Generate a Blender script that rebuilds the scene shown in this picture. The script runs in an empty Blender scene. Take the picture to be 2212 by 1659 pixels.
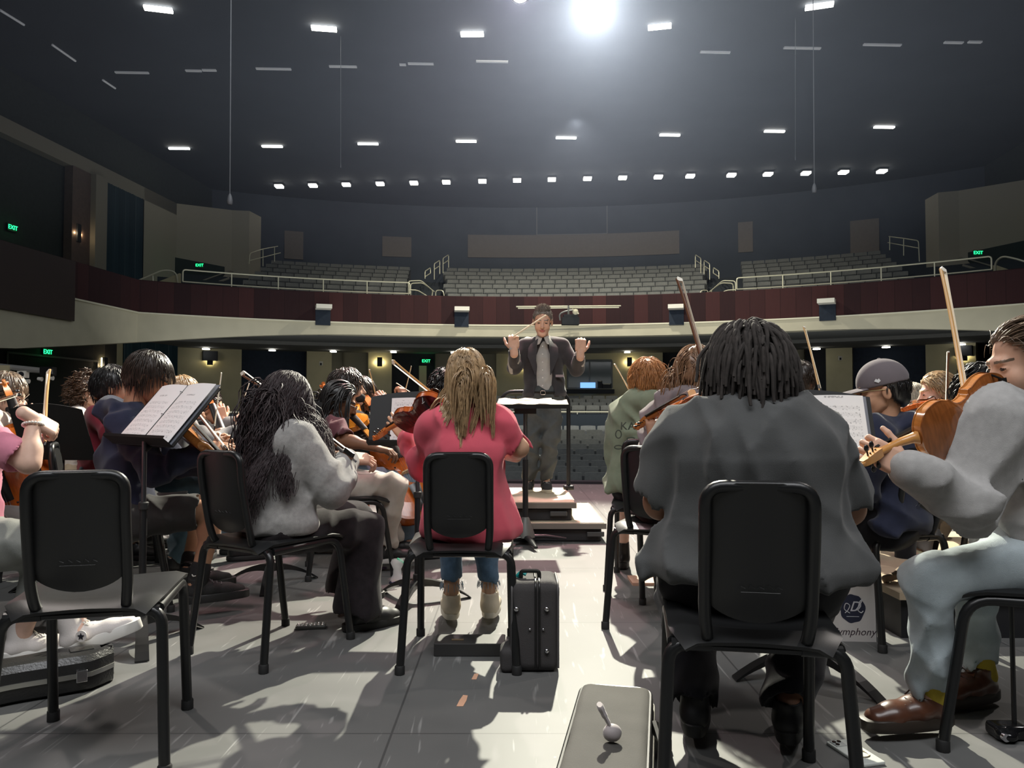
import bpy, bmesh, math, random
import numpy as np
from mathutils import Vector, Matrix

# ------------------------------------------------------------------ camera
# World: x to the right, y into the hall, z up from the stage floor; the hall's own axis is turned by YAW.
CAMH = 0.985
FPX, CX, CY = 1660.0, 1106.0, 829.5          # focal length and centre in pixels of the 2212x1659 frame
PITCH = math.atan((885.0 - CY) / FPX)
YAW = math.radians(5.7)
scene = bpy.context.scene
COL = scene.collection
cam_data = bpy.data.cameras.new('camera')
cam_data.sensor_fit = 'HORIZONTAL'
cam_data.sensor_width = 36.0
cam_data.lens = 36.0 * FPX / 2212.0
cam_data.clip_end = 200.0
cam_data.clip_start = 0.05
cam = bpy.data.objects.new('camera', cam_data)
cam.location = (0, 0, CAMH)
cam.rotation_euler = (math.radians(90) + PITCH, 0, 0)
COL.objects.link(cam)
scene.camera = cam

# ------------------------------------------------------------------ world, exposure
world = bpy.data.worlds.new('world')
scene.world = world
world.use_nodes = True
world.node_tree.nodes['Background'].inputs[0].default_value = (0.55, 0.62, 0.70, 1)
world.node_tree.nodes['Background'].inputs[1].default_value = 0.006
scene.view_settings.view_transform = 'Standard'
scene.view_settings.look = 'None'
scene.view_settings.exposure = 0.18
scene.view_settings.gamma = 1.0
scene.view_settings.use_curve_mapping = False
scene.cycles.max_bounces = 7
scene.cycles.diffuse_bounces = 3
scene.cycles.volume_bounces = 0


def RM(X, Y, Z=0.0):
    """hall coordinates -> world (the hall axis is turned against the camera)"""
    c, s = math.cos(YAW), math.sin(YAW)
    return Vector((X * c + Y * s, -X * s + Y * c, Z))


def lamp(name, kind, loc, energy, color=(1, 1, 1), aim=None, **kw):
    d = bpy.data.lights.new(name, kind)
    d.energy = energy
    d.color = color
    for k, v in kw.items():
        setattr(d, k, v)
    o = bpy.data.objects.new(name, d)
    o.location = loc
    if aim is not None:
        o.rotation_euler = (Vector(aim) - Vector(loc)).to_track_quat('-Z', 'Y').to_euler()
    COL.objects.link(o)
    return o


# ------------------------------------------------------------------ lights of the hall and added fill
KEY = Vector((1.10, 10.0, 6.36))
lamp('key_spot', 'SPOT', KEY + Vector((-0.05, -0.35, -0.24)), 6800, (1.0, 0.97, 0.80), (0.1, 2.2, 0.4),
     spot_size=math.radians(84), spot_blend=0.4, shadow_soft_size=0.05)
SECOND = Vector((0.11, 10.2, 6.62))
lamp('second_spot', 'SPOT', SECOND + Vector((0, -0.35, -0.24)), 500, (1.0, 0.80, 0.80), (0.0, 3.5, 0.3),
     spot_size=math.radians(80), spot_blend=0.5, shadow_soft_size=0.06)
lamp('rose_wash', 'SPOT', (0.3, 8.3, 8.0), 2700, (1.0, 0.52, 0.55), (-0.1, 7.6, 0.0),
     spot_size=math.radians(62), spot_blend=0.9, shadow_soft_size=0.3)
lamp('side_wash', 'SPOT', (-5.2, 6.5, 7.0), 520, (1.0, 0.90, 0.84), (-1.3, 4.2, 0.6),
     spot_size=math.radians(60), spot_blend=0.9, shadow_soft_size=0.15)
lamp('side_wash', 'SPOT', (6.2, 6.5, 7.0), 520, (1.0, 0.92, 0.86), (1.6, 3.8, 0.6),
     spot_size=math.radians(60), spot_blend=0.9, shadow_soft_size=0.15)
lamp('stage_fill', 'AREA', (0.0, -0.6, 6.4), 360, (0.97, 0.98, 1.0), (0.0, 3.0, 0.0),
     shape='RECTANGLE', size=7.0, size_y=2.5)
lamp('house_fill', 'AREA', RM(-0.4, 21, 10.9), 220, (0.80, 0.92, 1.0), RM(-0.4, 23, 0),
     shape='RECTANGLE', size=20.0, size_y=14.0)
lamp('balcony_wash', 'SPOT', RM(-0.6, 13.5, 9.6), 3200, (1.0, 0.95, 0.78), RM(-0.4, 30.5, 4.4),
     spot_size=math.radians(74), spot_blend=0.75, shadow_soft_size=0.06)
lamp('balcony_edge', 'SPOT', RM(-0.4, 26.8, 11.3), 2400, (1.0, 0.95, 0.80), RM(-0.4, 29.6, 3.0),
     spot_size=math.radians(150), spot_blend=0.8, shadow_soft_size=0.08)
lamp('seat_front_fill', 'AREA', RM(-0.4, 9.5, 7.6), 230, (0.88, 0.95, 1.0), RM(-0.4, 22, 0.5),  # added fill for the seat fronts; no fixture hangs there
     shape='RECTANGLE', size=10.0, size_y=1.0)
lamp('house_bounce', 'AREA', RM(-0.4, 24, 1.5), 330, (0.95, 0.97, 0.95), RM(-0.4, 28, 6.0),  # added unseen lamp standing in for light bounced up off the hall floor
     shape='RECTANGLE', size=26.0, size_y=5.0)

# ------------------------------------------------------------------ helpers: points
_cp, _sp = math.cos(PITCH), math.sin(PITCH)


def PX(px, py, d):
    """point seen at a pixel, at world depth y = d"""
    u, v = (px - CX) / FPX, (CY - py) / FPX
    y, z = _cp - _sp * v, _sp + _cp * v
    k = d / y
    return Vector((u * k, d, CAMH + z * k))


def PZ(px, py, zz):
    """point seen at a pixel, on the level z = zz"""
    u, v = (px - CX) / FPX, (CY - py) / FPX
    y, z = _cp - _sp * v, _sp + _cp * v
    k = (zz - CAMH) / z
    return Vector((u * k, y * k, zz))


def G(px, py):
    return PZ(px, py, 0.0)


def V3(*a):
    return Vector(a)


def nrm(v):
    v = Vector(v)
    return v.normalized() if v.length > 1e-9 else Vector((0, 0, 1))


def lerp(a, b, t):
    return a + (b - a) * t


def frame(fwd, up=(0, 0, 1)):
    """3x3 matrix with columns right, forward, up"""
    f = nrm(fwd)
    r = f.cross(Vector(up))
    r = nrm(r) if r.length > 1e-6 else Vector((1, 0, 0))
    u = r.cross(f)
    return Matrix((r, f, u)).transposed()


# ------------------------------------------------------------------ materials
MATS = {}


def mat(name, col, rough=0.6, metal=0.0, spec=0.5, emit=None, bump=0.0, bscale=60.0, var=0.0, vscale=8.0,
        sheen=0.0, coat=0.0, alpha=1.0, trans=0.0, stretch=None):
    if name in MATS:
        return MATS[name]
    m = bpy.data.materials.new(name)
    m.use_nodes = True
    nt = m.node_tree
    b = nt.nodes['Principled BSDF']
    b.inputs['Base Color'].default_value = (*col, 1)
    b.inputs['Roughness'].default_value = rough
    b.inputs['Metallic'].default_value = metal
    b.inputs['Specular IOR Level'].default_value = spec
    if sheen:
        b.inputs['Sheen Weight'].default_value = sheen
    if coat:
        b.inputs['Coat Weight'].default_value = coat
        b.inputs['Coat Roughness'].default_value = 0.08
    if trans:
        b.inputs['Transmission Weight'].default_value = trans
    if alpha < 1:
        b.inputs['Alpha'].default_value = alpha
    if emit:
        b.inputs['Emission Color'].default_value = (*emit[0], 1)
        b.inputs['Emission Strength'].default_value = emit[1]
    tc = None
    if var or bump:
        tc = nt.nodes.new('ShaderNodeTexCoord')
        src = tc.outputs['Object']
        if stretch:
            mp = nt.nodes.new('ShaderNodeMapping')
            mp.inputs['Scale'].default_value = stretch
            nt.links.new(src, mp.inputs['Vector'])
            src = mp.outputs['Vector']
    if var:
        n = nt.nodes.new('ShaderNodeTexNoise')
        n.inputs['Scale'].default_value = vscale
        n.inputs['Detail'].default_value = 5
        nt.links.new(src, n.inputs['Vector'])
        r = nt.nodes.new('ShaderNodeValToRGB')
        r.color_ramp.elements[0].position = 0.3
        r.color_ramp.elements[1].position = 0.7
        r.color_ramp.elements[0].color = (*[c * (1 - var) for c in col], 1)
        r.color_ramp.elements[1].color = (*[min(1, c * (1 + var)) for c in col], 1)
        nt.links.new(n.outputs['Fac'], r.inputs['Fac'])
        nt.links.new(r.outputs['Color'], b.inputs['Base Color'])
    if bump:
        n2 = nt.nodes.new('ShaderNodeTexNoise')
        n2.inputs['Scale'].default_value = bscale
        n2.inputs['Detail'].default_value = 3
        nt.links.new(src, n2.inputs['Vector'])
        bp = nt.nodes.new('ShaderNodeBump')
        bp.inputs['Strength'].default_value = bump
        bp.inputs['Distance'].default_value = 0.004
        nt.links.new(n2.outputs['Fac'], bp.inputs['Height'])
        nt.links.new(bp.outputs['Normal'], b.inputs['Normal'])
    MATS[name] = m
    return m


def cloth(name, col, bump=0.25, var=0.12, vs=14, sheen=0.15):
    return mat('cloth_' + name, col, 0.92, spec=0.15, bump=bump, bscale=700, var=var, vscale=vs, sheen=sheen)


def math_node(nt, op, a, b=None, c=None):
    n = nt.nodes.new('ShaderNodeMath')
    n.operation = op
    for i, x in enumerate((a, b, c)):
        if x is None:
            continue
        if isinstance(x, (int, float)):
            n.inputs[i].default_value = x
        else:
            nt.links.new(x, n.inputs[i])
    return n.outputs[0]


# ------------------------------------------------------------------ objects
def tag(o, label=None, cat=None, group=None, kind=None):
    if label:
        o['label'] = label
    if cat:
        o['category'] = cat
    if group:
        o['group'] = group
    if kind:
        o['kind'] = kind
    return o


def thing(name, label, cat, loc=(0, 0, 0), rotz=0.0, group=None):
    o = bpy.data.objects.new(name, None)
    o.empty_display_size = 0.05
    o.location = loc
    o.rotation_euler = (0, 0, rotz)
    COL.objects.link(o)
    return tag(o, label, cat, group)


def thing_m(name, label, cat, M, group=None):
    o = bpy.data.objects.new(name, None)
    o.empty_display_size = 0.05
    o.matrix_world = M
    COL.objects.link(o)
    return tag(o, label, cat, group)


def dup(root, M=None, label=None, group=None):
    r = root.copy()
    COL.objects.link(r)
    for ch in list(root.children):
        c = ch.copy()
        COL.objects.link(c)
        c.parent = r
        for g in list(ch.children):
            d = g.copy()
            COL.objects.link(d)
            d.parent = c
    if M is not None:
        r.matrix_world = M
    if label:
        r['label'] = label
    if group:
        r['group'] = group
    return r


def mesh_data(name, V, F, mats, smooth=True, angle=42, mi=None):
    me = bpy.data.meshes.new(name)
    if isinstance(V, np.ndarray):
        V = V.tolist()
    if isinstance(F, np.ndarray):
        F = F.tolist()
    me.from_pydata([tuple(v) for v in V], [], F)
    for m in (mats if isinstance(mats, (list, tuple)) else [mats]):
        me.materials.append(m)
    n = len(me.polygons)
    if mi is not None and len(mi) == n:
        me.polygons.foreach_set('material_index', np.asarray(mi, dtype=np.int32))
    me.polygons.foreach_set('use_smooth', [bool(smooth)] * n)
    if smooth and angle:
        me.set_sharp_from_angle(angle=math.radians(angle))
    me.update()
    return me


def obj(name, V, F, mats, parent=None, off=None, smooth=True, angle=42, mi=None, loc=None):
    if off is not None:
        V = np.asarray([tuple(v) for v in V] if not isinstance(V, np.ndarray) else V, dtype=float) - np.array(tuple(off))
    me = mesh_data(name, V, F, mats, smooth, angle, mi)
    o = bpy.data.objects.new(name, me)
    COL.objects.link(o)
    if parent is not None:
        o.parent = parent
    if loc is not None:
        o.location = loc
    return o


class MB:
    """collects shapes into one mesh"""

    def __init__(s):
        s.v, s.f, s.mi = [], [], []

    def add(s, V, F, m=0):
        n = len(s.v)
        s.v += [tuple(p) for p in V]
        s.f += [tuple(i + n for i in q) for q in F]
        s.mi += [m] * len(F)
        return s

    def box(s, c, size, R=None, m=0, taper=1.0):
        x, y, z = [a / 2 for a in size]
        P = []
        for k in (-1, 1):
            t = taper if k > 0 else 1.0
            for (i, j) in ((-1, -1), (1, -1), (1, 1), (-1, 1)):
                p = Vector((i * x * t, j * y * t, k * z))
                if R is not None:
                    p = R @ p
                P.append(p + Vector(c))
        return s.add(P, [(3, 2, 1, 0), (4, 5, 6, 7), (0, 1, 5, 4), (1, 2, 6, 5), (2, 3, 7, 6), (3, 0, 4, 7)], m)

    def rbox(s, c, size, r=0.01, R=None, m=0, seg=3):
        """box with rounded vertical edges and softened top and bottom rims"""
        x, y, z = [a / 2 for a in size]
        r = min(r, x * .99, y * .99, z * .99)
        ring = []
        for cx, cy, a0 in ((x - r, y - r, 0), (-x + r, y - r, 90), (-x + r, -y + r, 180), (x - r, -y + r, 270)):
            for k in range(seg + 1):
                a = math.radians(a0 + 90 * k / seg)
                ring.append((cx, cy, math.cos(a), math.sin(a)))
        n = len(ring)
        q = r * 0.5
        prof = [(-z, r - q), (-z + q * .4, r - q * .3), (-z + q, r), (z - q, r), (z - q * .4, r - q * .3), (z, r - q)]
        P = []
        for (h, rr) in prof:
            for (cx, cy, ca, sa) in ring:
                p = Vector((cx + ca * rr, cy + sa * rr, h))
                if R is not None:
                    p = R @ p
                P.append(p + Vector(c))
        F = []
        for a in range(len(prof) - 1):
            for b in range(n):
                F.append((a * n + b, a * n + (b + 1) % n, (a + 1) * n + (b + 1) % n, (a + 1) * n + b))
        F.append(tuple(range(n - 1, -1, -1)))
        F.append(tuple((len(prof) - 1) * n + i for i in range(n)))
        return s.add(P, F, m)

    def tube(s, pts, r, n=8, m=0, closed=False, cap=True, flat=1.0):
        pts = [Vector(p) for p in pts]
        L = len(pts)
        rr = r if isinstance(r, (list, tuple)) else [r] * L
        P, F = [], []
        nv = None
        for i in range(L):
            if closed:
                t = pts[(i + 1) % L] - pts[i - 1]
            else:
                t = pts[min(i + 1, L - 1)] - pts[max(i - 1, 0)]
            t = nrm(t)
            if nv is None:
                ref = Vector((0, 0, 1)) if abs(t.z) < 0.9 else Vector((1, 0, 0))
                nv = nrm(t.cross(ref))
            else:
                nv = nv - t * nv.dot(t)
                nv = nrm(nv)
            b = t.cross(nv)
            for k in range(n):
                a = 2 * math.pi * k / n
                P.append(pts[i] + nv * (math.cos(a) * rr[i]) + b * (math.sin(a) * rr[i] * flat))
        for i in range(L if closed else L - 1):
            j = (i + 1) % L
            for k in range(n):
                k2 = (k + 1) % n
                F.append((i * n + k, i * n + k2, j * n + k2, j * n + k))
        if cap and not closed:
            F.append(tuple(range(n - 1, -1, -1)))
            F.append(tuple((L - 1) * n + k for k in range(n)))
        return s.add(P, F, m)

    def lathe(s, prof, n=16, c=(0, 0, 0), R=None, m=0):
        P, F = [], []
        for (r, z) in prof:
            for k in range(n):
                a = 2 * math.pi * k / n
                p = Vector((r * math.cos(a), r * math.sin(a), z))
                if R is not None:
                    p = R @ p
                P.append(p + Vector(c))
        for i in range(len(prof) - 1):
            for k in range(n):
                k2 = (k + 1) % n
                F.append((i * n + k, i * n + k2, (i + 1) * n + k2, (i + 1) * n + k))
        F.append(tuple(range(n - 1, -1, -1)))
        F.append(tuple((len(prof) - 1) * n + k for k in range(n)))
        return s.add(P, F, m)

    def ell(s, c, r, R=None, n=12, m=0):
        if isinstance(r, (int, float)):
            r = (r, r, r)
        P, F = [], []
        h = max(6, n // 2 + 1)
        for i in range(h + 1):
            th = math.pi * i / h
            for k in range(n):
                a = 2 * math.pi * k / n
                p = Vector((r[0] * math.sin(th) * math.cos(a), r[1] * math.sin(th) * math.sin(a), -r[2] * math.cos(th)))
                if R is not None:
                    p = R @ p
                P.append(p + Vector(c))
        for i in range(h):
            for k in range(n):
                k2 = (k + 1) % n
                F.append((i * n + k, i * n + k2, (i + 1) * n + k2, (i + 1) * n + k))
        return s.add(P, F, m)

    def slab(s, poly, ext, m=0):
        """polygon given by its corners, thickened by the vector ext"""
        n = len(poly)
        e = Vector(ext)
        P = [Vector(p) for p in poly] + [Vector(p) + e for p in poly]
        F = [tuple(range(n)), tuple(range(2 * n - 1, n - 1, -1))]
        for i in range(n):
            j = (i + 1) % n
            F.append((j, i, i + n, j + n))
        return s.add(P, F, m)

    def sheet(s, rows, t=None, m=0):
        """grid of points (list of rows); with a thickness vector or per-point normals it becomes a closed shell"""
        nr, nc = len(rows), len(rows[0])
        P = [Vector(p) for r in rows for p in r]
        F = [(i * nc + j, i * nc + j + 1, (i + 1) * nc + j + 1, (i + 1) * nc + j) for i in range(nr - 1) for j in range(nc - 1)]
        if t is None:
            return s.add(P, F, m)
        N = nr * nc
        if isinstance(t, (int, float)):
            Q = []
            for i in range(nr):
                for j in range(nc):
                    a = P[min(i + 1, nr - 1) * nc + j] - P[max(i - 1, 0) * nc + j]
                    b = P[i * nc + min(j + 1, nc - 1)] - P[i * nc + max(j - 1, 0)]
                    Q.append(P[i * nc + j] + nrm(a.cross(b)) * t)
        else:
            Q = [p + Vector(t) for p in P]
        F2 = [tuple(N + k for k in reversed(q)) for q in F]
        E = []
        for j in range(nc - 1):
            E.append((j + 1, j, N + j, N + j + 1))
            k = (nr - 1) * nc + j
            E.append((k, k + 1, N + k + 1, N + k))
        for i in range(nr - 1):
            k = i * nc
            E.append((k, k + nc, N + k + nc, N + k))
            k = i * nc + nc - 1
            E.append((k + nc, k, N + k, N + k + nc))
        return s.add(P + Q, F + F2 + E, m)

    def build(s, name, mats, parent=None, off=None, smooth=True, angle=42, fix=False):
        o = obj(name, s.v, s.f, mats, parent, off, smooth, angle, s.mi)
        if fix:
            bm = bmesh.new()
            bm.from_mesh(o.data)
            bmesh.ops.recalc_face_normals(bm, faces=bm.faces)
            bm.to_mesh(o.data)
            bm.free()
        return o


def bend(pts, r, seg=5):
    """polyline with rounded corners"""
    pts = [Vector(p) for p in pts]
    out = [pts[0]]
    for i in range(1, len(pts) - 1):
        a, b, c = pts[i - 1], pts[i], pts[i + 1]
        ra = min(r, (a - b).length * .49, (c - b).length * .49)
        p, q = b + nrm(a - b) * ra, b + nrm(c - b) * ra
        for k in range(seg + 1):
            t = k / seg
            out.append(p * (1 - t) ** 2 + b * 2 * t * (1 - t) + q * t * t)
    out.append(pts[-1])
    return out


def spline(pts, n=6):
    """Catmull-Rom through points"""
    pts = [Vector(p) for p in pts]
    out = []
    L = len(pts)
    for i in range(L - 1):
        p0, p1, p2, p3 = pts[max(i - 1, 0)], pts[i], pts[i + 1], pts[min(i + 2, L - 1)]
        for k in range(n):
            t = k / n
            out.append(0.5 * ((2 * p1) + (p2 - p0) * t + (2 * p0 - 5 * p1 + 4 * p2 - p3) * t * t + (3 * p1 - p0 - 3 * p2 + p3) * t ** 3))
    out.append(pts[-1])
    return out


def text_mesh(name, body, size, m, parent, M, ext=0.002, align='CENTER', shear=0.0, space=1.0):
    """lettering as its own mesh, lying in the local xz plane of M"""
    cu = bpy.data.curves.new(name, 'FONT')
    cu.body = body
    cu.size = size
    cu.align_x = align
    cu.align_y = 'CENTER'
    cu.extrude = ext
    cu.shear = shear
    cu.space_character = space
    cu.resolution_u = 3
    tmp = bpy.data.objects.new(name + '_tmp', cu)
    COL.objects.link(tmp)
    dg = bpy.context.evaluated_depsgraph_get()
    me = bpy.data.meshes.new_from_object(tmp.evaluated_get(dg))
    bpy.data.objects.remove(tmp)
    me.name = name
    me.materials.clear()
    me.materials.append(m)
    o = bpy.data.objects.new(name, me)
    COL.objects.link(o)
    o.parent = parent
    o.matrix_local = M @ Matrix.Rotation(math.radians(90), 4, 'X')
    return o


# ------------------------------------------------------------------ smooth solids from distance fields
def wav(P, seed, amp, f0=14, f1=40, n=6, squash=(1, 1, 1)):
    rg = np.random.RandomState(seed)
    out = np.zeros(P.shape[0])
    sq = np.array(squash)
    for i in range(n):
        k = rg.normal(size=3)
        k = k / np.linalg.norm(k) * rg.uniform(f0, f1) * sq
        k2 = rg.normal(size=3) * rg.uniform(5, 12)
        out += np.sin(P @ k + rg.uniform(0, 6.28) + 1.3 * np.sin(P @ k2 + rg.uniform(0, 6)))
    return out * amp / math.sqrt(n)


def crease(P, seed, amp):
    """cloth folds: sharp ridges in drifting directions, fading in and out"""
    rg = np.random.RandomState(seed)
    out = np.zeros(P.shape[0])
    for i in range(5):
        k = rg.normal(size=3) * (1, 1, .55)
        k = k / np.linalg.norm(k) * rg.uniform(26, 58)
        w = rg.normal(size=3) * 7
        m = np.clip(np.sin(P @ (rg.normal(size=3) * 7) + rg.uniform(0, 6)) * 1.1 + .15, 0, 1)
        out += m * (np.abs(np.sin(P @ k * .5 + rg.uniform(0, 6) + 1.6 * np.sin(P @ w + rg.uniform(0, 6)))) - .62) * 1.25
    return out * amp


class SDF:
    def __init__(s, h=0.01, k=0.02):
        s.h, s.k, s.pr = h, k, []

    def cap(s, a, b, ra, rb=None, k=None, u=None, w=1.0, sub=False):
        """tapering limb from a to b; u, w stretch its section along u by w"""
        rb = ra if rb is None else rb
        a, b = np.array(tuple(a), float), np.array(tuple(b), float)
        R = max(ra, rb) * max(w, 1.0)
        lo, hi = np.minimum(a, b) - R, np.maximum(a, b) + R
        uu = None if u is None else np.array(tuple(nrm(u)))

        def f(P):
            Q = P - a
            ab = b - a
            if uu is not None:
                c = Q @ uu
                Q = Q + np.outer(c * (1.0 / w - 1.0), uu)
                ab = ab + uu * (ab @ uu) * (1.0 / w - 1.0)
            L2 = max(ab @ ab, 1e-12)
            t = np.clip((Q @ ab) / L2, 0, 1)
            return np.linalg.norm(Q - np.outer(t, ab), axis=1) - (ra + (rb - ra) * t)
        s.pr.append((lo, hi, f, s.k if k is None else k, sub))
        return s

    def chain(s, pts, rs, k=None, u=None, w=1.0):
        for i in range(len(pts) - 1):
            s.cap(pts[i], pts[i + 1], rs[i], rs[i + 1], k, u, w)
        return s

    def ell(s, c, r, R=None, k=None, sub=False):
        if isinstance(r, (int, float)):
            r = (r, r, r)
        c, r = np.array(tuple(c), float), np.array(r, float)
        M = None if R is None else np.array([list(x) for x in R], float)
        m = max(r)

        def f(P):
            Q = P - c
            if M is not None:
                Q = Q @ M
            k0 = np.linalg.norm(Q / r, axis=1)
            k1 = np.linalg.norm(Q / (r * r), axis=1)
            return k0 * (k0 - 1.0) / np.maximum(k1, 1e-9)
        s.pr.append((c - m, c + m, f, s.k if k is None else k, sub))
        return s

    def box(s, c, half, rad=0.01, R=None, k=None, sub=False):
        c, half = np.array(tuple(c), float), np.array(half, float) - rad
        M = None if R is None else np.array([list(x) for x in R], float)
        m = np.linalg.norm(half) + rad

        def f(P):
            Q = P - c
            if M is not None:
                Q = Q @ M
            q = np.abs(Q) - half
            return np.linalg.norm(np.maximum(q, 0), axis=1) + np.minimum(q.max(axis=1), 0) - rad
        s.pr.append((c - m, c + m, f, s.k if k is None else k, sub))
        return s

    def half(s, p, n, k=0.004):
        """cut away everything on the side n points to"""
        p, n = np.array(tuple(p), float), np.array(tuple(nrm(n)))
        s.pr.append((None, None, lambda P: (P - p) @ -n, k, True))
        return s

    def mesh(s, noise=None):
        h = s.h
        add = [p for p in s.pr if not p[4]]
        lo = np.min([p[0] for p in add], axis=0) - 3 * h - 0.012
        hi = np.max([p[1] for p in add], axis=0) + 3 * h + 0.012
        n = np.ceil((hi - lo) / h).astype(int) + 1
        D = np.full(tuple(n), 0.2, dtype=np.float64)
        ax = [lo[i] + h * np.arange(n[i]) for i in range(3)]
        for (a, b, f, k, sub) in s.pr:
            mg = 0.03 + k
            if a is None:
                i0, i1 = np.zeros(3, int), n
            else:
                i0 = np.clip(np.floor((a - mg - lo) / h).astype(int), 0, n)
                i1 = np.clip(np.ceil((b + mg - lo) / h).astype(int) + 1, 0, n)
            if np.any(i1 <= i0):
                continue
            sl = tuple(slice(i0[q], i1[q]) for q in range(3))
            X, Y, Z = np.meshgrid(ax[0][sl[0]], ax[1][sl[1]], ax[2][sl[2]], indexing='ij')
            P = np.stack([X.ravel(), Y.ravel(), Z.ravel()], axis=1)
            d = f(P).reshape(X.shape)
            C = D[sl]
            if sub:
                d = -d
                hh = np.maximum(k - np.abs(C - d), 0) / k
                D[sl] = np.maximum(C, d) + hh * hh * k * 0.25
            else:
                hh = np.maximum(k - np.abs(C - d), 0) / k
                D[sl] = np.minimum(C, d) - hh * hh * k * 0.25
        if noise is not None:
            I = np.argwhere(np.abs(D) < 0.035)
            P = lo + I * h
            D[I[:, 0], I[:, 1], I[:, 2]] += noise(P)
        D[0], D[-1], D[:, 0], D[:, -1], D[:, :, 0], D[:, :, -1] = .1, .1, .1, .1, .1, .1
        return nets(D, lo, h)


def nets(D, org, h):
    s = D < 0
    nx, ny, nz = D.shape
    cnt = np.zeros((nx - 1, ny - 1, nz - 1), np.int8)
    for i in (0, 1):
        for j in (0, 1):
            for k in (0, 1):
                cnt += s[i:nx - 1 + i, j:ny - 1 + j, k:nz - 1 + k]
    act = (cnt > 0) & (cnt < 8)
    I = np.argwhere(act)
    idx = np.full(act.shape, -1, np.int64)
    idx[act] = np.arange(len(I))
    pos = np.zeros((len(I), 3))
    w = np.zeros(len(I))
    for ax in range(3):
        o1, o2 = [q for q in range(3) if q != ax]
        for a in (0, 1):
            for b in (0, 1):
                c0 = I.copy()
                c0[:, o1] += a
                c0[:, o2] += b
                c1 = c0.copy()
                c1[:, ax] += 1
                d0, d1 = D[c0[:, 0], c0[:, 1], c0[:, 2]], D[c1[:, 0], c1[:, 1], c1[:, 2]]
                m = (d0 < 0) != (d1 < 0)
                t = np.where(m, d0 / np.where(m, d0 - d1, 1), 0)
                p = c0.astype(float)
                p[:, ax] += t
                pos[m] += p[m]
                w += m
    pos = pos / np.maximum(w, 1)[:, None] * h + org
    F = []
    for ax in range(3):
        o1, o2 = [q for q in range(3) if q != ax]
        sl0, sl1 = [slice(None)] * 3, [slice(None)] * 3
        sl0[ax], sl1[ax] = slice(0, -1), slice(1, None)
        ch = s[tuple(sl0)] != s[tuple(sl1)]
        E = np.argwhere(ch)
        E = E[(E[:, o1] > 0) & (E[:, o2] > 0) & (E[:, o1] < D.shape[o1] - 1) & (E[:, o2] < D.shape[o2] - 1)]
        if not len(E):
            continue
        q = []
        for (a, b) in ((-1, -1), (0, -1), (0, 0), (-1, 0)):
            c = E.copy()
            c[:, o1] += a
            c[:, o2] += b
            q.append(idx[c[:, 0], c[:, 1], c[:, 2]])
        q = np.stack(q, axis=1)
        ins = s[E[:, 0], E[:, 1], E[:, 2]]
        flip = ins if ax != 1 else ~ins
        q[~flip] = q[~flip][:, ::-1]
        F.append(q)
    F = np.concatenate(F) if F else np.zeros((0, 4), int)
    return pos, F


def sobj(name, sdf, mats, parent=None, off=None, noise=None, mi=None, smooth_it=0):
    V, F = sdf.mesh(noise)
    if smooth_it:
        V = relax(V, F, smooth_it)
    m = None if mi is None else mi(V[F].mean(axis=1))
    return obj(name, V, F, mats, parent, off, True, None, m)


def relax(V, F, it=1, a=0.5):
    for _ in range(it):
        acc = np.zeros_like(V)
        c = np.zeros(len(V))
        for i in range(4):
            for j in (1, 3):
                np.add.at(acc, F[:, i], V[F[:, (i + j) % 4]])
                np.add.at(c, F[:, i], 1)
        V = V * (1 - a) + a * acc / np.maximum(c, 1)[:, None]
    return V

# ================================================================== the hall
XC, YC = -0.4, 6.5                      # centre of the balcony's curve, hall coordinates
RF = 23.0                               # radius of the balcony front
CEIL = 11.5


def arc(R, phi, z, yc=YC):
    return RM(XC + R * math.sin(phi), yc + R * math.cos(phi), z)


def ray(px):
    """hall direction (per unit of depth) of an image column"""
    xc = (px - CX) / FPX
    return xc * math.cos(YAW) - math.sin(YAW), xc * math.sin(YAW) + math.cos(YAW)


def phi_at(px, R, yc=YC):
    rx, ry = ray(px)
    a, b, c = rx * rx + ry * ry, -2 * (rx * XC + ry * yc), XC * XC + yc * yc - R * R
    d = (-b + math.sqrt(b * b - 4 * a * c)) / (2 * a)
    return math.atan2(rx * d - XC, ry * d - yc)


def depth_at(px, R, yc=YC):
    f = phi_at(px, R, yc)
    return arc(R, f, 0, yc).y


def z_at(py, d):
    return PX(CX, py, d).z


def arcs(R, p0, p1, n, yc=YC):
    return [(p0 + (p1 - p0) * i / n) for i in range(n + 1)]


def arc_wall(mb, R, p0, p1, z0, z1, t=0.15, n=24, m=0, yc=YC):
    """curved wall panel of thickness t growing outward"""
    a = arcs(R, p0, p1, n, yc)
    rows = [[arc(R, f, z0, yc) for f in a], [arc(R, f, z1, yc) for f in a],
            [arc(R + t, f, z1, yc) for f in a], [arc(R + t, f, z0, yc) for f in a], [arc(R, f, z0, yc) for f in a]]
    mb.sheet(rows, m=m)
    for f in (p0, p1):
        mb.add([arc(R, f, z0, yc), arc(R + t, f, z0, yc), arc(R + t, f, z1, yc), arc(R, f, z1, yc)], [(0, 1, 2, 3)], m)
    return mb


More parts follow.
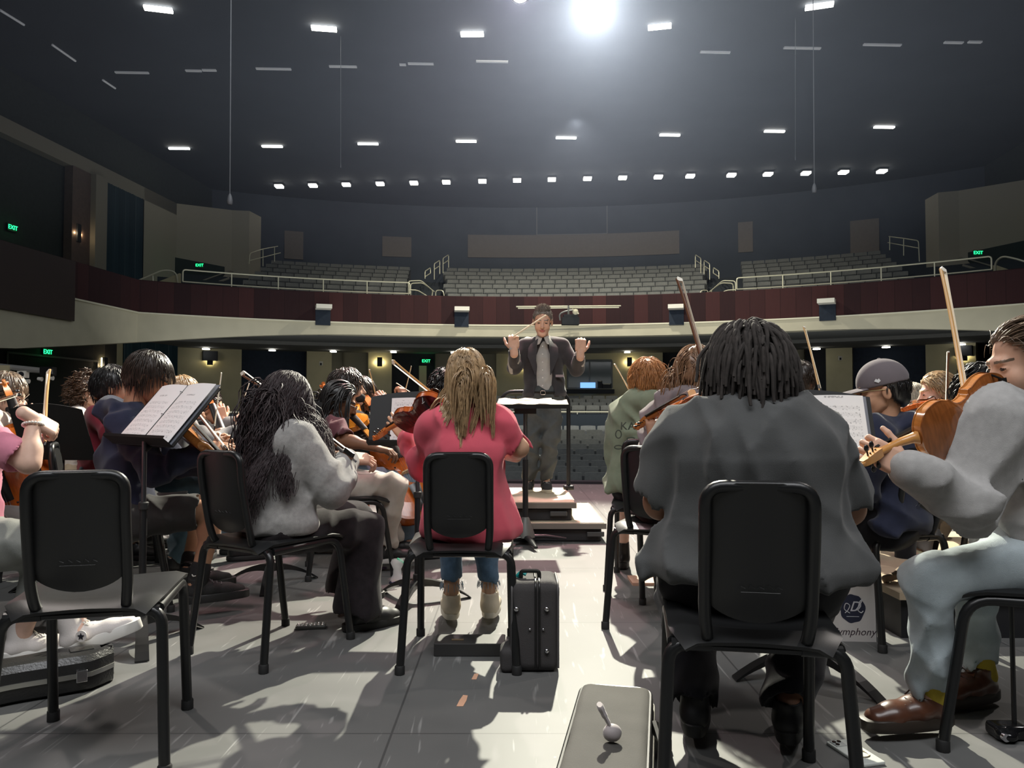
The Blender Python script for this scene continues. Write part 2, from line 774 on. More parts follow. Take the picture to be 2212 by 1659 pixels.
M_black = mat('black_paint', (0.012, 0.014, 0.018), 0.8, var=0.15)
M_ceil = mat('dark_ceiling', (0.030, 0.036, 0.046), 0.9, var=0.12, vscale=0.6)
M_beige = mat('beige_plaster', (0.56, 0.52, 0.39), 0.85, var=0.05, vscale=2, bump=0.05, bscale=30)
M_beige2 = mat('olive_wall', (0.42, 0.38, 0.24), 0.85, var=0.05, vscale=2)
M_navy = mat('navy_panel', (0.012, 0.020, 0.036), 0.85, var=0.2)
M_brown = mat('brown_panel', (0.10, 0.065, 0.05), 0.7, var=0.15)
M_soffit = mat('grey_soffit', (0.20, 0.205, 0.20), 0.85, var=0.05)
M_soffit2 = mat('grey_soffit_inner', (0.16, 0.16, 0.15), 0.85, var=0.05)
M_backw = mat('balcony_back_wall', (0.055, 0.066, 0.088), 0.9, var=0.08, vscale=1)
M_tan = mat('tan_panel', (0.16, 0.14, 0.13), 0.85, var=0.05)
M_rail = mat('pale_rail', (0.62, 0.60, 0.46), 0.4, metal=0.3)
M_lit = mat('lamp_white', (1, 1, 1), 0.5, emit=((1.0, 0.97, 0.88), 9.0))
M_litd = mat('gap_glow', (1, 1, 1), 0.5, emit=((0.8, 0.85, 1.0), 0.05))  # faint glow put into the ceiling gaps; they hold no lamp
M_curt = mat('teal_curtain', (0.018, 0.048, 0.062), 0.9, sheen=0.3)
M_green = mat('exit_green', (0.0, 0.3, 0.1), 0.5, emit=((0.02, 0.95, 0.28), 2.6))
M_greend = mat('exit_plate', (0.004, 0.03, 0.012), 0.5)
M_dmetal = mat('black_metal', (0.016, 0.016, 0.018), 0.42, metal=0.4, spec=0.6)


def wood_fascia():
    m = bpy.data.materials.new('mahogany_panels')
    m.use_nodes = True
    nt = m.node_tree
    b = nt.nodes['Principled BSDF']
    tc = nt.nodes.new('ShaderNodeTexCoord')
    sp = nt.nodes.new('ShaderNodeSeparateXYZ')
    nt.links.new(tc.outputs['UV'], sp.inputs[0])
    cell = math_node(nt, 'FLOOR', sp.outputs[0])
    wn = nt.nodes.new('ShaderNodeTexWhiteNoise')
    wn.noise_dimensions = '1D'
    nt.links.new(cell, wn.inputs['W'])
    mp = nt.nodes.new('ShaderNodeMapping')
    mp.inputs['Scale'].default_value = (9, 0.6, 1)
    nt.links.new(tc.outputs['UV'], mp.inputs['Vector'])
    n = nt.nodes.new('ShaderNodeTexNoise')
    n.inputs['Scale'].default_value = 3
    n.inputs['Detail'].default_value = 6
    nt.links.new(mp.outputs[0], n.inputs['Vector'])
    mix = math_node(nt, 'ADD', math_node(nt, 'MULTIPLY', wn.outputs['Value'], 0.62), math_node(nt, 'MULTIPLY', n.outputs['Fac'], 0.4))
    r = nt.nodes.new('ShaderNodeValToRGB')
    r.color_ramp.elements[0].position, r.color_ramp.elements[1].position = 0.1, 0.85
    r.color_ramp.elements[0].color = (0.022, 0.012, 0.014, 1)
    r.color_ramp.elements[1].color = (0.066, 0.025, 0.025, 1)
    nt.links.new(mix, r.inputs['Fac'])
    fr = math_node(nt, 'FRACT', sp.outputs[0])
    edge = math_node(nt, 'LESS_THAN', fr, 0.025)
    mx = nt.nodes.new('ShaderNodeMixRGB')
    nt.links.new(edge, mx.inputs[0])
    nt.links.new(r.outputs['Color'], mx.inputs[1])
    mx.inputs[2].default_value = (0.02, 0.01, 0.01, 1)
    nt.links.new(mx.outputs[0], b.inputs['Base Color'])
    b.inputs['Roughness'].default_value = 0.75
    b.inputs['Specular IOR Level'].default_value = 0.12
    return m


M_maho = wood_fascia()


def stage_floor_mat():
    m = bpy.data.materials.new('stage_marley')
    m.use_nodes = True
    nt = m.node_tree
    b = nt.nodes['Principled BSDF']
    tc = nt.nodes.new('ShaderNodeTexCoord')
    pos = tc.outputs['Object']
    n1 = nt.nodes.new('ShaderNodeTexNoise')
    n1.inputs['Scale'].default_value = 1.3
    n1.inputs['Detail'].default_value = 6
    nt.links.new(pos, n1.inputs['Vector'])
    r1 = nt.nodes.new('ShaderNodeValToRGB')
    r1.color_ramp.elements[0].position, r1.color_ramp.elements[1].position = 0.3, 0.72
    r1.color_ramp.elements[0].color = (0.105, 0.107, 0.105, 1)
    r1.color_ramp.elements[1].color = (0.155, 0.155, 0.150, 1)
    nt.links.new(n1.outputs['Fac'], r1.inputs['Fac'])
    # long pale scuffs: stretched, warped noise, thresholded, in three directions
    scr = None
    for (ang, sx, th) in ((0.5, 26, 0.68), (-0.9, 30, 0.675), (1.5, 34, 0.68), (2.4, 22, 0.68)):
        mp = nt.nodes.new('ShaderNodeMapping')
        mp.inputs['Rotation'].default_value = (0, 0, ang)
        mp.inputs['Scale'].default_value = (sx, 2.6, 1)
        nt.links.new(pos, mp.inputs['Vector'])
        n = nt.nodes.new('ShaderNodeTexNoise')
        n.inputs['Scale'].default_value = 1.0
        n.inputs['Detail'].default_value = 2
        n.inputs['Distortion'].default_value = 0.7
        nt.links.new(mp.outputs[0], n.inputs['Vector'])
        k = math_node(nt, 'SMOOTH_MIN', math_node(nt, 'MULTIPLY', math_node(nt, 'MAXIMUM', math_node(nt, 'SUBTRACT', n.outputs['Fac'], th), 0.0), 9.0), 0.6, 0.1)
        scr = k if scr is None else math_node(nt, 'MAXIMUM', scr, k)
    # specks
    v = nt.nodes.new('ShaderNodeTexVoronoi')
    v.inputs['Scale'].default_value = 7.0
    nt.links.new(pos, v.inputs['Vector'])
    sp = math_node(nt, 'LESS_THAN', v.outputs['Distance'], 0.030)
    scr = math_node(nt, 'MAXIMUM', scr, math_node(nt, 'MULTIPLY', sp, 0.7))
    mx = nt.nodes.new('ShaderNodeMixRGB')
    nt.links.new(scr, mx.inputs[0])
    nt.links.new(r1.outputs['Color'], mx.inputs[1])
    mx.inputs[2].default_value = (0.34, 0.34, 0.33, 1)
    # seams of the laid sheets
    s = nt.nodes.new('ShaderNodeSeparateXYZ')
    nt.links.new(pos, s.inputs[0])
    ex = math_node(nt, 'LESS_THAN', math_node(nt, 'FRACT', math_node(nt, 'DIVIDE', math_node(nt, 'ADD', s.outputs[0], 10.13), 1.22)), 0.006)
    ey = math_node(nt, 'LESS_THAN', math_node(nt, 'FRACT', math_node(nt, 'DIVIDE', math_node(nt, 'ADD', s.outputs[1], 9.83), 1.22)), 0.005)
    e = math_node(nt, 'MAXIMUM', ex, ey)
    mx2 = nt.nodes.new('ShaderNodeMixRGB')
    nt.links.new(math_node(nt, 'MULTIPLY', e, 0.8), mx2.inputs[0])
    nt.links.new(mx.outputs[0], mx2.inputs[1])
    mx2.inputs[2].default_value = (0.05, 0.05, 0.05, 1)
    nt.links.new(mx2.outputs[0], b.inputs['Base Color'])
    r2 = nt.nodes.new('ShaderNodeMapRange')
    r2.inputs['To Min'].default_value, r2.inputs['To Max'].default_value = 0.42, 0.62
    nt.links.new(n1.outputs['Fac'], r2.inputs['Value'])
    nt.links.new(r2.outputs[0], b.inputs['Roughness'])
    b.inputs['Specular IOR Level'].default_value = 0.35
    return m


M_floor = stage_floor_mat()


def struct(name, mb, mats, label=None, **kw):
    o = mb.build(name, mats, **kw)
    o['kind'] = 'structure'
    if label:
        o['label'] = label
    return o


# --- stage floor and its front lip
mb = MB()
mb.slab([RM(-19, -6), RM(19, -6), RM(19, 10.25), RM(-19, 10.25)], (0, 0, -0.2))
struct('floor', mb, [M_floor], smooth=False)
mb = MB()
mb.slab([RM(-19, 10.25, 0.035), RM(19, 10.25, 0.035), RM(19, 10.45, 0.035), RM(-19, 10.45, 0.035)], (0, 0, -2.0))
struct('trim_1', mb, [M_black], 'black lip along the front edge of the stage', smooth=False)

# --- hall floor: raked main floor, cross aisle wall, rear rows
MF_YC = -14.0                            # the main floor rows are flatter curves
ROWS = []                                # (d at the axis, top of the backs)
for i in range(10):
    ROWS.append((16.0 + 10.0 * i / 9, z_at((1021.5, 1008.4, 995, 982.6, 970, 959, 948.5, 938, 929, 920)[i], 16.0 + 10.0 * i / 9)))
REAR = [(30.2, z_at(876, 30.2)), (31.4, z_at(869.5, 31.4)), (32.6, z_at(862.5, 32.6)), (33.8, z_at(855.5, 33.8))]
mb = MB()
pts = [(10.45, -1.45), (14.6, -1.45)] + [(d, z - 0.88) for d, z in ROWS] + [(27.2, ROWS[-1][1] - 0.86)]
rows = []
for (d, z) in pts:
    rows.append([RM(XC + x, MF_YC + math.sqrt(max((d - MF_YC) ** 2 - x * x, 0)) if d > 12 else d, z) for x in np.linspace(-17.2, 17.2, 15)])
mb.sheet(rows, (0, 0, -0.15))
rows = []
for (d, z) in [(27.2, 0.25)] + [(d - 0.5, z - 0.84) for d, z in REAR] + [(37.5, REAR[-1][1] - 0.84)]:
    rows.append([RM(XC + x, MF_YC + math.sqrt((d - MF_YC) ** 2 - x * x), z) for x in np.linspace(-17.2, 17.2, 15)])
mb.sheet(rows, (0, 0, -0.15))
struct('floor_hall', mb, [mat('hall_floor', (0.03, 0.032, 0.035), 0.8)], smooth=False)
mb = MB()
zb1 = z_at(893.5, 27.2)
arc_wall(mb, 27.2 - MF_YC, -0.42, 0.42, -0.6, zb1, 0.16, 24, 0, MF_YC)
struct('wall_aisle', mb, [mat('aisle_wall', (0.022, 0.032, 0.045), 0.8)], 'dark low wall between the front and rear blocks of seats', smooth=False)
mb = MB()
mb.tube([arc(27.1 - MF_YC, f, zb1 + 0.06, MF_YC) for f in arcs(1, -0.42, 0.42, 30)], 0.025, 6)
for i in range(25):
    f = -0.42 + 0.84 * i / 24
    mb.tube([arc(27.1 - MF_YC, f, zb1 - 0.02, MF_YC), arc(27.1 - MF_YC, f, zb1 + 0.06, MF_YC)], 0.018, 5)
tag(mb.build('aisle_handrail', [M_rail]), 'pale handrail along the top of the dark low wall between seat blocks', 'handrail')

# --- back wall under the balcony: panels
RB = 30.6
ZB0, ZB1 = 0.6, z_at(758, 37.2)
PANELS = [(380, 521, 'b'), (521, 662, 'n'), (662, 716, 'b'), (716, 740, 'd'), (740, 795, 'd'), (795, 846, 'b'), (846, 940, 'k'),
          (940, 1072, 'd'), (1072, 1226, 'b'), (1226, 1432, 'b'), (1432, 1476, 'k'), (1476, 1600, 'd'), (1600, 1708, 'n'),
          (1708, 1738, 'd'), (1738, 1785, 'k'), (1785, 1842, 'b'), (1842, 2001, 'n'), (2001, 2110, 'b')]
mb = MB()
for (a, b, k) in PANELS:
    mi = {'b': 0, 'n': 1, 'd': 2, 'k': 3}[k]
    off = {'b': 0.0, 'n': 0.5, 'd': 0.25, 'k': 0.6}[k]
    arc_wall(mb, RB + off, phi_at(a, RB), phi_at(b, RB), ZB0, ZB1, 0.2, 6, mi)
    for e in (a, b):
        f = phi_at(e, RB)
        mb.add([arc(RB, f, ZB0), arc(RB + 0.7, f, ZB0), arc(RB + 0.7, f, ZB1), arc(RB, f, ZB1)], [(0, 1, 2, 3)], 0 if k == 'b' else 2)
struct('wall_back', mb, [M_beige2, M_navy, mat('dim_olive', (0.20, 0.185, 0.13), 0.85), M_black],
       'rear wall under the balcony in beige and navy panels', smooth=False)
# door frame in the dark recess and a pale edge
mb = MB()
fa, fb = phi_at(893, RB), phi_at(906, RB)
mb.slab([arc(RB + .55, phi_at(893, RB), ZB0), arc(RB + .55, phi_at(906, RB), ZB0), arc(RB + .55, phi_at(906, RB), z_at(790, 36.8)), arc(RB + .55, phi_at(893, RB), z_at(790, 36.8))], (0, -0.06, 0), 1)
mb.slab([arc(RB + .5, phi_at(906, RB), ZB0), arc(RB + .5, phi_at(922, RB), ZB0), arc(RB + .5, phi_at(922, RB), z_at(789, 36.8)), arc(RB + .5, phi_at(906, RB), z_at(789, 36.8))], (0, -0.06, 0), 0)
struct('door_1', mb, [M_beige2, M_black], 'half open door below the green exit sign', smooth=False)
# wall boxes
for (px, py) in ((693, 786), (1816, 781)):
    f = phi_at(px, RB)
    mb = MB()
    p = arc(RB - 0.03, f, z_at(py, 36))
    mb.box(p, (0.16, 0.06, 0.19))
    mb.box(p + Vector((0, -0.035, -0.03)), (0.08, 0.02, 0.1), m=1)
    tag(mb.build('wall_speaker', [mat('cream_plastic', (0.6, 0.58, 0.5), 0.5), M_black]),
        'small cream wall box under the balcony, %s' % ('over the braids' if px < 1000 else 'between dreadlocks and cap'), 'wall box')

# --- control room window
f0, f1 = phi_at(1226, RB - .02), phi_at(1322, RB - .02)
mb = MB()
zA, zBt = z_at(838, 36.9), z_at(779, 36.9)
arc_wall(mb, RB - 0.06, f0, f1, zBt - 0.03, zBt + 0.05, 0.08, 4)
arc_wall(mb, RB - 0.06, f0, f1, zA - 0.05, zA + 0.03, 0.08, 4)
for f in (f0, (f0 + f1) / 2, f1):
    arc_wall(mb, RB - 0.06, f - 0.0012, f + 0.0012, zA, zBt, 0.08, 1)
w = struct('window_1', mb, [mat('window_frame', (0.09, 0.10, 0.10), 0.5)], 'control room window in the rear wall', smooth=False)
mb = MB()
arc_wall(mb, RB - 0.03, f0, f1, zA, zBt, 0.02, 4)
mb.build('pane', [mat('dark_glass', (0.035, 0.055, 0.055), 0.08, spec=0.6)], w, smooth=False)
mb = MB()
c = arc(RB - 0.16, phi_at(1270, RB), z_at(832, 36.7))
mb.box(c, (0.72, 0.05, 0.26))
tag(mb.build('monitor', [mat('screen_blue', (0.1, 0.25, 0.6), 0.4, emit=((0.22, 0.48, 1.0), 1.1))]), 'glowing blue monitor on the control room desk', 'monitor')
mb = MB()
for k, (q, hgt, wd) in enumerate(((1296, .34, .2), (1311, .2, .42))):
    mb.box(arc(RB - 0.2, phi_at(q, RB), z_at(838, 36.7) + hgt / 2), (wd, .2, hgt))
    mb.box(arc(RB - 0.31, phi_at(q, RB), z_at(838, 36.7) + hgt - .02), (wd * .8, .02, .03), m=1)
tag(mb.build('sound_console', [M_black, M_beige]), 'dark sound desk equipment beside the blue monitor', 'equipment')
mb = MB()
mb.box(arc(RB - 0.62, phi_at(1274, RB), z_at(846, 36.6)), (2.3, .4, .2))
tag(mb.build('control_desk', [M_black]), 'long dark desk below the control room window', 'desk')

# --- balcony: front, band, soffit, risers
PH = math.asin(14.6 / RF)                # where the curve meets the straight side galleries
ZF1, ZF0, ZBAND = z_at(642, 29.5), z_at(703, 29.5), z_at(727, 29.5)


def plan(R, n=40, y_end=8.0):
    """balcony front in plan: straight side, curve, straight side (hall coordinates)"""
    e = R - RF
    p = [(XC - 14.6 - e, y_end)] + [(XC - 14.6 - e, y_end + (YC + RF * math.cos(PH) - y_end) * i / 6) for i in range(1, 6)]
    p += [(XC + R * math.sin(f), YC + R * math.cos(f)) for f in arcs(R, -math.asin((14.6 + e) / R), math.asin((14.6 + e) / R), n)]
    p += [(XC + 14.6 + e, y_end + (YC + RF * math.cos(PH) - y_end) * i / 6) for i in range(5, 0, -1)] + [(XC + 14.6 + e, y_end)]
    return p


def strip(mb, sections, uv=None, y_end=8.0):
    """sections: list of (R, z) swept along the balcony front"""
    pl = [plan(R, y_end=y_end) for (R, z) in sections]
    mb.sheet([[RM(x, y, z) for (x, y) in P] for P, (R, z) in zip(pl, sections)])


mb = MB()
strip(mb, [(RF, ZF0), (RF, ZF1), (RF + .02, ZF1 + .03), (RF + .25, ZF1 + .03), (RF + .25, ZF0), (RF, ZF0)])
o = struct('trim_2', mb, [M_maho], 'curved mahogany front of the balcony', angle=20)
uv = o.data.uv_layers.new(name='UVMap')
pl = plan(RF)
cum = [0.0]
for i in range(1, len(pl)):
    cum.append(cum[-1] + math.dist(pl[i], pl[i - 1]))
n = len(pl)
for lp in o.data.loops:
    j, i = lp.vertex_index % n, lp.vertex_index // n
    uv.data[lp.index].uv = (cum[j] * 1.9, (i % 3) * 1.0)
mb = MB()
strip(mb, [(RF - .03, ZF0 - .02), (RF - .03, ZF0 + .03), (RF + .02, ZF0 + .03), (RF + .02, ZF0 - .02), (RF - .03, ZF0 - .02)])
struct('trim_3', mb, [mat('pale_trim', (0.75, 0.71, 0.55), 0.5)], 'thin pale trim under the mahogany balcony front')
mb = MB()
top_, bot_ = plan(RF + .02), plan(RF + .05)


def band_z(x, y):
    if y < YC + RF * math.cos(PH) - .01:
        return lerp(2.45, ZBAND - .55, min(1, max(0, (y - 17.5) / 7)))
    t = min(1, max(0, (abs(x - XC) - 8) / 6.6))
    return ZBAND - .55 * t * t


mb.sheet([[RM(x, y, ZF0 - .02) for (x, y) in top_], [RM(x, y, band_z(x, y)) for (x, y) in bot_], [RM(x * 1.02, y + .3, band_z(x, y)) for (x, y) in bot_]])
strip(mb, [(RF + .05, ZBAND), (RF + .3, ZBAND - .03)])
struct('trim_4', mb, [M_beige], 'beige plaster band below the balcony front')
# longer dark panel on the left gallery, stepping down over the band
mb = MB()
xg = XC - 14.6
mb.slab([RM(xg + .06, 8, z_at(694, 22.4) + .0), RM(xg + .06, 21.0, z_at(694, 22.4)), RM(xg + .06, 21.0, ZF1), RM(xg + .06, 8, ZF1)], RM(-.04, 0) )
struct('trim_5', mb, [mat('dark_gallery_panel', (0.035, 0.02, 0.02), 0.5)], 'dark panel of the side gallery', smooth=False)
# soffit with one step
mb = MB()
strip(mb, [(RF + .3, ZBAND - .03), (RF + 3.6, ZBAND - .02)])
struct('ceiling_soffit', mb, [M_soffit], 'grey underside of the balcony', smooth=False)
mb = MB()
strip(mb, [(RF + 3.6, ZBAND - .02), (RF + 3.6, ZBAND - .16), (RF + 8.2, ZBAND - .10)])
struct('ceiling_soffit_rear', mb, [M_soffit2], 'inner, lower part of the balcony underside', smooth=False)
# balcony steps
BROWS = [(25.1 + 1.05 * i, 5.76 + 0.37 * i) for i in range(7)]
mb = MB()
pts = [(RF + .25, ZF1 - .75)]
for (R, z) in BROWS:
    pts += [(R - .55, pts[-1][1]), (R - .55, z - .82)]
pts += [(33.2, pts[-1][1])]
rows = [[arc(R, f, z) for f in arcs(R, -0.66, 0.66, 40)] for (R, z) in pts]
mb.sheet(rows)
struct('floor_balcony', mb, [mat('balcony_floor', (0.03, 0.036, 0.045), 0.85)], 'stepped dark floor of the balcony', smooth=False)
# pale step edges in the two aisles
mb = MB()
for (pa, pb) in ((892, 938), (1545, 1592)):
    fa, fb = phi_at(pa, 26), phi_at(pb, 26)
    for k in range(9):
        R, z = 24.2 + 0.52 * k, ZF1 - .70 + .185 * k
        mb.slab([arc(R, fa, z), arc(R, fb, z), arc(R + .3, fb, z), arc(R + .3, fa, z)], (0, 0, .03))
        mb.slab([arc(R, fa, z - .16), arc(R, fb, z - .16), arc(R + .03, fb, z - .16), arc(R + .03, fa, z - .16)], (0, 0, .16), 1)
struct('floor_aisle_steps', mb, [mat('step_edge', (0.42, 0.42, 0.38), 0.6), M_black], 'aisle steps of the balcony with pale edges', smooth=False)

# --- balcony back wall with panels
RW = 33.2
mb = MB()
arc_wall(mb, RW, -0.72, 0.72, 5.5, CEIL + .3, 0.2, 40)
struct('wall_balcony', mb, [M_backw], 'dark wall behind the balcony seats', smooth=False)
dW = 39.6
for k, (a, b, y0, y1) in enumerate(((1010, 1470, 556, 507), (824, 887, 555, 512), (611, 652, 560, 500), (1598, 1630, 545, 480), (1842, 1905, 545, 475))):
    mb = MB()
    ya, yb = z_at(y0, depth_at((a + b) / 2, RW)), z_at(y1, depth_at((a + b) / 2, RW))
    arc_wall(mb, RW - .06, phi_at(a, RW), phi_at(b, RW), ya, yb, 0.05, 8)
    struct('trim_%d' % (6 + k), mb, [M_tan], 'plain tan panel on the balcony back wall', smooth=False)
mb = MB()
f0, f1 = phi_at(1160, RW), phi_at(1313, RW)
za, zb = z_at(505, 39.4), z_at(444, 39.4)
for (p, q, z0, z1) in ((f0, f1, za - .02, za + .02), (f0, f1, zb - .02, zb + .02), (f0 - .0008, f0 + .0008, za, zb), (f1 - .0008, f1 + .0008, za, zb)):
    arc_wall(mb, RW - .08, p, q, z0, z1, 0.06, 4)
struct('window_2', mb, [mat('booth_frame', (0.13, 0.13, 0.14), 0.6)], 'outline of the dark projection booth window', smooth=False)

# --- ceiling and slots
mb = MB()
mb.slab([RM(-24, 4, CEIL), RM(24, 4, CEIL), RM(24, 42, CEIL), RM(-24, 42, CEIL)], (0, 0, .2))
struct('ceiling', mb, [M_ceil], smooth=False)

# --- side walls
XW = XC - 17.1


def side_panel(name, mats, X, y0, y1, z0, z1, t=0.15, label=None):
    mb = MB()
    s = -1 if X < 0 else 1
    mb.slab([RM(X, y0, z0), RM(X, y1, z0), RM(X, y1, z1), RM(X, y0, z1)], RM(s * t, 0))
    o = struct(name, mb, mats, label, smooth=False)
    return o


XR = XC + 17.1
M_dk = mat('dark_side_wall', (0.020, 0.026, 0.022), 0.85, var=0.2)
side_panel('wall_left', [M_dk], XW - .35, 4, 38, -2, CEIL + .2)
side_panel('wall_right', [M_dk], XR + .35, 4, 38, -2, CEIL + .2)
M_beam = mat('beam_plaster', (0.23, 0.21, 0.165), 0.85)
for (nm, X, s) in (('trim_11', XW, -1), ('trim_12', XR, 1)):
    side_panel(nm, [M_beam], X, 8, 31.2, 9.3, 9.8, .4, 'beige beam along the top of the side wall')
    side_panel(nm[:-2] + str(int(nm[-2:]) + 2), [M_brown], X - .05 * s, 24.3, 25.25, 2.0, 9.3, .3, 'brown wall panel holding a lamp')
    side_panel(nm[:-2] + str(int(nm[-2:]) + 4), [M_beam], X - .25 * s, 25.25, 25.9, 2.0, 9.3, .5, 'beige column on the side wall')
    # dividing wall with its pillar at the end of the balcony
    mb = MB()
    pts = [(X, 28.5), (X, 29.8), (X - s * -0.0, 31.0), (XC + s * 15.3, 32.25), (XC + s * 14.6, 32.45), (XC + s * 14.5, 33.6)]
    pts = [(X, 28.6), (X, 31.0), (XC + s * 15.25, 32.3), (XC + s * 14.55, 32.5), (XC + s * 14.5, 33.6)]
    rows = [[RM(x, y, z) for (x, y) in pts] for z in (4.6, 9.8)]
    mb.sheet(rows)
    rows = [[RM(x, y, 9.8) for (x, y) in pts], [RM(x + s * 1.2, y + 1.5, 9.8) for (x, y) in pts]]
    mb.sheet(rows)
    struct(nm[:-2] + str(int(nm[-2:]) + 6), mb, [mat('end_wall', (0.36, 0.33, 0.26), 0.85)], 'beige wall and pillar at the end of the balcony', smooth=False)
    # dark panel on that wall, painting the gloom of a stair opening
    mb = MB()
    def onw(t, z, o_=-.06):
        a, b = Vector((X, 31.0)), Vector((XC + s * 15.25, 32.3))
        n = Vector(((b - a).y, -(b - a).x)).normalized() * s
        n = n if n.y < 0 else -n
        p = a + (b - a) * t - n * o_
        return RM(p.x, p.y, z)
    za, zb = 5.4, 7.55
    mb.slab([onw(-.35, za), onw(.35, za), onw(.86, 6.9), onw(.86, 7.25), onw(-.35, zb)], (0, .05, 0))
    struct('door_%d' % (2 if s < 0 else 3), mb, [mat('stair_gloom', (0.018, 0.028, 0.022), 0.9)], 'dark panel painting the stair opening gloom, behind the balcony end', smooth=False)
    mb = MB()
    mb.tube([onw(.1, 6.15, -.25), onw(.95, 7.05, -.25), onw(1.02, 7.05, -.2)], .03, 6)
    mb.tube([onw(.1, 5.85, -.14), onw(.95, 6.75, -.14)], .05, 6)
    tag(mb.build('stair_handrail', [mat('dull_rail', (0.30, 0.28, 0.23), 0.5)]),
        'sloping handrail on the balcony end wall near the %s exit sign' % ('curtain side' if s < 0 else 'other side'), 'handrail')

# lower side walls under the gallery
side_panel('wall_left_lower', [mat('under_gallery', (0.018, 0.018, 0.018), 0.85)], XW + .25, 8, 26.6, -2, ZBAND)
side_panel('wall_left_end', [M_beige2], XW + .1, 26.6, 27.2, -1, ZBAND)
side_panel('wall_right_lower', [mat('under_gallery', (0.018, 0.018, 0.018), 0.85)], XR - .25, 8, 31.2, -2, ZBAND)
mb = MB()
yA, yB, zt = 21.2, 25.5, z_at(770, 25)
for q in (((yA, yA + .06), (0, zt)), ((yB - .06, yB), (0, zt)), ((yA, yB), (zt - .06, zt))):
    (a, b), (c, d) = q
    mb.slab([RM(XW + .30, a, c), RM(XW + .30, b, c), RM(XW + .30, b, d), RM(XW + .30, a, d)], RM(-.04, 0))
struct('door_4', mb, [mat('door_trim', (0.10, 0.10, 0.095), 0.6)], 'wide dark doorway under the side gallery', smooth=False)


def curtain(name, X, y0, y1, z0, z1, label):
    mb = MB()
    n = 120
    top, bot = [], []
    for i in range(n + 1):
        y = y0 + (y1 - y0) * i / n
        w = 0.07 * math.sin(i * 1.05) + 0.03 * math.sin(i * 2.3 + 1)
        top.append(RM(X + w, y, z1))
        bot.append(RM(X + w * 1.3, y, z0))
    mb.sheet([bot, top])
    return tag(mb.build(name, [M_curt]), label, 'curtain')


curtain('curtain', XW - .05, 25.95, 28.55, 4.9, 9.3, 'tall teal curtain hanging above the side gallery')
curtain('curtain', XW + .1, 27.2, 31.0, .2, ZBAND - .05, 'blue curtain hanging under the side gallery, beside the rear wall')
for s in (-1, 1):
    mb = MB()


# --- railings of the balcony
def arc_rail(name, pa, pb, label, ends=None):
    R = RF + .12
    fa, fb = phi_at(pa, R), phi_at(pb, R)
    z0, z1 = ZF1 + .10, ZF1 + .52
    root = thing(name, label, 'railing', arc(R, (fa + fb) / 2, ZF1))
    off = root.location
    f = arcs(R, fa, fb, 24)
    mb = MB()
    mb.tube(bend([arc(R, fa, z0)] + [arc(R, q, z1) for q in f] + [arc(R, fb, z0)], .1), .026, 7)
    mb.build('top_rail', [M_rail], root, off)
    mb = MB()
    mb.tube([arc(R, q, z0) for q in f], .024, 7)
    mb.build('bottom_rail', [M_rail], root, off)
    m = max(2, int(abs(fb - fa) * R / 1.35))
    for i in range(1, m):
        q = fa + (fb - fa) * i / m
        mb = MB()
        mb.tube([arc(R, q, ZF1 - .02), arc(R, q, z1)], .022, 6)
        mb.build('post', [M_rail], root, off)
    return root


arc_rail('balcony_railing', 391, 884, 'cream railing on the balcony front between the stair opening and the first aisle')
arc_rail('balcony_railing', 1594, 2148, 'cream railing on the balcony front from the second aisle to the EXIT sign side')
# gallery rails rising beside the outer stairs
mb = MB()
for px, d in ():
    pass
mb.tube(bend([PX(299, 606, 26.3), PX(352, 583, 27.2), PX(380, 586, 27.4), PX(384, 612, 27.5)], .3), .03, 7)
mb.tube([PX(330, 592, 26.9), PX(331, 612, 26.9)], .02, 6)
tag(mb.build('gallery_handrail', [M_rail]), 'short cream handrail on the gallery wall before the balcony railing begins', 'handrail')
mb = MB()
mb.tube(bend([PX(2240, 575, 24.5), PX(2200, 560, 24.8), PX(2165, 553, 25.2), PX(2150, 566, 25.5), PX(2150, 600, 25.6)], .3), .035, 7)
tag(mb.build('gallery_handrail', [M_rail]), 'short handrail on the gallery wall past the green EXIT sign', 'handrail')
mb = MB()
mb.slab([PX(333, 612, 27.4), PX(388, 590, 27.7), PX(388, 625, 27.7), PX(330, 625, 27.4)], (0, .12, 0))
struct('trim_21', mb, [M_beige2], 'low beige stair wall at the gallery end', smooth=False)
mb = MB()
mb.slab([PX(2150, 572, 26), PX(2196, 588, 25.5), PX(2196, 605, 25.5), PX(2150, 605, 26)], (0, .12, 0))
struct('trim_22', mb, [M_beige2], 'low beige stair wall at the gallery end', smooth=False)


def loop_rail(pts, label, r=.022):
    root = thing('aisle_handrail', label, 'handrail', pts[0][0])
    for k, p in enumerate(pts):
        mb = MB()
        mb.tube(bend(p, .12), r, 6)
        mb.build('rail_loop' if k == 0 else 'rail_bar', [M_rail], root, root.location)


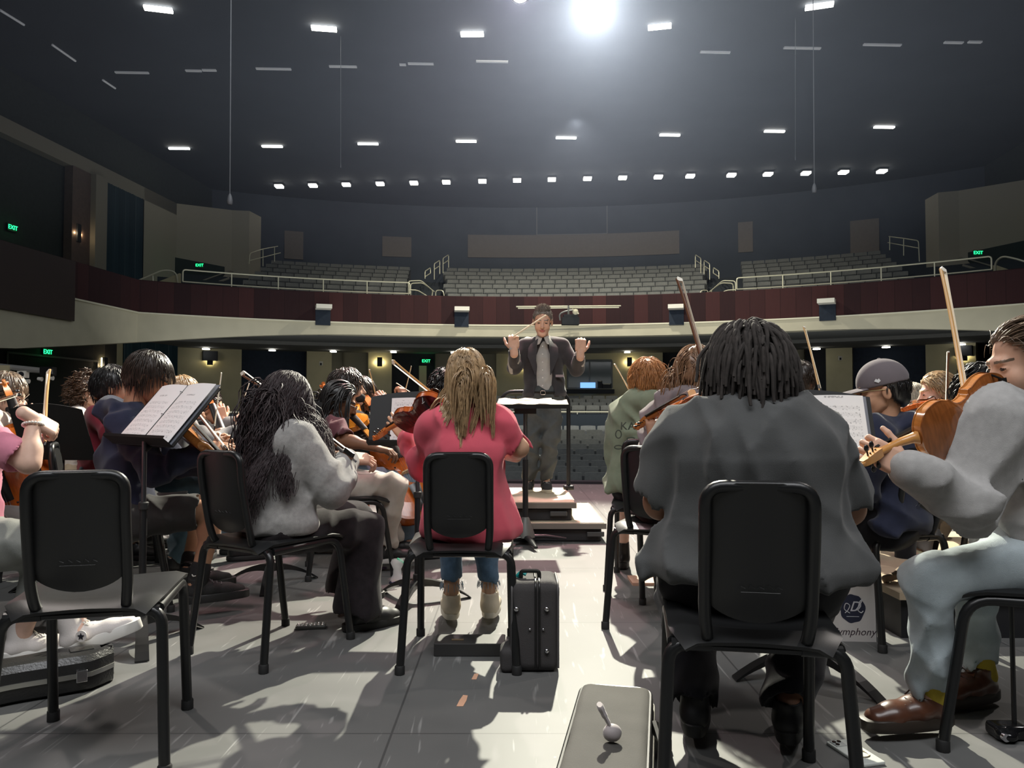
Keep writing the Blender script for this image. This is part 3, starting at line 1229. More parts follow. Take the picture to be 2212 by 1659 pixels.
for (side, cx, dx) in (('first', 905, 1), ('second', 1566, -1)):
    d0 = depth_at(cx, RF + .4)
    x = lambda u: cx + dx * u
    loop_rail([[PX(x(-23), 640, d0), PX(x(-23), 607, d0), PX(x(5), 606, d0 + .3), PX(x(30), 628, d0 + .9), PX(x(28), 640, d0 + .9)],
               [PX(x(-23), 626, d0), PX(x(-3), 627, d0 + .2), PX(x(20), 641, d0 + .5)],
               [PX(x(-18), 640, d0 + .5), PX(x(-18), 612, d0 + .5), PX(x(8), 611, d0 + .7), PX(x(33), 630, d0 + 1.2)]],
              'low looped handrail at the foot of the %s balcony aisle, behind the mahogany front' % side)
    for k, (u, y0, y1, dd) in enumerate(((13, 602, 578, 2.6), (33, 604, 562, 4.0), (52, 590, 550, 5.6))):
        loop_rail([[PX(x(u), y0, d0 + dd), PX(x(u), y1 + 8, d0 + dd), PX(x(u + 12), y1, d0 + dd + .9), PX(x(u + 12), y0 - 12, d0 + dd + .9)],
                   [PX(x(u), y1 + 20, d0 + dd), PX(x(u + 12), y1 + 12, d0 + dd + .9)]],
                  '%s looped handrail up the %s balcony aisle' % (('lowest', 'middle', 'topmost')[k], side), .02)
    loop_rail([[PX(x(36), 643, d0 + .3), PX(x(36), 627, d0 + .3), PX(x(52), 627, d0 + .3), PX(x(55), 643, d0 + .3)]],
              'small low rail behind the mahogany front beside the %s aisle' % side, .02)
for (pts, lab) in (([[PX(538, 570, 33), PX(540, 547, 33), PX(568, 538, 33.8), PX(600, 532, 34.6)], [PX(540, 563, 33), PX(606, 546, 34.8)], [PX(568, 575, 33.8), PX(568, 538, 33.8)], [PX(593, 565, 34.5), PX(593, 534, 34.5)]],
                    'sloping rail beside the pillar at the outer end of the first seat block'),
                   ([[PX(1986, 565, 31), PX(1984, 520, 31), PX(1952, 515, 31.8), PX(1920, 511, 32.6)], [PX(1984, 536, 31), PX(1918, 524, 32.8)], [PX(1952, 552, 31.8), PX(1952, 515, 31.8)], [PX(1922, 540, 32.5), PX(1922, 511, 32.5)]],
                    'sloping rail beside the pillar at the outer end of the last seat block')):
    loop_rail(pts, lab, .02)

# --- boxes on the balcony front
M_boxw = mat('box_white', (0.85, 0.82, 0.72), 0.5)
for k, (px, py) in enumerate(((697, 664), (997, 669), (1462, 664), (1789, 652))):
    R = RF - .2
    f = phi_at(px, R)
    d = arc(R, f, 0).y
    c = arc(R, f, z_at(py, d))
    root = thing('balcony_spot_box', 'pale box above painted shadow on the mahogany front, %s from the navy boy side' % ('first', 'second', 'third', 'fourth')[k], 'light box', c)
    rot = Matrix.Rotation(-f - YAW, 3, 'Z')
    mb = MB().box(rot @ Vector((0, -.12, 0)), (.56, .55, .15), rot)
    mb.build('housing', [M_boxw], root, smooth=False)
    mb = MB().box(rot @ Vector((0, .17, -.36)), (.54, .06, .56), rot)  # dark panel painting the shadow that falls below the box
    mb.build('cast_shadow', [M_navy], root, smooth=False)

# --- pipes and projector in front of the balcony
dp = 27.6
root = thing('lighting_pipe', 'pair of pale pipes crossing the balcony front behind the conductor', 'pipe', PX(1228, 663, dp))
for (y, a, b) in ((662.5, 1115, 1341), (666, 1119, 1337)):
    mb = MB().tube([PX(a, y, dp), PX(b, y - 2, dp)], .026, 7)
    mb.build('pipe', [M_rail], root, root.location)
root = thing('moving_light', 'black moving spotlight hanging from the pale pipes behind the conductor', 'stage light', PX(1228, 680, dp))
mb = MB().box(PX(1232, 694, dp), (.62, .4, .26)).box(PX(1232, 684, dp), (.5, .36, .12))
mb.build('head', [M_black], root, root.location, smooth=False)
mb = MB().tube(bend([PX(1210, 692, dp), PX(1208, 678, dp), PX(1226, 670, dp), PX(1248, 670, dp)], .2), .03, 6)
mb.tube([PX(1228, 660, dp), PX(1228, 684, dp)], .04, 6)
mb.build('yoke', [mat('grey_metal', (0.30, 0.31, 0.30), 0.4, metal=0.6)], root, root.location)
mb = MB().ell(PX(1243, 674, dp - .15), .11).tube([PX(1236, 668, dp - .2), PX(1250, 678, dp - .2)], .03, 6)
mb.build('lamp_coil', [M_beige], root, root.location)

# --- ceiling lamps
for k, (px, py, L, w) in enumerate(((342, 20, 58, 11), (700, 62, 54, 10), (1020, 74, 50, 9), (1425, 58, 50, 9), (1770, 13, 58, 11))):
    p = PZ(px, py, CEIL - .08)
    mb = MB()
    hw = L / 2 * p.y / FPX
    sl = {342: 0.10, 700: .06, 1020: 0, 1425: -.13, 1770: -.16}[px]
    R = Matrix.Rotation({342: .25, 700: .15, 1020: -.03, 1425: -.22, 1770: -.3}[px], 3, 'Z')
    mb.box(p, (hw * 2, .20, .06), R)
    root = tag(mb.build('ceiling_light', [M_lit], smooth=False),
               'large bright strip lamp on the ceiling, %s of the five nearest the stage' % ('first', 'second', 'third', 'fourth', 'last')[k], 'ceiling light', 'large strip lamps')
for k, (px, py) in enumerate(((387, 321), (588, 316.5), (795, 311), (1007, 305.5), (1223, 298), (1447, 292), (1673, 284), (1910, 275))):
    p = PZ(px, py, CEIL - .05)
    mb = MB().box(p, (44 * p.y / FPX, .12, .05), Matrix.Rotation(YAW * .3, 3, 'Z'))
    tag(mb.build('ceiling_light', [M_lit], smooth=False), 'thin glowing slot lamp in the middle of the ceiling, %s from the curtain side' %
        ('first', 'second', 'third', 'fourth', 'fifth', 'sixth', 'seventh', 'last')[k], 'ceiling light', 'thin slot lamps')
ORD = ['first', 'second', 'third', 'fourth', 'fifth', 'sixth', 'seventh', 'eighth', 'ninth', 'tenth', 'eleventh', 'twelfth', 'thirteenth',
       'fourteenth', 'fifteenth', 'sixteenth', 'seventeenth', 'eighteenth', 'nineteenth', 'twentieth', 'twenty-first', 'twenty-second',
       'twenty-third', 'twenty-fourth', 'twenty-fifth', 'twenty-sixth']
xs = [603, 676, 748, 821, 894, 964, 1042, 1117, 1192, 1269, 1345, 1422, 1491, 1580, 1659, 1741, 1822, 1905]
for k, px in enumerate(xs):
    py = 402.5 - (px - 603) * 32.5 / 1302
    p = PZ(px, py, CEIL - .12)
    root = thing('downlight', 'small bright downlight, %s from the curtain side in the row over the balcony' % ORD[k], 'downlight', p, 0, 'downlights over the balcony')
    MB().box((0, 0, 0), (.34, .34, .10)).build('lens', [M_lit], root, smooth=False)
    MB().box((0, 0, .07), (.42, .42, .06)).build('housing', [M_black], root, smooth=False)
for k, (px, py, L) in enumerate(((285, 157, 72), (418, 153, 34), (452, 152, 30), (591, 149, 76), (741, 144, 60), (870, 140, 14), (909, 138, 56), (1063, 133, 70),
                                 (1545, 113, 66), (1733, 104, 82), (1906, 97, 84), (2060, 92, 42), (2106, 91, 30))):
    p = PZ(px, py, CEIL - .03)
    mb = MB().box(p, (L * p.y / FPX, .10, .04), Matrix.Rotation(YAW * .4, 3, 'Z'))
    o = mb.build('trim_%d' % (30 + k), [M_litd], smooth=False)
    tag(o, 'faint pale slot between ceiling panels', None, None, 'structure')
for k, (a, b) in enumerate((((0, 22), (52, 54)), ((113, 97), (163, 132)), ((222, 173), (249, 191)))):
    p, q = PZ(a[0], a[1], CEIL - .04), PZ(b[0], b[1], CEIL - .04)
    o = MB().tube([p, q], .035, 5).build('trim_%d' % (50 + k), [M_litd])
    tag(o, 'faint pale slot between ceiling panels', None, None, 'structure')
# downlights under the balcony
for k, (px, py) in enumerate(((370, 739), (526, 742.5), (674, 745), (816, 747), (956, 749), (1325, 748), (1362, 747), (1807, 738), (1974, 733), (2148, 728))):
    p = PZ(px, py, ZBAND - .05)
    mb = MB().box(p, (.26, .22, .05))
    tag(mb.build('soffit_light', [M_lit], smooth=False), 'small square lamp in the outer row under the balcony, %s from the curtain side' % ORD[k], 'downlight', 'lamps in the outer soffit row')
for k, (px, py) in enumerate(((445, 754), (588, 757), (720, 759.5), (850, 760.5), (980, 762), (1355, 761), (1764, 754), (1914, 750), (2076, 744))):
    p = PZ(px, py, ZBAND - .19)
    mb = MB().box(p, (.24, .22, .05))
    tag(mb.build('soffit_light', [M_lit], smooth=False), 'small square lamp in the inner row under the balcony, %s from the curtain side' % ORD[k], 'downlight', 'lamps in the inner soffit row')


# --- wall lamps
M_glow = mat('lamp_glow', (1, .9, .6), .5, emit=((1.0, 0.88, 0.50), 7.0))
M_glow2 = mat('lamp_glow_warm', (1, .9, .7), .5, emit=((1.0, 0.82, 0.55), 9.0))


def sconce(p, w, h, yaw, label, watt, big=False, col=(1.0, .86, .50)):
    root = thing('wall_lamp', label, 'wall lamp', p, yaw)
    MB().rbox((0, -.10, 0), (w, .10, h), .02).build('cover', [M_black], root, smooth=False)
    if big:
        MB().rbox((0, -.12, .18), (w * 2.6, .30, .42), .03).build('speaker', [M_black], root, smooth=False)
    MB().box((0, -.025, 0), (w * .86, .05, h * .92)).build('glow_plate', [M_glow], root, smooth=False)
    for sx in (-1, 1):
        q = Vector(p) + Matrix.Rotation(yaw, 3, 'Z') @ Vector((sx * (w / 2 + .07), -.10, -.02))
        lamp('wall_lamp_light', 'POINT', q, watt, col, shadow_soft_size=.04)


for (px, py, lab, big) in ((452, 778, 'wall lamp below a black speaker box on the first beige panel', True), (819.5, 782, 'wall lamp glowing on the narrow beige panel near the open door', False),
                           (1124, 790, 'wall lamp glowing on the beige panel behind the conductor', False),
                           (1360.5, 782, 'wall lamp glowing behind the red haired player', False), (2085, 768, 'wall lamp below a black speaker box behind the wet curly hair', True)):
    f = phi_at(px, RB)
    d = arc(RB, f, 0).y
    sconce(arc(RB - .02, f, z_at(py, d)), .24, .44, -f - YAW, lab, 3.2, big)
p = RM(XW - .04, 24.62, z_at(503, 26.2))
sconce(p, .2, .62, math.radians(90) - YAW, 'warm wall lamp on the brown panel above the side gallery', 4, False, (1, .75, .45))
p = RM(XW + .27, 25.75, z_at(785, 26.4))
sconce(p, .2, .55, math.radians(90) - YAW, 'warm wall lamp beside the wide dark doorway under the gallery', 3, False, (1, .75, .45))
# wall-washing cove lamps along the top of the beige panels
for (a, b, e) in ((385, 518, 10), (664, 714, 4), (798, 844, 4), (1075, 1225, 9), (1230, 1430, 12), (1788, 1840, 4), (2003, 2108, 8)):
    f = phi_at((a + b) / 2, RB - .25)
    p = arc(RB - .30, f, ZB1 - .06)
    q = arc(RB + .05, f, ZB1 - 1.6)
    lamp('cove_light', 'AREA', p, e * .55, (1.0, .90, .50), q, shape='RECTANGLE', size=(b - a) / FPX * 36.5, size_y=.06)
p = RM(XW + .7, 29.2, ZBAND - .1)
lamp('cove_light', 'AREA', p, 9, (.8, .95, 1.0), RM(XW, 29.2, 1.5), shape='RECTANGLE', size=3.4, size_y=.06)


def exit_sign(p, yaw, label, w=.36):
    root = thing('exit_sign', label, 'exit sign', p, yaw)
    MB().rbox((0, .03, 0), (w, .05, w * .6), .02).build('housing', [M_greend], root, smooth=False)
    text_mesh('lettering', 'EXIT', w * .48, M_green, root, Matrix.Translation((0, -.005, 0)), .004)
    lamp('exit_glow', 'POINT', Vector(p) + Matrix.Rotation(yaw, 3, 'Z') @ Vector((0, -.25, 0)), .7, (.05, 1, .3), shadow_soft_size=.1)


exit_sign(RM(XW - .25, 22.0, z_at(491, 23.6)), math.radians(90) - YAW, 'green EXIT sign high on the dark side wall above the gallery', .40)
exit_sign(PX(431, 573, 31.8), 0, 'green EXIT sign in the stair opening by the balcony end, curtain side', .34)
exit_sign(PX(2113, 546, 28.5), 0, 'green EXIT sign in the stair opening at the far balcony end', .36)
exit_sign(RM(XW + .32, 22.9, z_at(759, 24.2)), math.radians(90) - YAW, 'green EXIT sign over the wide dark doorway under the gallery', .42)
f = phi_at(920, RB + .5)
exit_sign(arc(RB + .35, f, z_at(779, 36.8)), -f - YAW, 'green EXIT sign over the half open door below the balcony', .42)

# --- hanging microphones
M_mic = mat('mic_grey', (.16, .16, .17), .5)
for (px, y0, y1, d, lab, mic) in ((496.5, -60, 432, 12, 'long microphone cable hanging in front of the balcony end pillar', True),
                                  (736, 58, 362, 21.3, 'thin cable hanging from the ceiling between the strip lamps', False),
                                  (1718, 24, 346, 20.3, 'thin cable hanging near the last large strip lamp', False),
                                  (1759, 20, 408, 14, 'microphone hanging on a cable below the row of small downlights', True)):
    root = thing('hanging_microphone', lab, 'microphone', PX(px, y1, d))
    top = PX(px, y0, d)
    if mic:
        top = Vector((top.x, top.y, CEIL))
        MB().lathe([(.012, .10), (.03, .06), (.042, .0), (.042, -.05), (.03, -.075)], 12).build('capsule', [M_mic], root)
    else:
        MB().lathe([(.008, .12), (.014, .06), (.014, 0)], 8).build('capsule', [M_mic], root)
    MB().tube([PX(px, y1, d), top], .008, 5).build('cable', [M_mic], root, root.location)


# --- the two visible stage lamps
def stage_lamp(p, aim, label, r=.15):
    root = thing('stage_spotlight', label, 'spotlight', p)
    R = frame(Vector(aim) - Vector(p))
    L = MB()
    mR = Matrix((R.col[0], -R.col[2], R.col[1])).transposed()
    L.lathe([(r * .7, -.34), (r, -.25), (r * 1.05, -.02), (r * 1.12, .0), (r * 1.12, .05), (r * .98, .05)], 20, R=mR)
    L.build('housing', [M_dmetal], root)
    MB().lathe([(r * .96, .04), (r * .8, .065), (r * .3, .08)], 20, R=mR).build('lens', [mat('lens_glow', (1, 1, 1), .3, emit=((1, .97, .88), 60))], root)
    MB().tube(bend([R @ Vector((-r * 1.2, -.1, 0)), R @ Vector((-r * 1.2, -.1, 0)) + Vector((0, 0, .45)), R @ Vector((r * 1.2, -.1, 0)) + Vector((0, 0, .45)), R @ Vector((r * 1.2, -.1, 0))], .05), .012, 6).build('yoke', [M_dmetal], root)


stage_lamp(KEY, (0.1, 2.2, .4), 'glaring round spotlight hanging over the stage front', .15)
stage_lamp(SECOND, (0, 3.5, .3), 'second spotlight hanging beside the glaring one', .13)
mb = MB().tube([(-9, 10.1, 7.05), (9, 10.1, 7.05)], .03, 8)
tag(mb.build('lighting_batten', [M_dmetal]), 'black batten carrying the spotlights over the stage front', 'pipe')

# ================================================================== theater seats
M_seatc = mat('seat_grey', (0.15, 0.155, 0.15), 0.85, var=0.1, vscale=20, sheen=.1)
M_seatp = mat('seat_pan_shaded', (0.045, 0.048, 0.05), 0.8)  # darker than the backs, putting the shade on the pans into the colour
M_seatk = mat('seat_frame', (0.02, 0.022, 0.025), 0.5)


def seat_parts():
    W = .505
    b = MB()
    rows = []
    for i in range(6):
        z = .42 + .44 * i / 5
        rows.append([(x * W / 2 * (.97 if i in (0, 5) else 1), .04 * (1 - (x * x)) + .10 * (z - .42) + (.01 if i == 5 else 0), z + (.012 * (1 - x * x) if i == 5 else 0))
                     for x in (-1, -.9, -.5, 0, .5, .9, 1)])
    b.sheet(rows, (0, .07, .0))
    p = MB()
    p.rbox((0, -.07, .51), (W * .93, .11, .36), .04, Matrix.Rotation(math.radians(8), 3, 'X'))
    k = MB()
    k.rbox((W / 2 + .02, -.06, .32), (.035, .09, .64), .015)
    k.rbox((W / 2 + .02, -.13, .64), (.034, .30, .03), .012)
    return b, p, k


_b, _p, _k = seat_parts()
me_b = mesh_data('backrest', _b.v, _b.f, [M_seatc])
me_p = mesh_data('seat_pan', _p.v, _p.f, [M_seatp])
me_k = mesh_data('armrest', _k.v, _k.f, [M_seatk])
SEATS = []                               # (visible, depth, matrix, label, group)
W_ = .545


def seat_matrix(p, f):
    return Matrix.Translation(p) @ Matrix.Rotation(-f - YAW, 4, 'Z')


for bi, (blk, pa, pb) in enumerate((('block by the curtain', 497, 886), ('middle block', 952, 1534), ('block by the far exit', 1602, 1986))):
    for r, (R, z) in enumerate(BROWS):
        fa, fb = phi_at(pa, R), phi_at(pb, R)
        if bi == 0 and r > 0:
            fa = max(fa, phi_at(497 + 14 * r, R))
        if bi == 2 and r > 0:
            fb = min(fb, phi_at(1986 - 13 * r, R))
        n = int((fb - fa) * R / W_)
        for i in range(n):
            f = (fa + fb) / 2 + (i - (n - 1) / 2) * W_ / R
            p = arc(R, f, z - .86)
            SEATS.append((r < 6, p.y, seat_matrix(p, f), 'grey seat, %s along %s row, balcony %s' % (ORD[min(i, 25)], ('front', 'second', 'third', 'fourth', 'fifth', 'sixth', 'back')[r], blk), 'balcony seats'))
for r, (d, z) in enumerate(ROWS):
    for i in range(-9, 14):
        x = XC + (i + (.5 if r % 2 else 0) + .13 * r) * .56
        y = MF_YC + math.sqrt((d - MF_YC) ** 2 - (x - XC) ** 2)
        p = RM(x, y, z - .86)
        px = CX + FPX * p.x / p.y
        vis = 1035 < px < 1345
        SEATS.append((vis, p.y, seat_matrix(p, 0), None, ('low', r, px)))
for r, (d, z) in enumerate(REAR):
    for i in range(-20, 21):
        x = XC + (i + (.5 if r % 2 else 0)) * .56
        y = MF_YC + math.sqrt((d - MF_YC) ** 2 - (x - XC) ** 2)
        p = RM(x, y, z - .86)
        px = CX + FPX * p.x / p.y
        vis = (440 < px < 530) or (1225 < px < 1330) or (1040 < px < 1085) or (560 < px < 600)
        SEATS.append((vis, p.y, seat_matrix(p, -(x - XC) / (d - MF_YC) * -1), None, ('rear', r, px)))
for bi in range(2):
    pass
SEATS.sort(key=lambda s: (not s[0], s[1]))
cnt = {}
rest = MB()
for q, (vis, d, M, lab, grp) in enumerate(SEATS):
    if q < 300:
        if lab is None:
            kind, r, px = grp
            key = (kind, r)
            cnt.setdefault(key, []).append((px, M))
            continue
        root = thing_m('theater_seat', lab, 'theater seat', M, grp)
    else:
        for b in (_b, _p, _k):
            if vis or grp == 'balcony seats' or True:
                rest.add([M @ Vector(v) for v in b.v], b.f, (0 if b is _b else 1 if b is _p else 2))
        continue
    for nm, me in (('backrest', me_b), ('seat_pan', me_p), ('armrest', me_k)):
        o = bpy.data.objects.new(nm, me)
        COL.objects.link(o)
        o.parent = root
for (kind, r), L in cnt.items():
    L.sort(key=lambda t: t[0])
    for i, (px, M) in enumerate(L):
        if kind == 'low':
            lab = 'grey seat beyond the stage, %s row up, %s between conductor and green hoodie' % (ORD[r], ORD[i])
        else:
            side = 'beyond the conductor' if px > 1000 else 'behind the seated cellists'
            i2 = i - (0 if px < 1000 else sum(1 for t in L if t[0] < 1000))
            lab = 'grey seat under the balcony %s, %s rear row, %s along' % (side, ORD[r], ORD[i2])
        root = thing_m('theater_seat', lab, 'theater seat', M, 'main floor seats')
        for nm, me in (('backrest', me_b), ('seat_pan', me_p), ('armrest', me_k)):
            o = bpy.data.objects.new(nm, me)
            COL.objects.link(o)
            o.parent = root
o = rest.build('theater_seating', [M_seatc, M_seatp, M_seatk])
tag(o, 'remaining rows of grey folding theater seats in the dark hall', 'theater seats', None, 'stuff')

# ================================================================== chairs
M_shell = mat('chair_plastic', (0.013, 0.0135, 0.014), 0.40, spec=0.42, bump=0.05, bscale=400)
M_tube = mat('chair_tube', (0.010, 0.0105, 0.011), 0.36, spec=0.55, metal=0.1)
M_rub = mat('rubber_black', (0.012, 0.012, 0.012), 0.7)


def build_chair():
    t = thing('orchestra_chair', 'chair', 'chair')
    # seat: shallow shell, front rolled down, rear edge arched up between the legs
    mb = MB()
    rows = []
    for j in range(13):
        v = j / 12
        y = -.225 + .455 * v
        row = []
        for i in range(13):
            u = -1 + 2 * i / 12
            w = .193 + .014 * v
            if v > .8:
                w -= .07 * ((v - .8) / .2) ** 3
            if v < .12:
                w -= .035 * ((.12 - v) / .12) ** 2
            z = .462 - .018 * math.exp(-((v - .35) / .25) ** 2) * (1 - u * u) + .010 * abs(u) ** 3
            z -= .040 * max(0, (v - .72) / .28) ** 2
            z += .016 * math.exp(-(v / .09) ** 2) * (1 - u * u)
            z -= .016 * max(0, (abs(u) - .75) / .25) ** 2
            if v < .01:
                z -= .030
            row.append((u * w, y + (-.006 if v < .01 else 0), z))
        rows.append(row)
    mb.sheet(rows, -.010)
    mb.build('seat', [M_shell], t, fix=True)
    # backrest shell: rounded top corners, half round bottom, dished
    mb = MB()
    rows = []
    W, z0, z1 = .123, .503, .822
    for j in range(33):
        v = .5 - .5 * math.cos(math.pi * j / 32)
        z = z0 + (z1 - z0) * v
        w = W
        if z > z1 - .08:
            q = (z - (z1 - .08)) / .08
            w = W - .08 + .08 * math.sqrt(max(0, 1 - q * q))
            w = max(w, .05)
        if z < z0 + .075:
            q = 1 - (z - z0) / .075
            w = max(.012, W * .985 * math.sqrt(max(0, 1 - q ** 2.0)))
        row = []
        for i in range(13):
            u = -1 + 2 * i / 12
            y = -.238 - .048 * v - .022 * (1 - (u * w / W) ** 2) + .014 * math.exp(-(v / .12) ** 2)
            row.append((u * w, y, z))
        rows.append(row)
    mb.sheet(rows, .008)
    sh = mb.build('backrest', [M_shell], t, fix=True)
    mb = MB()
    for k in range(5):
        mb.tube([(-.045 + .02 * k, -.276, .585), (-.04 + .02 * k, -.2765, .591 + .003 * (k % 2)), (-.03 + .02 * k, -.276, .586)], .0007, 4)
    mb.tube([(-.04, -.276, .578), (.045, -.276, .578)], .0005, 4)
    mb.build('embossed_mark', [M_shell], sh)
    # rim tube of the back that dives under the seat
    mb = MB()
    a = [(-.106, -.16, .437), (-.109, -.222, .452), (-.117, -.243, .52), (-.117, -.286, .72), (-.117, -.291, .814), (0, -.293, .814)]
    pts = bend(a[:-1] + [(.117, -.291, .814), (.117, -.286, .72), (.117, -.243, .52), (.109, -.222, .452), (.106, -.16, .437)], .076, 7)
    mb.tube(pts, .0145, 9)
    mb.build('back_frame', [M_tube], t)
    # cross bars under the seat
    MB().tube([(-.19, -.205, .437), (.19, -.205, .437)], .013, 8).build('cross_bar', [M_tube], t)
    MB().tube([(-.15, .13, .437), (.15, .13, .437)], .012, 8).build('cross_bar', [M_tube], t)
    for s in (-1, 1):
        mb = MB()
        mb.tube(bend([(s * .10, -.205, .437), (s * .196, -.205, .437), (s * .218, -.255, .012)], .055, 6), .0155, 9)
        leg = mb.build('leg', [M_tube], t)
        MB().lathe([(.014, .0), (.019, .001), (.019, .03), (.016, .034)], 10, (s * .218, -.255, 0)).build('foot_cap', [M_rub], leg)
        mb = MB()
        mb.tube(bend([(s * .185, -.19, .436), (s * .19, .165, .440), (s * .198, .235, .012)], .07, 6), .0155, 9)
        leg = mb.build('leg', [M_tube], t)
        MB().lathe([(.014, .0), (.019, .001), (.019, .03), (.016, .034)], 10, (s * .198, .235, 0)).build('foot_cap', [M_rub], leg)
    return t


_chair0 = build_chair()
_chair_used = [False]


def chair(x, y, deg, label, s=1.0, z=0.0):
    """deg: where the sitter looks, clockwise from straight into the hall"""
    M = Matrix.Translation((x, y, z)) @ Matrix.Rotation(-math.radians(deg), 4, 'Z') @ Matrix.Scale(s, 4)
    if not _chair_used[0]:
        _chair_used[0] = True
        _chair0.matrix_world = M
        _chair0['label'] = label
        _chair0['group'] = 'black orchestra chairs'
        return _chair0
    return dup(_chair0, M, label, 'black orchestra chairs')


chair(-1.205, 2.29, -14, 'empty black orchestra chair in the front corner before the silver trimmed case')
chair(-.985, 3.24, 31, 'black orchestra chair under the player in grey fleece')
chair(-.20, 3.15, 0, 'black orchestra chair under the player in the pink shirt')
chair(.598, 1.995, 10, 'large black orchestra chair seen from behind, under the grey t-shirt player', 1.0)
chair(1.53, 2.37, -72, 'black orchestra chair at the frame edge under the grey hoodie player in jeans')
chair(-1.96, 3.86, 65, 'black orchestra chair hidden under the navy hoodie boy in shorts')
chair(.73, 3.62, 27, 'black orchestra chair under the mauve hoodie player')
chair(.78, 4.42, 12, 'black orchestra chair under the red haired player in green hoodie')
chair(1.61, 3.47, -22, 'black orchestra chair under the boy in the baseball cap')
chair(-.98, 4.72, 75, 'black orchestra chair under the player in white trousers')
chair(-2.62, 4.55, 25, 'empty looking black chair behind the bare music stand')
chair(-2.55, 5.15, 80, 'black chair under the curly haired woman in white')
chair(2.62, 4.0, -40, 'black chair behind the grey hoodie elbow, past the riser')
chair(-1.15, 5.55, 80, 'black chair under the boy in dark green playing cello')


# ================================================================== music stands
def build_stand(hb, W, H, tilt, legs=0.0, du=0.0):
    """base at the origin, the reader stands on the -y side"""
    t = thing('music_stand', 'stand', 'music stand')
    ct, st = math.cos(tilt), math.sin(tilt)

    def D(u, v, n=0.0):                  # desk point: u across, v up along the desk, n toward the reader
        return Vector((u + du, v * st - n * ct + .02, hb + v * ct + n * st))
    mb = MB()
    rows = []
    for j in range(9):
        v = H * j / 8
        row = []
        for i in range(17):
            q = -1 + 2 * i / 16
            vv = v * (1 - .12 * q * q) if j == 8 else v * (1 - .12 * q * q * (j / 8) ** 2)
            row.append(D(q * W / 2 * (1 - .0 * j), vv, -.012 * (1 - q * q) + .004))
        rows.append(row)
    mb.sheet(rows, .003)
    d = mb.build('desk', [mat('stand_black', (0.007, 0.0075, 0.008), 0.5, spec=0.3)], t, fix=True)
    mb = MB()
    mb.sheet([[D(-W / 2, .0), D(W / 2, .0)], [D(-W / 2, 0.0, .06), D(W / 2, 0.0, .06)], [D(-W / 2, .012, .063), D(W / 2, .012, .063)]], .002)
    mb.build('lip', [MATS['stand_black']], d, smooth=False, fix=True)
    mb = MB()
    c = D(-du, H * .42, -.03)
    mb.tube([D(-du, H * .42, -.012), c, Vector((0, 0, max(hb - .02, .3)))], .011, 8)
    mb.build('tilt_bracket', [M_dmetal], t)
    mb = MB()
    mb.tube([(0, 0, hb + .02), (0, 0, .50)], .0105, 10)
    mb.build('inner_pole', [mat('pole_steel', (.10, .10, .11), .3, metal=.8)], t)
    mb = MB()
    mb.tube([(0, 0, hb - .25), (0, 0, .10)], .015, 12)
    p = mb.build('pole', [M_dmetal], t)
    MB().lathe([(.017, 0), (.021, .004), (.021, .03), (.017, .034)], 12, (0, 0, hb - .27)).build('lock_ring', [M_rub], p)
    MB().lathe([(.020, 0), (.022, .0), (.022, .035), (.016, .04)], 12, (0, 0, .105)).build('base_ring', [M_rub], p)
    for k in range(3):
        a = legs + k * 2 * math.pi / 3
        dx, dy = math.cos(a), math.sin(a)
        px, py = -dy, dx
        rows = []
        for i in range(9):
            q = i / 8
            r = .01 + .27 * q
            z = .118 - .11 * q ** 1.8
            w = .020 + .006 * q
            th = .034 * (1 - q) + .006
            rows.append([(dx * r + px * w * e, dy * r + py * w * e, z - (th if e2 else 0)) for (e, e2) in ((-1, 0), (1, 0), (1, 1), (-1, 1), (-1, 0))])
        mb = MB().sheet(rows)
        mb.add([rows[-1][i] for i in range(4)], [(0, 1, 2, 3)])
        mb.build('leg', [mat('stand_leg', (.02, .02, .021), .30, metal=.5, spec=.7)], t, smooth=False, fix=True)
    t['_D'] = 1
    return t, D


def place(root, x, y, deg):
    M = Matrix.Translation((x, y, 0)) @ Matrix.Rotation(-math.radians(deg), 4, 'Z')
    root.matrix_world = M
    return M


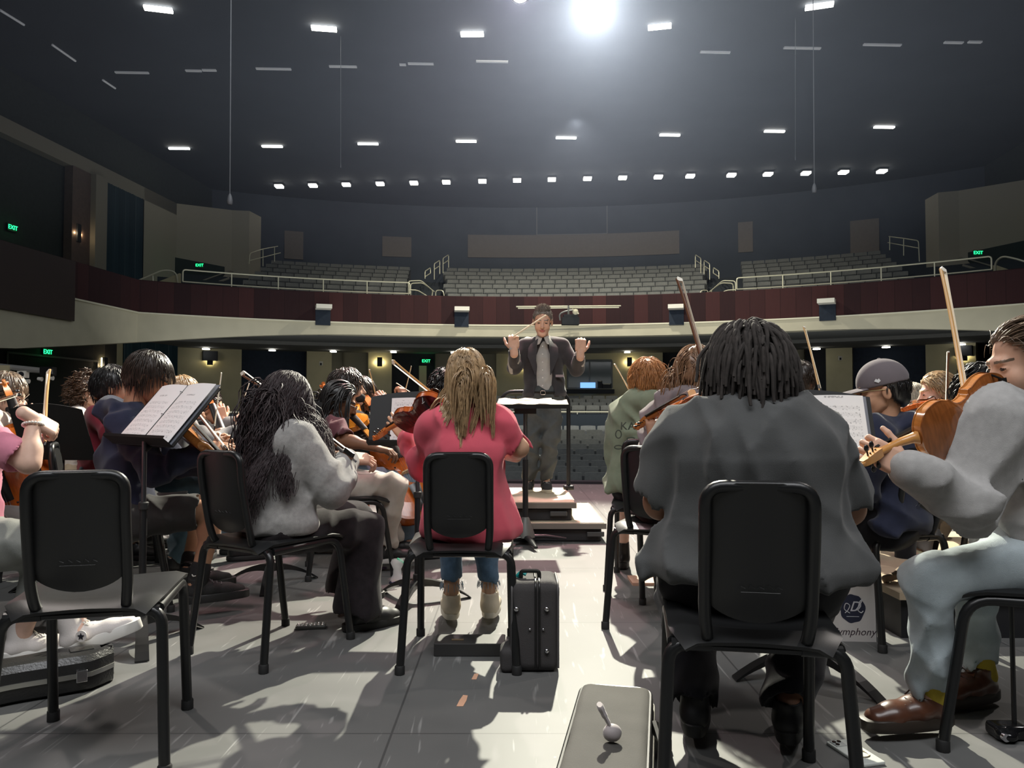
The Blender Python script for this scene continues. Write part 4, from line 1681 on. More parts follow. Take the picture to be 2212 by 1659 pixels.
def music_mat(seed):
    m = bpy.data.materials.new('printed_music')
    m.use_nodes = True
    nt = m.node_tree
    b = nt.nodes['Principled BSDF']
    tc = nt.nodes.new('ShaderNodeTexCoord')
    s = nt.nodes.new('ShaderNodeSeparateXYZ')
    nt.links.new(tc.outputs['Object'], s.inputs[0])
    x, z = s.outputs[0], s.outputs[2]
    per = .0265
    fz = math_node(nt, 'FRACT', math_node(nt, 'DIVIDE', math_node(nt, 'ADD', z, .004 + seed * .003), per))
    band = math_node(nt, 'LESS_THAN', math_node(nt, 'ABSOLUTE', math_node(nt, 'SUBTRACT', fz, .5)), .26)
    lin = math_node(nt, 'LESS_THAN', math_node(nt, 'FRACT', math_node(nt, 'MULTIPLY', fz, 9.6)), .20)
    staff = math_node(nt, 'MULTIPLY', math_node(nt, 'MULTIPLY', band, lin), .75)
    mp = nt.nodes.new('ShaderNodeMapping')
    mp.inputs['Scale'].default_value = (150, 1, 120)
    mp.inputs['Location'].default_value = (seed * 3.1, 0, seed * 1.7)
    nt.links.new(tc.outputs['Object'], mp.inputs['Vector'])
    n = nt.nodes.new('ShaderNodeTexNoise')
    n.inputs['Scale'].default_value = 1.0
    n.inputs['Detail'].default_value = 1
    nt.links.new(mp.outputs[0], n.inputs['Vector'])
    wide = math_node(nt, 'LESS_THAN', math_node(nt, 'ABSOLUTE', math_node(nt, 'SUBTRACT', fz, .5)), .36)
    notes = math_node(nt, 'MULTIPLY', wide, math_node(nt, 'GREATER_THAN', n.outputs['Fac'], .60))
    ink = math_node(nt, 'MAXIMUM', staff, notes)
    inx = math_node(nt, 'LESS_THAN', math_node(nt, 'ABSOLUTE', x), .092)
    inz = math_node(nt, 'MULTIPLY', math_node(nt, 'LESS_THAN', z, .235), math_node(nt, 'GREATER_THAN', z, .012))
    ink = math_node(nt, 'MULTIPLY', ink, math_node(nt, 'MULTIPLY', inx, inz))
    ttl = math_node(nt, 'MULTIPLY', math_node(nt, 'LESS_THAN', math_node(nt, 'ABSOLUTE', math_node(nt, 'SUBTRACT', z, .262)), .004),
                    math_node(nt, 'MULTIPLY', math_node(nt, 'LESS_THAN', math_node(nt, 'ABSOLUTE', x), .035), math_node(nt, 'GREATER_THAN', n.outputs['Fac'], .45)))
    ink = math_node(nt, 'MULTIPLY', math_node(nt, 'MAXIMUM', ink, ttl), .5)
    mx = nt.nodes.new('ShaderNodeMixRGB')
    nt.links.new(ink, mx.inputs[0])
    mx.inputs[1].default_value = (.80, .78, .77, 1)
    mx.inputs[2].default_value = (.06, .055, .06, 1)
    nt.links.new(mx.outputs[0], b.inputs['Base Color'])
    b.inputs['Roughness'].default_value = .75
    # low specular keeps the paper matt
    b.inputs['Specular IOR Level'].default_value = 0.2
    return m


M_music = [music_mat(i) for i in range(3)]
M_paper = mat('paper_white', (.74, .72, .70), .8)


def page(M, D, u, n, label, w=.226, h=.30, mi=0, bow=.010, up=.004):
    """a sheet standing on the desk; own local frame so that the print follows it"""
    o0, ox, oz = D(u, up, n), D(u + 1, up, n), D(u, up + 1, n)
    X, Z = (ox - o0), (oz - o0)
    Y = Z.cross(X)
    L = Matrix.Identity(4)
    for i in range(3):
        L[i][0], L[i][1], L[i][2], L[i][3] = X[i], Y[i], Z[i], o0[i]
    mb = MB()
    rows = [[(w * (i / 8 - .5), -bow * math.sin(math.pi * i / 8) - .002, h * j / 6) for i in range(9)] for j in range(7)]
    mb.sheet(rows, .0012)
    o = mb.build('sheet_music', [M_music[mi % 3]], None, fix=True)
    o.matrix_world = M @ L
    tag(o, label, 'sheet music')
    return o


# stand with the open ring binder, near the navy hoodie boy
t1, D1 = build_stand(.83, .60, .36, math.radians(40), -.40, -.075)
tag(t1, 'black music stand holding an open ring binder, beside the empty front chair', None, 'black music stands')
M1 = place(t1, -1.565, 3.28, 41)
mb = MB()
mb.sheet([[D1(-.265, .0, .004), D1(.265, .0, .004)], [D1(-.265, .34, .004), D1(.265, .34, .004)]], .004)
root = thing_m('ring_binder', 'dark ring binder open across the tilted stand by the navy hoodie boy', 'binder', M1)
mb.build('cover', [mat('binder_grey', (.16, .17, .20), .6)], root, smooth=False, fix=True)
mb = MB()
for v in (.03, .16, .29):
    mb.tube([D1(.012 * math.cos(a), v, .010 + .014 * math.sin(a)) for a in np.linspace(0, math.pi, 8)], .0018, 5)
mb.build('rings', [mat('chrome', (.7, .7, .72), .2, metal=1)], root)
page(M1, D1, -.131, .014, 'printed music page on the curtain side of the open ring binder', mi=0, h=.33, w=.25)
page(M1, D1, .131, .014, 'printed music page on the inner side of the open ring binder', mi=1, h=.33, w=.25)
# pink shirt player's stand
t2, D2 = build_stand(.80, .52, .30, math.radians(18), .3)
tag(t2, 'black music stand facing the player in pink, one white page on it', None, 'black music stands')
M2 = place(t2, -.487, 3.98, 0)
page(M2, D2, -.04, .012, 'white music page on the stand before the pink shirt player', mi=2, h=.25, w=.215)
# grey t-shirt player's stand
t3, D3 = build_stand(.775, .53, .31, math.radians(20), 1.2)
tag(t3, 'black music stand with a music folder, half hidden by the grey t-shirt player', None, 'black music stands')
M3 = place(t3, 1.09, 2.85, 6)
page(M3, D3, .125, .014, 'white music page nearest the cap wearer on the folder stand', mi=1, h=.27, w=.22)
page(M3, D3, -.115, .014, 'white music page partly hidden behind the dreadlocks', mi=0, h=.27, w=.22)
root = thing_m('music_folder', 'dark folder behind the pages on the stand by the cap wearer', 'folder', M3)
mb = MB().sheet([[D3(-.24, .0, .003), D3(.25, .0, .003)], [D3(-.24, .275, .003), D3(.25, .275, .003)]], .004)
mb.build('cover', [MATS['binder_grey']], root, smooth=False, fix=True)
mb = MB()
for v in (.05, .15, .25):
    mb.tube([D3(.005 + .010 * math.cos(a), v, .008 + .013 * math.sin(a)) for a in np.linspace(0, math.pi, 8)], .0018, 5)
mb.build('rings', [MATS['chrome']], root)
# stand behind the fleece player, only pole and foot show
t4, D4 = build_stand(.78, .50, .30, math.radians(22), .9)
tag(t4, 'black music stand whose arched foot shows under the fleece player', None, 'black music stands')
place(t4, -1.36, 4.36, 10)
# bare stand seen from behind at the curtain side
t5, D5 = build_stand(.72, .50, .32, math.radians(20), .2)
tag(t5, 'bare black music stand seen from behind, next to the curly haired woman', None, 'black music stands')
place(t5, -2.42, 4.15, 198)
# stand beyond the dreadlocks, only its top edge shows
t6, D6 = build_stand(.80, .50, .30, math.radians(25), .2)
tag(t6, 'black music stand showing only its top edge behind the folder stand', None, 'black music stands')
place(t6, 1.62, 3.95, -30)

# conductor's stand: flat wide desk, thick column, cone foot
root = thing('conductor_stand', 'tall conductor stand with a thick column and nearly flat desk of open scores', 'music stand', G(1135, 1176))
c = root.location
mb = MB()
mb.tube([c + Vector((0, 0, .18)), c + Vector((0, 0, .62))], .021, 12)
mb.build('column', [M_dmetal], root, c)
MB().tube([c + Vector((0, 0, .60)), c + Vector((0, 0, .98))], .015, 12).build('inner_pole', [mat('pole_steel', (.10, .10, .11), .3, metal=.8)], root, c)
MB().lathe([(.075, .055), (.07, .07), (.03, .19), (.022, .20)], 20, c).build('cone', [mat('cone_grey', (.10, .10, .09), .45)], root, c)
for (px, py) in ((1214, 1170), (1075, 1180), (1190, 1208)):
    e = PZ(px, py, .02) - c
    e = e.normalized() * .30
    MB().tube([c + Vector((0, 0, .06)), c + e * .5 + Vector((0, 0, .05)), c + e + Vector((0, 0, .02))], [.03, .026, .016], 8, flat=.6).build('leg', [mat('stand_leg', (.02, .02, .021), .30, metal=.5, spec=.7)], root, c)
mb = MB()
q = c + Vector((.08, .02, 1.005))
mb.slab([q + Vector((-.28, -.16, -.01)), q + Vector((.24, -.16, -.01)), q + Vector((.24, .17, .035)), q + Vector((-.28, .17, .035))], (0, 0, .006))
mb.slab([q + Vector((-.28, -.17, -.012)), q + Vector((.24, -.17, -.012)), q + Vector((.24, -.17, .018)), q + Vector((-.28, -.17, .018))], (0, .004, 0))
mb.build('desk', [MATS['stand_black']], root, c, smooth=False, fix=True)
MB().box(q + Vector((-.08, 0, -.03)), (.16, .12, .04)).build('desk_bracket', [M_dmetal], root, c, smooth=False)
for k, (dx, dz, w) in enumerate(((-.16, .014, .25), (.10, .014, .27), (-.08, .026, .40))):
    mb = MB()
    rows = [[q + Vector((dx + w * (i / 8 - .5), -.17 + .31 * j / 4, dz + .045 * j / 4 + .006 * math.sin(i * 1.9 + j + k) - .006)) for i in range(9)] for j in range(5)]
    mb.sheet(rows, .006)
    o = mb.build('score', [mat('score_cream', (.36, .31, .23), .8)], None, q, fix=True) if False else obj('score', mb.v, mb.f, [mat('score_cream', (.36, .31, .23), .8)], None, q, True, 42, None, q)
    tag(o, ('open cream score on the conductor stand, lower sheet beside the pink shoulder', 'open cream score on the conductor stand, lower sheet under the jacket hem', 'open cream score lying on top of the other two on the conductor stand')[k], 'score')

# podium
M_podw = mat('podium_top', (.52, .44, .32), .6, var=.06, vscale=3)
M_pode = mat('podium_edge', (.16, .14, .12), .6)


def tier(name, label, x0, x1, y0, y1, z0, z1, handle=None):
    root = thing(name, label, 'podium', ((x0 + x1) / 2, (y0 + y1) / 2, z0))
    o = root.location
    MB().box(((x0 + x1) / 2, (y0 + y1) / 2, z1 - .02), (x1 - x0, y1 - y0, .04), m=0).build('deck_edge', [M_pode], root, o, smooth=False)
    MB().box(((x0 + x1) / 2, (y0 + y1) / 2, z1 + .002), (x1 - x0 - .03, y1 - y0 - .03, .006)).build('deck', [M_podw], root, o, smooth=False)
    MB().rbox(((x0 + x1) / 2, (y0 + y1) / 2 + .01, (z0 + z1 - .04) / 2), (x1 - x0 - .06, y1 - y0 - .06, z1 - .04 - z0), .03).build('box', [mat('podium_black', (.012, .012, .014), .6)], root, o, smooth=False)
    if handle:
        MB().rbox((handle, y0 + .02, (z0 + z1) / 2 - .01), (.13, .02, .035), .008).build('handle', [mat('handle_grey', (.05, .05, .05), .5)], root, o, smooth=False)


tier('podium_step', 'wide lower tier of the conductor podium with a pale wooden deck', -.52, .70, 5.72, 6.95, 0, .142, .62)
tier('podium', 'upper tier of the podium under the conductor shoes', -.30, .485, 5.79, 6.90, .142, .285, .35)
root = thing('podium_rail', 'black safety rail rising behind the conductor on the podium', 'rail', PZ(1228, 1058, .285))
o = root.location
MB().tube(bend([PX(1228, 1058, o.y), PX(1228, 846, o.y), PX(1082, 846, o.y), PX(1082, 1062, o.y)], .12, 6), .018, 10).build('rail', [M_dmetal], root, o)
MB().rbox(o + Vector((0, 0, .02)), (.09, .09, .04), .015).build('socket', [M_dmetal], root, o)

# ================================================================== things on the floor
M_fab = mat('case_fabric', (.050, .046, .046), .85, bump=.3, bscale=300, var=.1)
M_fabg = mat('case_fabric_grey', (.070, .066, .060), .85, bump=.3, bscale=260, var=.12, vscale=6)
M_chr = mat('chrome', (.7, .7, .72), .2, metal=1)
# upright black instrument case
b = G(1155, 1456)
root = thing('instrument_case', 'upright black instrument case with silver studs next to the pink player chair', 'instrument case', b, 0)
sd = SDF(.007, .02)
sd.box((0, .12, .17), (.094, .115, .168), .035)
sd.box((-.10, .06, .045), (.03, .06, .045), .02)
cs = sobj('body', sd, [M_fab], root, noise=lambda P: wav(P, 3, .0012, 20, 50))
mb = MB()
for x in (.004, .018):
    mb.tube(bend([(x, .19, .342), (x, -.0005, .342), (x, -.0005, .02)], .045, 6), .0035, 6)
mb.build('zipper', [mat('zip_black', (.01, .01, .01), .4)], root)
mb = MB()
for x in (-.085, .088):
    mb.tube(bend([(x, .2, .332), (x, .008, .332), (x, .008, .02)], .05, 6), .0045, 6)
mb.build('piping', [mat('piping_grey', (.09, .085, .085), .6)], root)
for (x, z, r) in ((-.068, .24, .0105), (.045, .24, .0105), (-.068, .085, .0095), (.045, .085, .0095), (-.018, .165, .005), (.032, .165, .005)):
    MB().ell((x, .0, z), (r, r * .9, r), n=10).build('stud', [M_chr], root)
mb = MB().tube(bend([(-.05, .08, .338), (-.05, .08, .365), (.02, .08, .365), (.02, .08, .338)], .015), .008, 7)
mb.build('handle', [mat('zip_black', (.01, .01, .01), .4)], root)
MB().tube(bend([(-.065, .09, .342), (-.05, .085, .36), (-.03, .08, .352)], .01), .008, 6).build('luggage_tag', [mat('teal_tag', (.02, .42, .42), .5)], root)
# flat grey case in front
root = thing('flat_instrument_case', 'long flat grey fabric case lying on the floor in front, zipped all round', 'instrument case', (.258, 2.09, 0), -math.radians(11))
sd = SDF(.008, .02)
sd.box((0, 0, .06), (.115, .39, .06), .035)
sobj('body', sd, [M_fabg], root, noise=lambda P: wav(P, 5, .0022, 10, 30))
mb = MB()
L, Wd, r = .385, .108, .06
for z, rr in ((.105, .006),):
    mb.tube(bend([(-Wd, -L, z), (-Wd, L, z), (Wd, L, z), (Wd, -L, z)], r, 6), rr, 7)
mb.build('rim_piping', [mat('zip_black', (.01, .01, .01), .4)], root)
mb = MB()
for z in (.03, .05, .07):
    mb.tube(bend([(-.117, -L, z), (-.117, L + .008, z), (.117, L + .008, z), (.117, -L, z)], r, 6), .0035, 6)
mb.build('zipper', [mat('piping_grey2', (.22, .21, .18), .6)], root)
mb = MB().tube(spline([(.12, .16, .09), (.145, .05, .05), (.15, -.08, .03), (.13, -.22, .04)], 6), .012, 7)
mb.build('strap', [mat('zip_black', (.01, .01, .01), .4)], root)
# twisted pouch on it
p = PZ(1322, 1600, .121)
root = thing('cloth_pouch', 'small mauve grey pouch knotted shut, lying on the flat grey case', 'pouch', p)
sd = SDF(.003, .012)
sd.ell((0, 0, .020), (.026, .022, .021))
sobj('bag', sd, [mat('pouch_cloth', (.36, .32, .32), .6, sheen=.4)], root, noise=lambda P: wav(P, 8, .0015, 90, 160))
mb = MB().tube(spline([(-.004, .0, .034), (-.010, .002, .048), (-.018, .004, .062), (-.026, .006, .078), (-.032, .004, .092)], 3), [.010] * 3 + [.012] * 3 + [.016] * 3 + [.018] * 3 + [.014], 8, flat=.5)
mb.build('tied_neck', [MATS['pouch_cloth']], root)
# low black box under the pink player chair
root = thing('floor_box', 'low flat black box lying under the pink player chair', 'box', (-.17, 3.165, 0))
MB().rbox((0, 0, .026), (.285, .13, .052), .006).build('box', [mat('box_black', (.035, .034, .033), .5)], root, smooth=False)
MB().rbox((-.05, -.02, .054), (.05, .008, .006), .002).build('clasp', [mat('brass_dull', (.35, .25, .15), .4, metal=.6)], root, smooth=False)
# silver trimmed violin case
root = thing('violin_case', 'black hard violin case with silver trim and latches, under the empty front chair', 'instrument case', (-1.78, 2.60, 0), math.radians(37))
L = .80


def caseo(t):                            # half width along the case, narrow end at t = 1
    return .135 - .055 * (1 / (1 + math.exp(-(t - .48) * 16))) + .012 * math.sin(t * 9)


def case_ring(z, inset):
    P = []
    for i in range(21):
        t = i / 20
        e = min(1, math.sin(math.pi * min(max(t, .012), .988)) * 3.4) ** .5
        P.append(((t - .5) * L, -(caseo(t) * e - inset), z))
    for i in range(20, -1, -1):
        t = i / 20
        e = min(1, math.sin(math.pi * min(max(t, .012), .988)) * 3.4) ** .5
        P.append(((t - .5) * L, caseo(t) * e - inset, z))
    return P


def case_solid(name, zs, m):
    mb = MB()
    R = [case_ring(z, i) for (z, i) in zs]
    n = len(R[0])
    for k in range(len(R) - 1):
        mb.add(R[k] + R[k + 1], [(i, (i + 1) % n, (i + 1) % n + n, i + n) for i in range(n)])
    half = n // 2
    for k in (0, -1):
        mb.add(R[k], [(i, i + 1, n - 2 - i, n - 1 - i) for i in range(half - 1)])
    return mb.build(name, [m], root, fix=True)


M_hard = mat('hard_case_black', (.020, .020, .020), .33, spec=.6, bump=.35, bscale=140)
case_solid('base', [(.0, .02), (.012, .004), (.058, .0)], M_hard)
case_solid('lid', [(.068, .0), (.105, .004), (.125, .022), (.128, .05)], M_hard)
case_solid('trim', [(.055, -.004), (.071, -.004)], mat('silver_trim', (.62, .62, .58), .3, metal=.9))
for (t, s) in ((.86, -1), (.38, -1)):
    MB().rbox(((t - .5) * L, s * (caseo(t) + .008), .063), (.035, .014, .04), .004).build('latch', [M_chr], root, smooth=False)
MB().rbox((.30, 0, .129), (.075, .045, .004), .004).build('badge', [mat('badge_dark', (.05, .05, .045), .3, metal=.5)], root, smooth=False)
for z in (.03, .10):
    MB().ell((.392, -.02, z), .011, n=8).build('foot_stud', [M_rub], root)
# telephone
p = G(1847, 1630)
root = thing('mobile_phone', 'pale mobile phone face down on the floor by the chair leg', 'phone', (p.x, p.y, 0), math.radians(14))
MB().rbox((0, 0, .005), (.078, .155, .010), .012).build('case', [mat('phone_white', (.72, .75, .70), .35)], root)
MB().rbox((-.016, .052, .011), (.034, .036, .003), .008).build('camera_bump', [mat('phone_grey', (.5, .52, .5), .3)], root)
for (x, y) in ((-.024, .06), (-.008, .06), (-.024, .044)):
    MB().lathe([(.006, .0), (.006, .003)], 12, (x, y, .0115)).build('lens', [mat('lens_black', (.01, .01, .012), .1)], root)
mb = MB()
mb.tube([(.004 + .021 * math.cos(a), -.022 + .021 * math.sin(a), .0108) for a in np.linspace(0, 2 * math.pi, 25)[:-1]], .0022, 5, closed=True)
mb.build('ring', [mat('ring_bronze', (.30, .24, .16), .35, metal=.6)], root)
# bumpy silvery strip
p = G(672, 1357)
root = thing('fidget_strip', 'silvery bumpy strip on the floor behind the black shoe', 'toy', (p.x, p.y, 0), math.radians(10))
mb = MB().rbox((0, 0, .008), (.135, .05, .016), .01)
mb.build('base', [mat('strip_dark', (.12, .12, .11), .3, metal=.4)], root)
for i in range(7):
    for j in range(2):
        MB().ell((-.055 + .018 * i, -.012 + .024 * j, .017), (.008, .010, .006), n=8).build('bump', [mat('strip_silver', (.72, .72, .68), .25, metal=.7)], root)
# zip bag with wrappers
p = G(858, 1264)
root = thing('zip_bag', 'clear plastic zip bag with a green seal, standing on the floor with wrapped sweets', 'plastic bag', p)
mb = MB()
rows = [[(w * math.cos(a), w * .6 * math.sin(a), z) for a in np.linspace(0, 2 * math.pi, 13)] for (w, z) in ((.035, .005), (.040, .03), (.024, .06), (.022, .09), (.038, .125), (.03, .145))]
mb.sheet(rows)
mb.build('bag', [mat('clear_plastic', (.85, .85, .85), .2, alpha=.35)], root)
MB().tube([(-.0, -.005, .150), (.045, .0, .118)], .006, 6).build('seal', [mat('seal_green', (.05, .45, .25), .4)], root)
cols = [(.05, .04, .12), (.20, .16, .30), (.30, .24, .12), (.03, .03, .05), (.12, .10, .2)]
for i in range(6):
    MB().ell((.03 * math.cos(i * 1.1), .02 * math.sin(i * 1.1), .014), (.018, .014, .012), n=7).build('sweet', [mat('sweet_%d' % (i % 5), cols[i % 5], .3)], root)
for k, (px, py, col, w, lab) in enumerate(((882, 1262, (.03, .03, .04), .07, 'small dark wrapper on the floor right by the zip bag'), (903, 1258, (.16, .04, .06), .06, 'small red wrapper on the floor near the stand foot'),
                                           (815, 1232, (.12, .08, .16), .12, 'crumpled purple wrapper on the floor near the white trousers'))):
    p = G(px, py)
    sd = SDF(.004, .01)
    sd.ell((0, 0, .014), (w / 2, .02, .013))
    V, F = sd.mesh(lambda P, k=k: wav(P, 20 + k, .004, 60, 120))
    o = obj('sweet_wrapper', V, F, [mat('wrapper_%d' % k, col, .3)], None, None, True, None, None, p)
    tag(o, lab, 'wrapper')
# tape on the floor
p = G(996, 1514)
mb = MB().slab([(-.012, -.05, .0005), (.010, -.05, .0005), (.018, .0, .0005), (.02, .045, .0005), (.004, .05, .0005), (-.006, .0, .0005)], (0, 0, .0012))
o = obj('floor_tape', mb.v, mb.f, [mat('tape_orange', (.70, .40, .26), .7)], None, None, False, 0, None, (p.x, p.y, 0))
tag(o, 'torn strip of orange tape on the floor behind the low black box', 'tape')
p = G(1024, 1462)
mb = MB().slab([(-.008, -.03, .0005), (.010, -.03, .0005), (.016, .03, .0005), (.0, .03, .0005)], (0, 0, .0012))
tag(obj('floor_tape', mb.v, mb.f, [MATS['tape_orange']], None, None, False, 0, None, (p.x, p.y, 0)), 'short scrap of orange tape next to the low black box', 'tape')
# board
p = G(1393, 1262)
tag(obj('wooden_board', *(lambda m: (m.v, m.f))(MB().box((0, 0, .008), (.15, .20, .016))), [mat('board_wood', (.62, .36, .25), .6, var=.1)], None, None, False, 0, None, (p.x, p.y + .06, 0)),
    'small pinkish wooden board lying on the floor past the mauve hoodie chair', 'board')
# flat grey case with papers beyond the fleece player
p = G(690, 1196)
root = thing('flat_case', 'flat dark case on the floor behind the fleece player, papers spilled on top', 'instrument case', (p.x - .05, p.y + .12, 0))
MB().rbox((0, 0, .03), (.62, .24, .06), .02).build('body', [mat('case_grey2', (.10, .10, .09), .7)], root)
for k, (x, y, w, c, lab) in enumerate(((-.02, -.02, .18, 'paper_white', 'white crumpled paper on the flat dark case'), (.10, .0, .15, 'pink_paper', 'pink paper on the flat dark case'), (.22, .03, .12, 'paper_white', 'white folded paper at the end of the flat dark case'))):
    mat('pink_paper', (.75, .22, .30), .8)
    mb = MB().sheet([[(w * (i / 5 - .5), .12 * (j / 3 - .5), .012 * math.sin(i * 2 + j * 1.3 + k) + .014) for i in range(6)] for j in range(4)], .003)
    o = obj('paper', mb.v, mb.f, [MATS[c]], None, None, True, 42, None, root.location + Vector((x, y, .062)))
    tag(o, lab, 'paper')
p = G(325, 1184)
root = thing('rosin_tin', 'small dark blue box on the floor behind the open binder stand', 'box', p, .4)
MB().rbox((0, 0, .02), (.16, .07, .04), .008).build('box', [mat('blue_dark', (.02, .03, .09), .4)], root)
MB().rbox((-.05, -.036, .02), (.04, .004, .02), .002).build('label_plate', [M_paper], root)

# riser at the cap wearer's side
root = thing('stage_riser', 'low black riser with a pale wooden deck beside the cap wearer', 'platform', (2.45, 4.15, 0))
o = root.location
MB().box((2.45, 4.15, .185), (1.58, 1.66, .03)).build('deck', [mat('riser_wood', (.50, .40, .28), .55, var=.08, vscale=4)], root, o, smooth=False)
MB().box((2.45, 4.15, .085), (1.54, 1.60, .17)).build('box', [MATS['podium_black']], root, o, smooth=False)
p = Vector((1.645, 3.62, .13))
root = thing('paper_tag', 'small cream paper tag with a red frame hanging at the riser edge', 'tag', p, math.radians(-30))
MB().box((0, 0, 0), (.045, .003, .10)).build('card', [mat('tag_cream', (.66, .58, .48), .7)], root, smooth=False)
MB().slab([(-.014, -.0025, -.035), (.014, -.0025, -.035), (.014, -.0025, .035), (-.014, -.0025, .035)], (0, -.0008, 0)).build('print', [mat('tag_red', (.30, .12, .10), .7)], root, smooth=False)
MB().slab([(-.011, -.0035, -.032), (.011, -.0035, -.032), (.011, -.0035, .032), (-.011, -.0035, .032)], (0, -.0008, 0)).build('print_inner', [MATS['tag_cream']], root, smooth=False)
sd = SDF(.006, .02)
sd.chain([(1.70, 3.52, .218), (1.79, 3.55, .235), (1.90, 3.52, .222)], [.016, .026, .018])
V, F = sd.mesh(lambda P: wav(P, 9, .003, 40, 70))
c0 = Vector((1.79, 3.53, .2))
tag(obj('folded_cloth', V, F, [cloth('tan', (.33, .25, .19))], None, c0, True, None, None, c0), 'rolled tan cloth lying on the riser edge above the paper tag', 'cloth')

# tote bag with emblem
c = G(1843, 1386)
root = thing('tote_bag', 'white and dark paper tote bag with a round dark emblem, printed Symphony', 'bag', (c.x, c.y, 0), math.radians(-4))
M_tote = mat('tote_white', (.62, .59, .57), .8)
mb = MB()
mb.slab([(-.10, 0, 0), (.10, 0, 0), (.098, .008, .275), (-.098, .008, .275)], (0, .004, 0))
mb.build('front_panel', [M_tote], root, smooth=False, fix=True)
mb = MB()
mb.slab([(.10, 0, 0), (.128, .09, 0), (.126, .09, .275), (.098, .008, .275)], (-.004, .0, 0))
mb.slab([(-.10, 0.004, 0), (-.10, .09, 0), (-.098, .09, .275), (-.098, .01, .275)], (.004, .0, 0))
mb.slab([(-.10, .09, 0), (.128, .09, 0), (.126, .09, .275), (-.098, .09, .275)], (0, -.004, 0))
mb.build('side_panel', [mat('tote_dark', (.10, .105, .10), .8)], root, smooth=False, fix=True)
mb = MB()
ring = [(.052 * math.cos(a) * (1 + .05 * math.sin(5 * a + 1)) + .0, -.0012 + .0045, .138 + .060 * math.sin(a) * (1 + .04 * math.cos(7 * a))) for a in np.linspace(0, 2 * math.pi, 37)[:-1]]
mb.slab(ring, (0, -.0015, 0))
em = mb.build('emblem', [mat('emblem_navy', (.02, .024, .05), .7)], root, smooth=False, fix=True)
text_mesh('emblem_lettering', 'D', .060, mat('emblem_white', (.62, .62, .66), .6), em, Matrix.Translation((.008, .0014, .146)), .0005, shear=.35)
mb = MB()
mb.tube(spline([(.010, .0005, .130), (.026, .0005, .150), (.040, .0005, .176), (.030, .0005, .168), (.022, .0005, .135), (.034, .0005, .122), (.044, .0005, .130)], 5), .0022, 5)
mb.tube(spline([(-.012, .0005, .120), (-.034, .0005, .136), (-.028, .0005, .160), (-.012, .0005, .152), (-.020, .0005, .132), (-.032, .0005, .120)], 5), .0018, 5)
mb.tube([(-.026, .0005, .105), (.026, .0005, .105)], .0011, 4)
mb.build('emblem_flourish', [MATS['emblem_white']], em)
text_mesh('lettering', 'Symphony', .043, mat('ink_dark', (.05, .03, .04), .7), root, Matrix.Translation((.004, .001, .040)), .0005, shear=.3)
mb = MB()
for sx in (-.05, .05):
    pass
mb.tube(spline([(-.05, .01, .27), (-.045, .02, .31), (0, .03, .325), (.045, .02, .31), (.05, .01, .27)], 5), .004, 6)
mb.build('handle', [MATS['tote_dark']], root)
# rod and foot at the frame edge
p = G(2190, 1602)
root = thing('floor_stand', 'thin black rod on a glossy black foot at the frame edge by the brown shoes', 'stand', p)
sd = SDF(.005, .012)
sd.box((0, .03, .022), (.05, .035, .020), .012)
sd.ell((-.02, .0, .02), (.03, .03, .018))
sobj('foot', sd, [mat('gloss_black', (.008, .008, .009), .12)], root)
MB().tube([(.022, .03, .03), (.026, .04, .62)], .007, 8).build('rod', [M_dmetal], root)
MB().lathe([(.012, 0), (.012, .012)], 12, (-.036, -.012, .02), Matrix.Rotation(math.radians(90), 3, 'X')).build('screw', [M_chr], root)

# lighting boom at the curtain side
d = 8.0
root = thing('lighting_boom', 'pale boom pipe carrying small stage lamps at the frame edge', 'boom', PX(0, 786, d))
o = root.location
MB().tube([PX(-120, 779, d), PX(112, 803, d)], .03, 8).build('pipe', [mat('boom_grey', (.40, .40, .38), .4, metal=.5)], root, o)
for (px, py, r) in ((50, 809, .05),):
    MB().box(PX(px, py, d), (.09, .06, .07)).build('square_lamp', [M_boxw], root, o, smooth=False)
    MB().lathe([(.028, 0), (.028, .012)], 14, PX(px, py, d) + Vector((0, -.028, 0)), Matrix.Rotation(math.radians(90), 3, 'X')).build('square_lamp_lens', [M_black], root, o)
for (px, py) in ((60, 823), (88, 818), (112, 816)):
    MB().tube([PX(px - 6, py, d), PX(px + 3, py + 1, d)], [.018, .024], 10).build('lamp', [mat('lamp_off_white', (.75, .74, .68), .3)], root, o)
MB().box(PX(104, 802, d), (.13, .08, .09)).build('clamp', [M_dmetal], root, o, smooth=False)
MB().tube([PX(112, 797, d - .05), PX(113, 808, d - .05)], .02, 8).build('clamp_screw', [M_chr], root, o)
MB().box(PX(8, 800, d), (.16, .1, .10)).build('lamp_box', [M_beige2], root, o, smooth=False)
MB().tube([PX(25, 790, d), PX(25, 1060, d)], .02, 8).build('upright', [M_dmetal], root, o)

# ================================================================== violins, cellos, bows
def outline(n=5):
    h = [(0, 0), (.045, .003), (.082, .022), (.102, .065), (.100, .105), (.084, .140), (.081, .152), (.066, .160), (.056, .186), (.059, .212), (.076, .233),
         (.076, .242), (.083, .262), (.083, .290), (.070, .325), (.040, .349), (.012, .355), (0, .355)]
    p = [Vector((x, y, 0)) for x, y in h]
    r = spline(p, n)
    out = [(max(q.x, 0), q.y) for q in r]
    L = [(-x, y) for x, y in reversed(out[1:-1])]
    return out + L


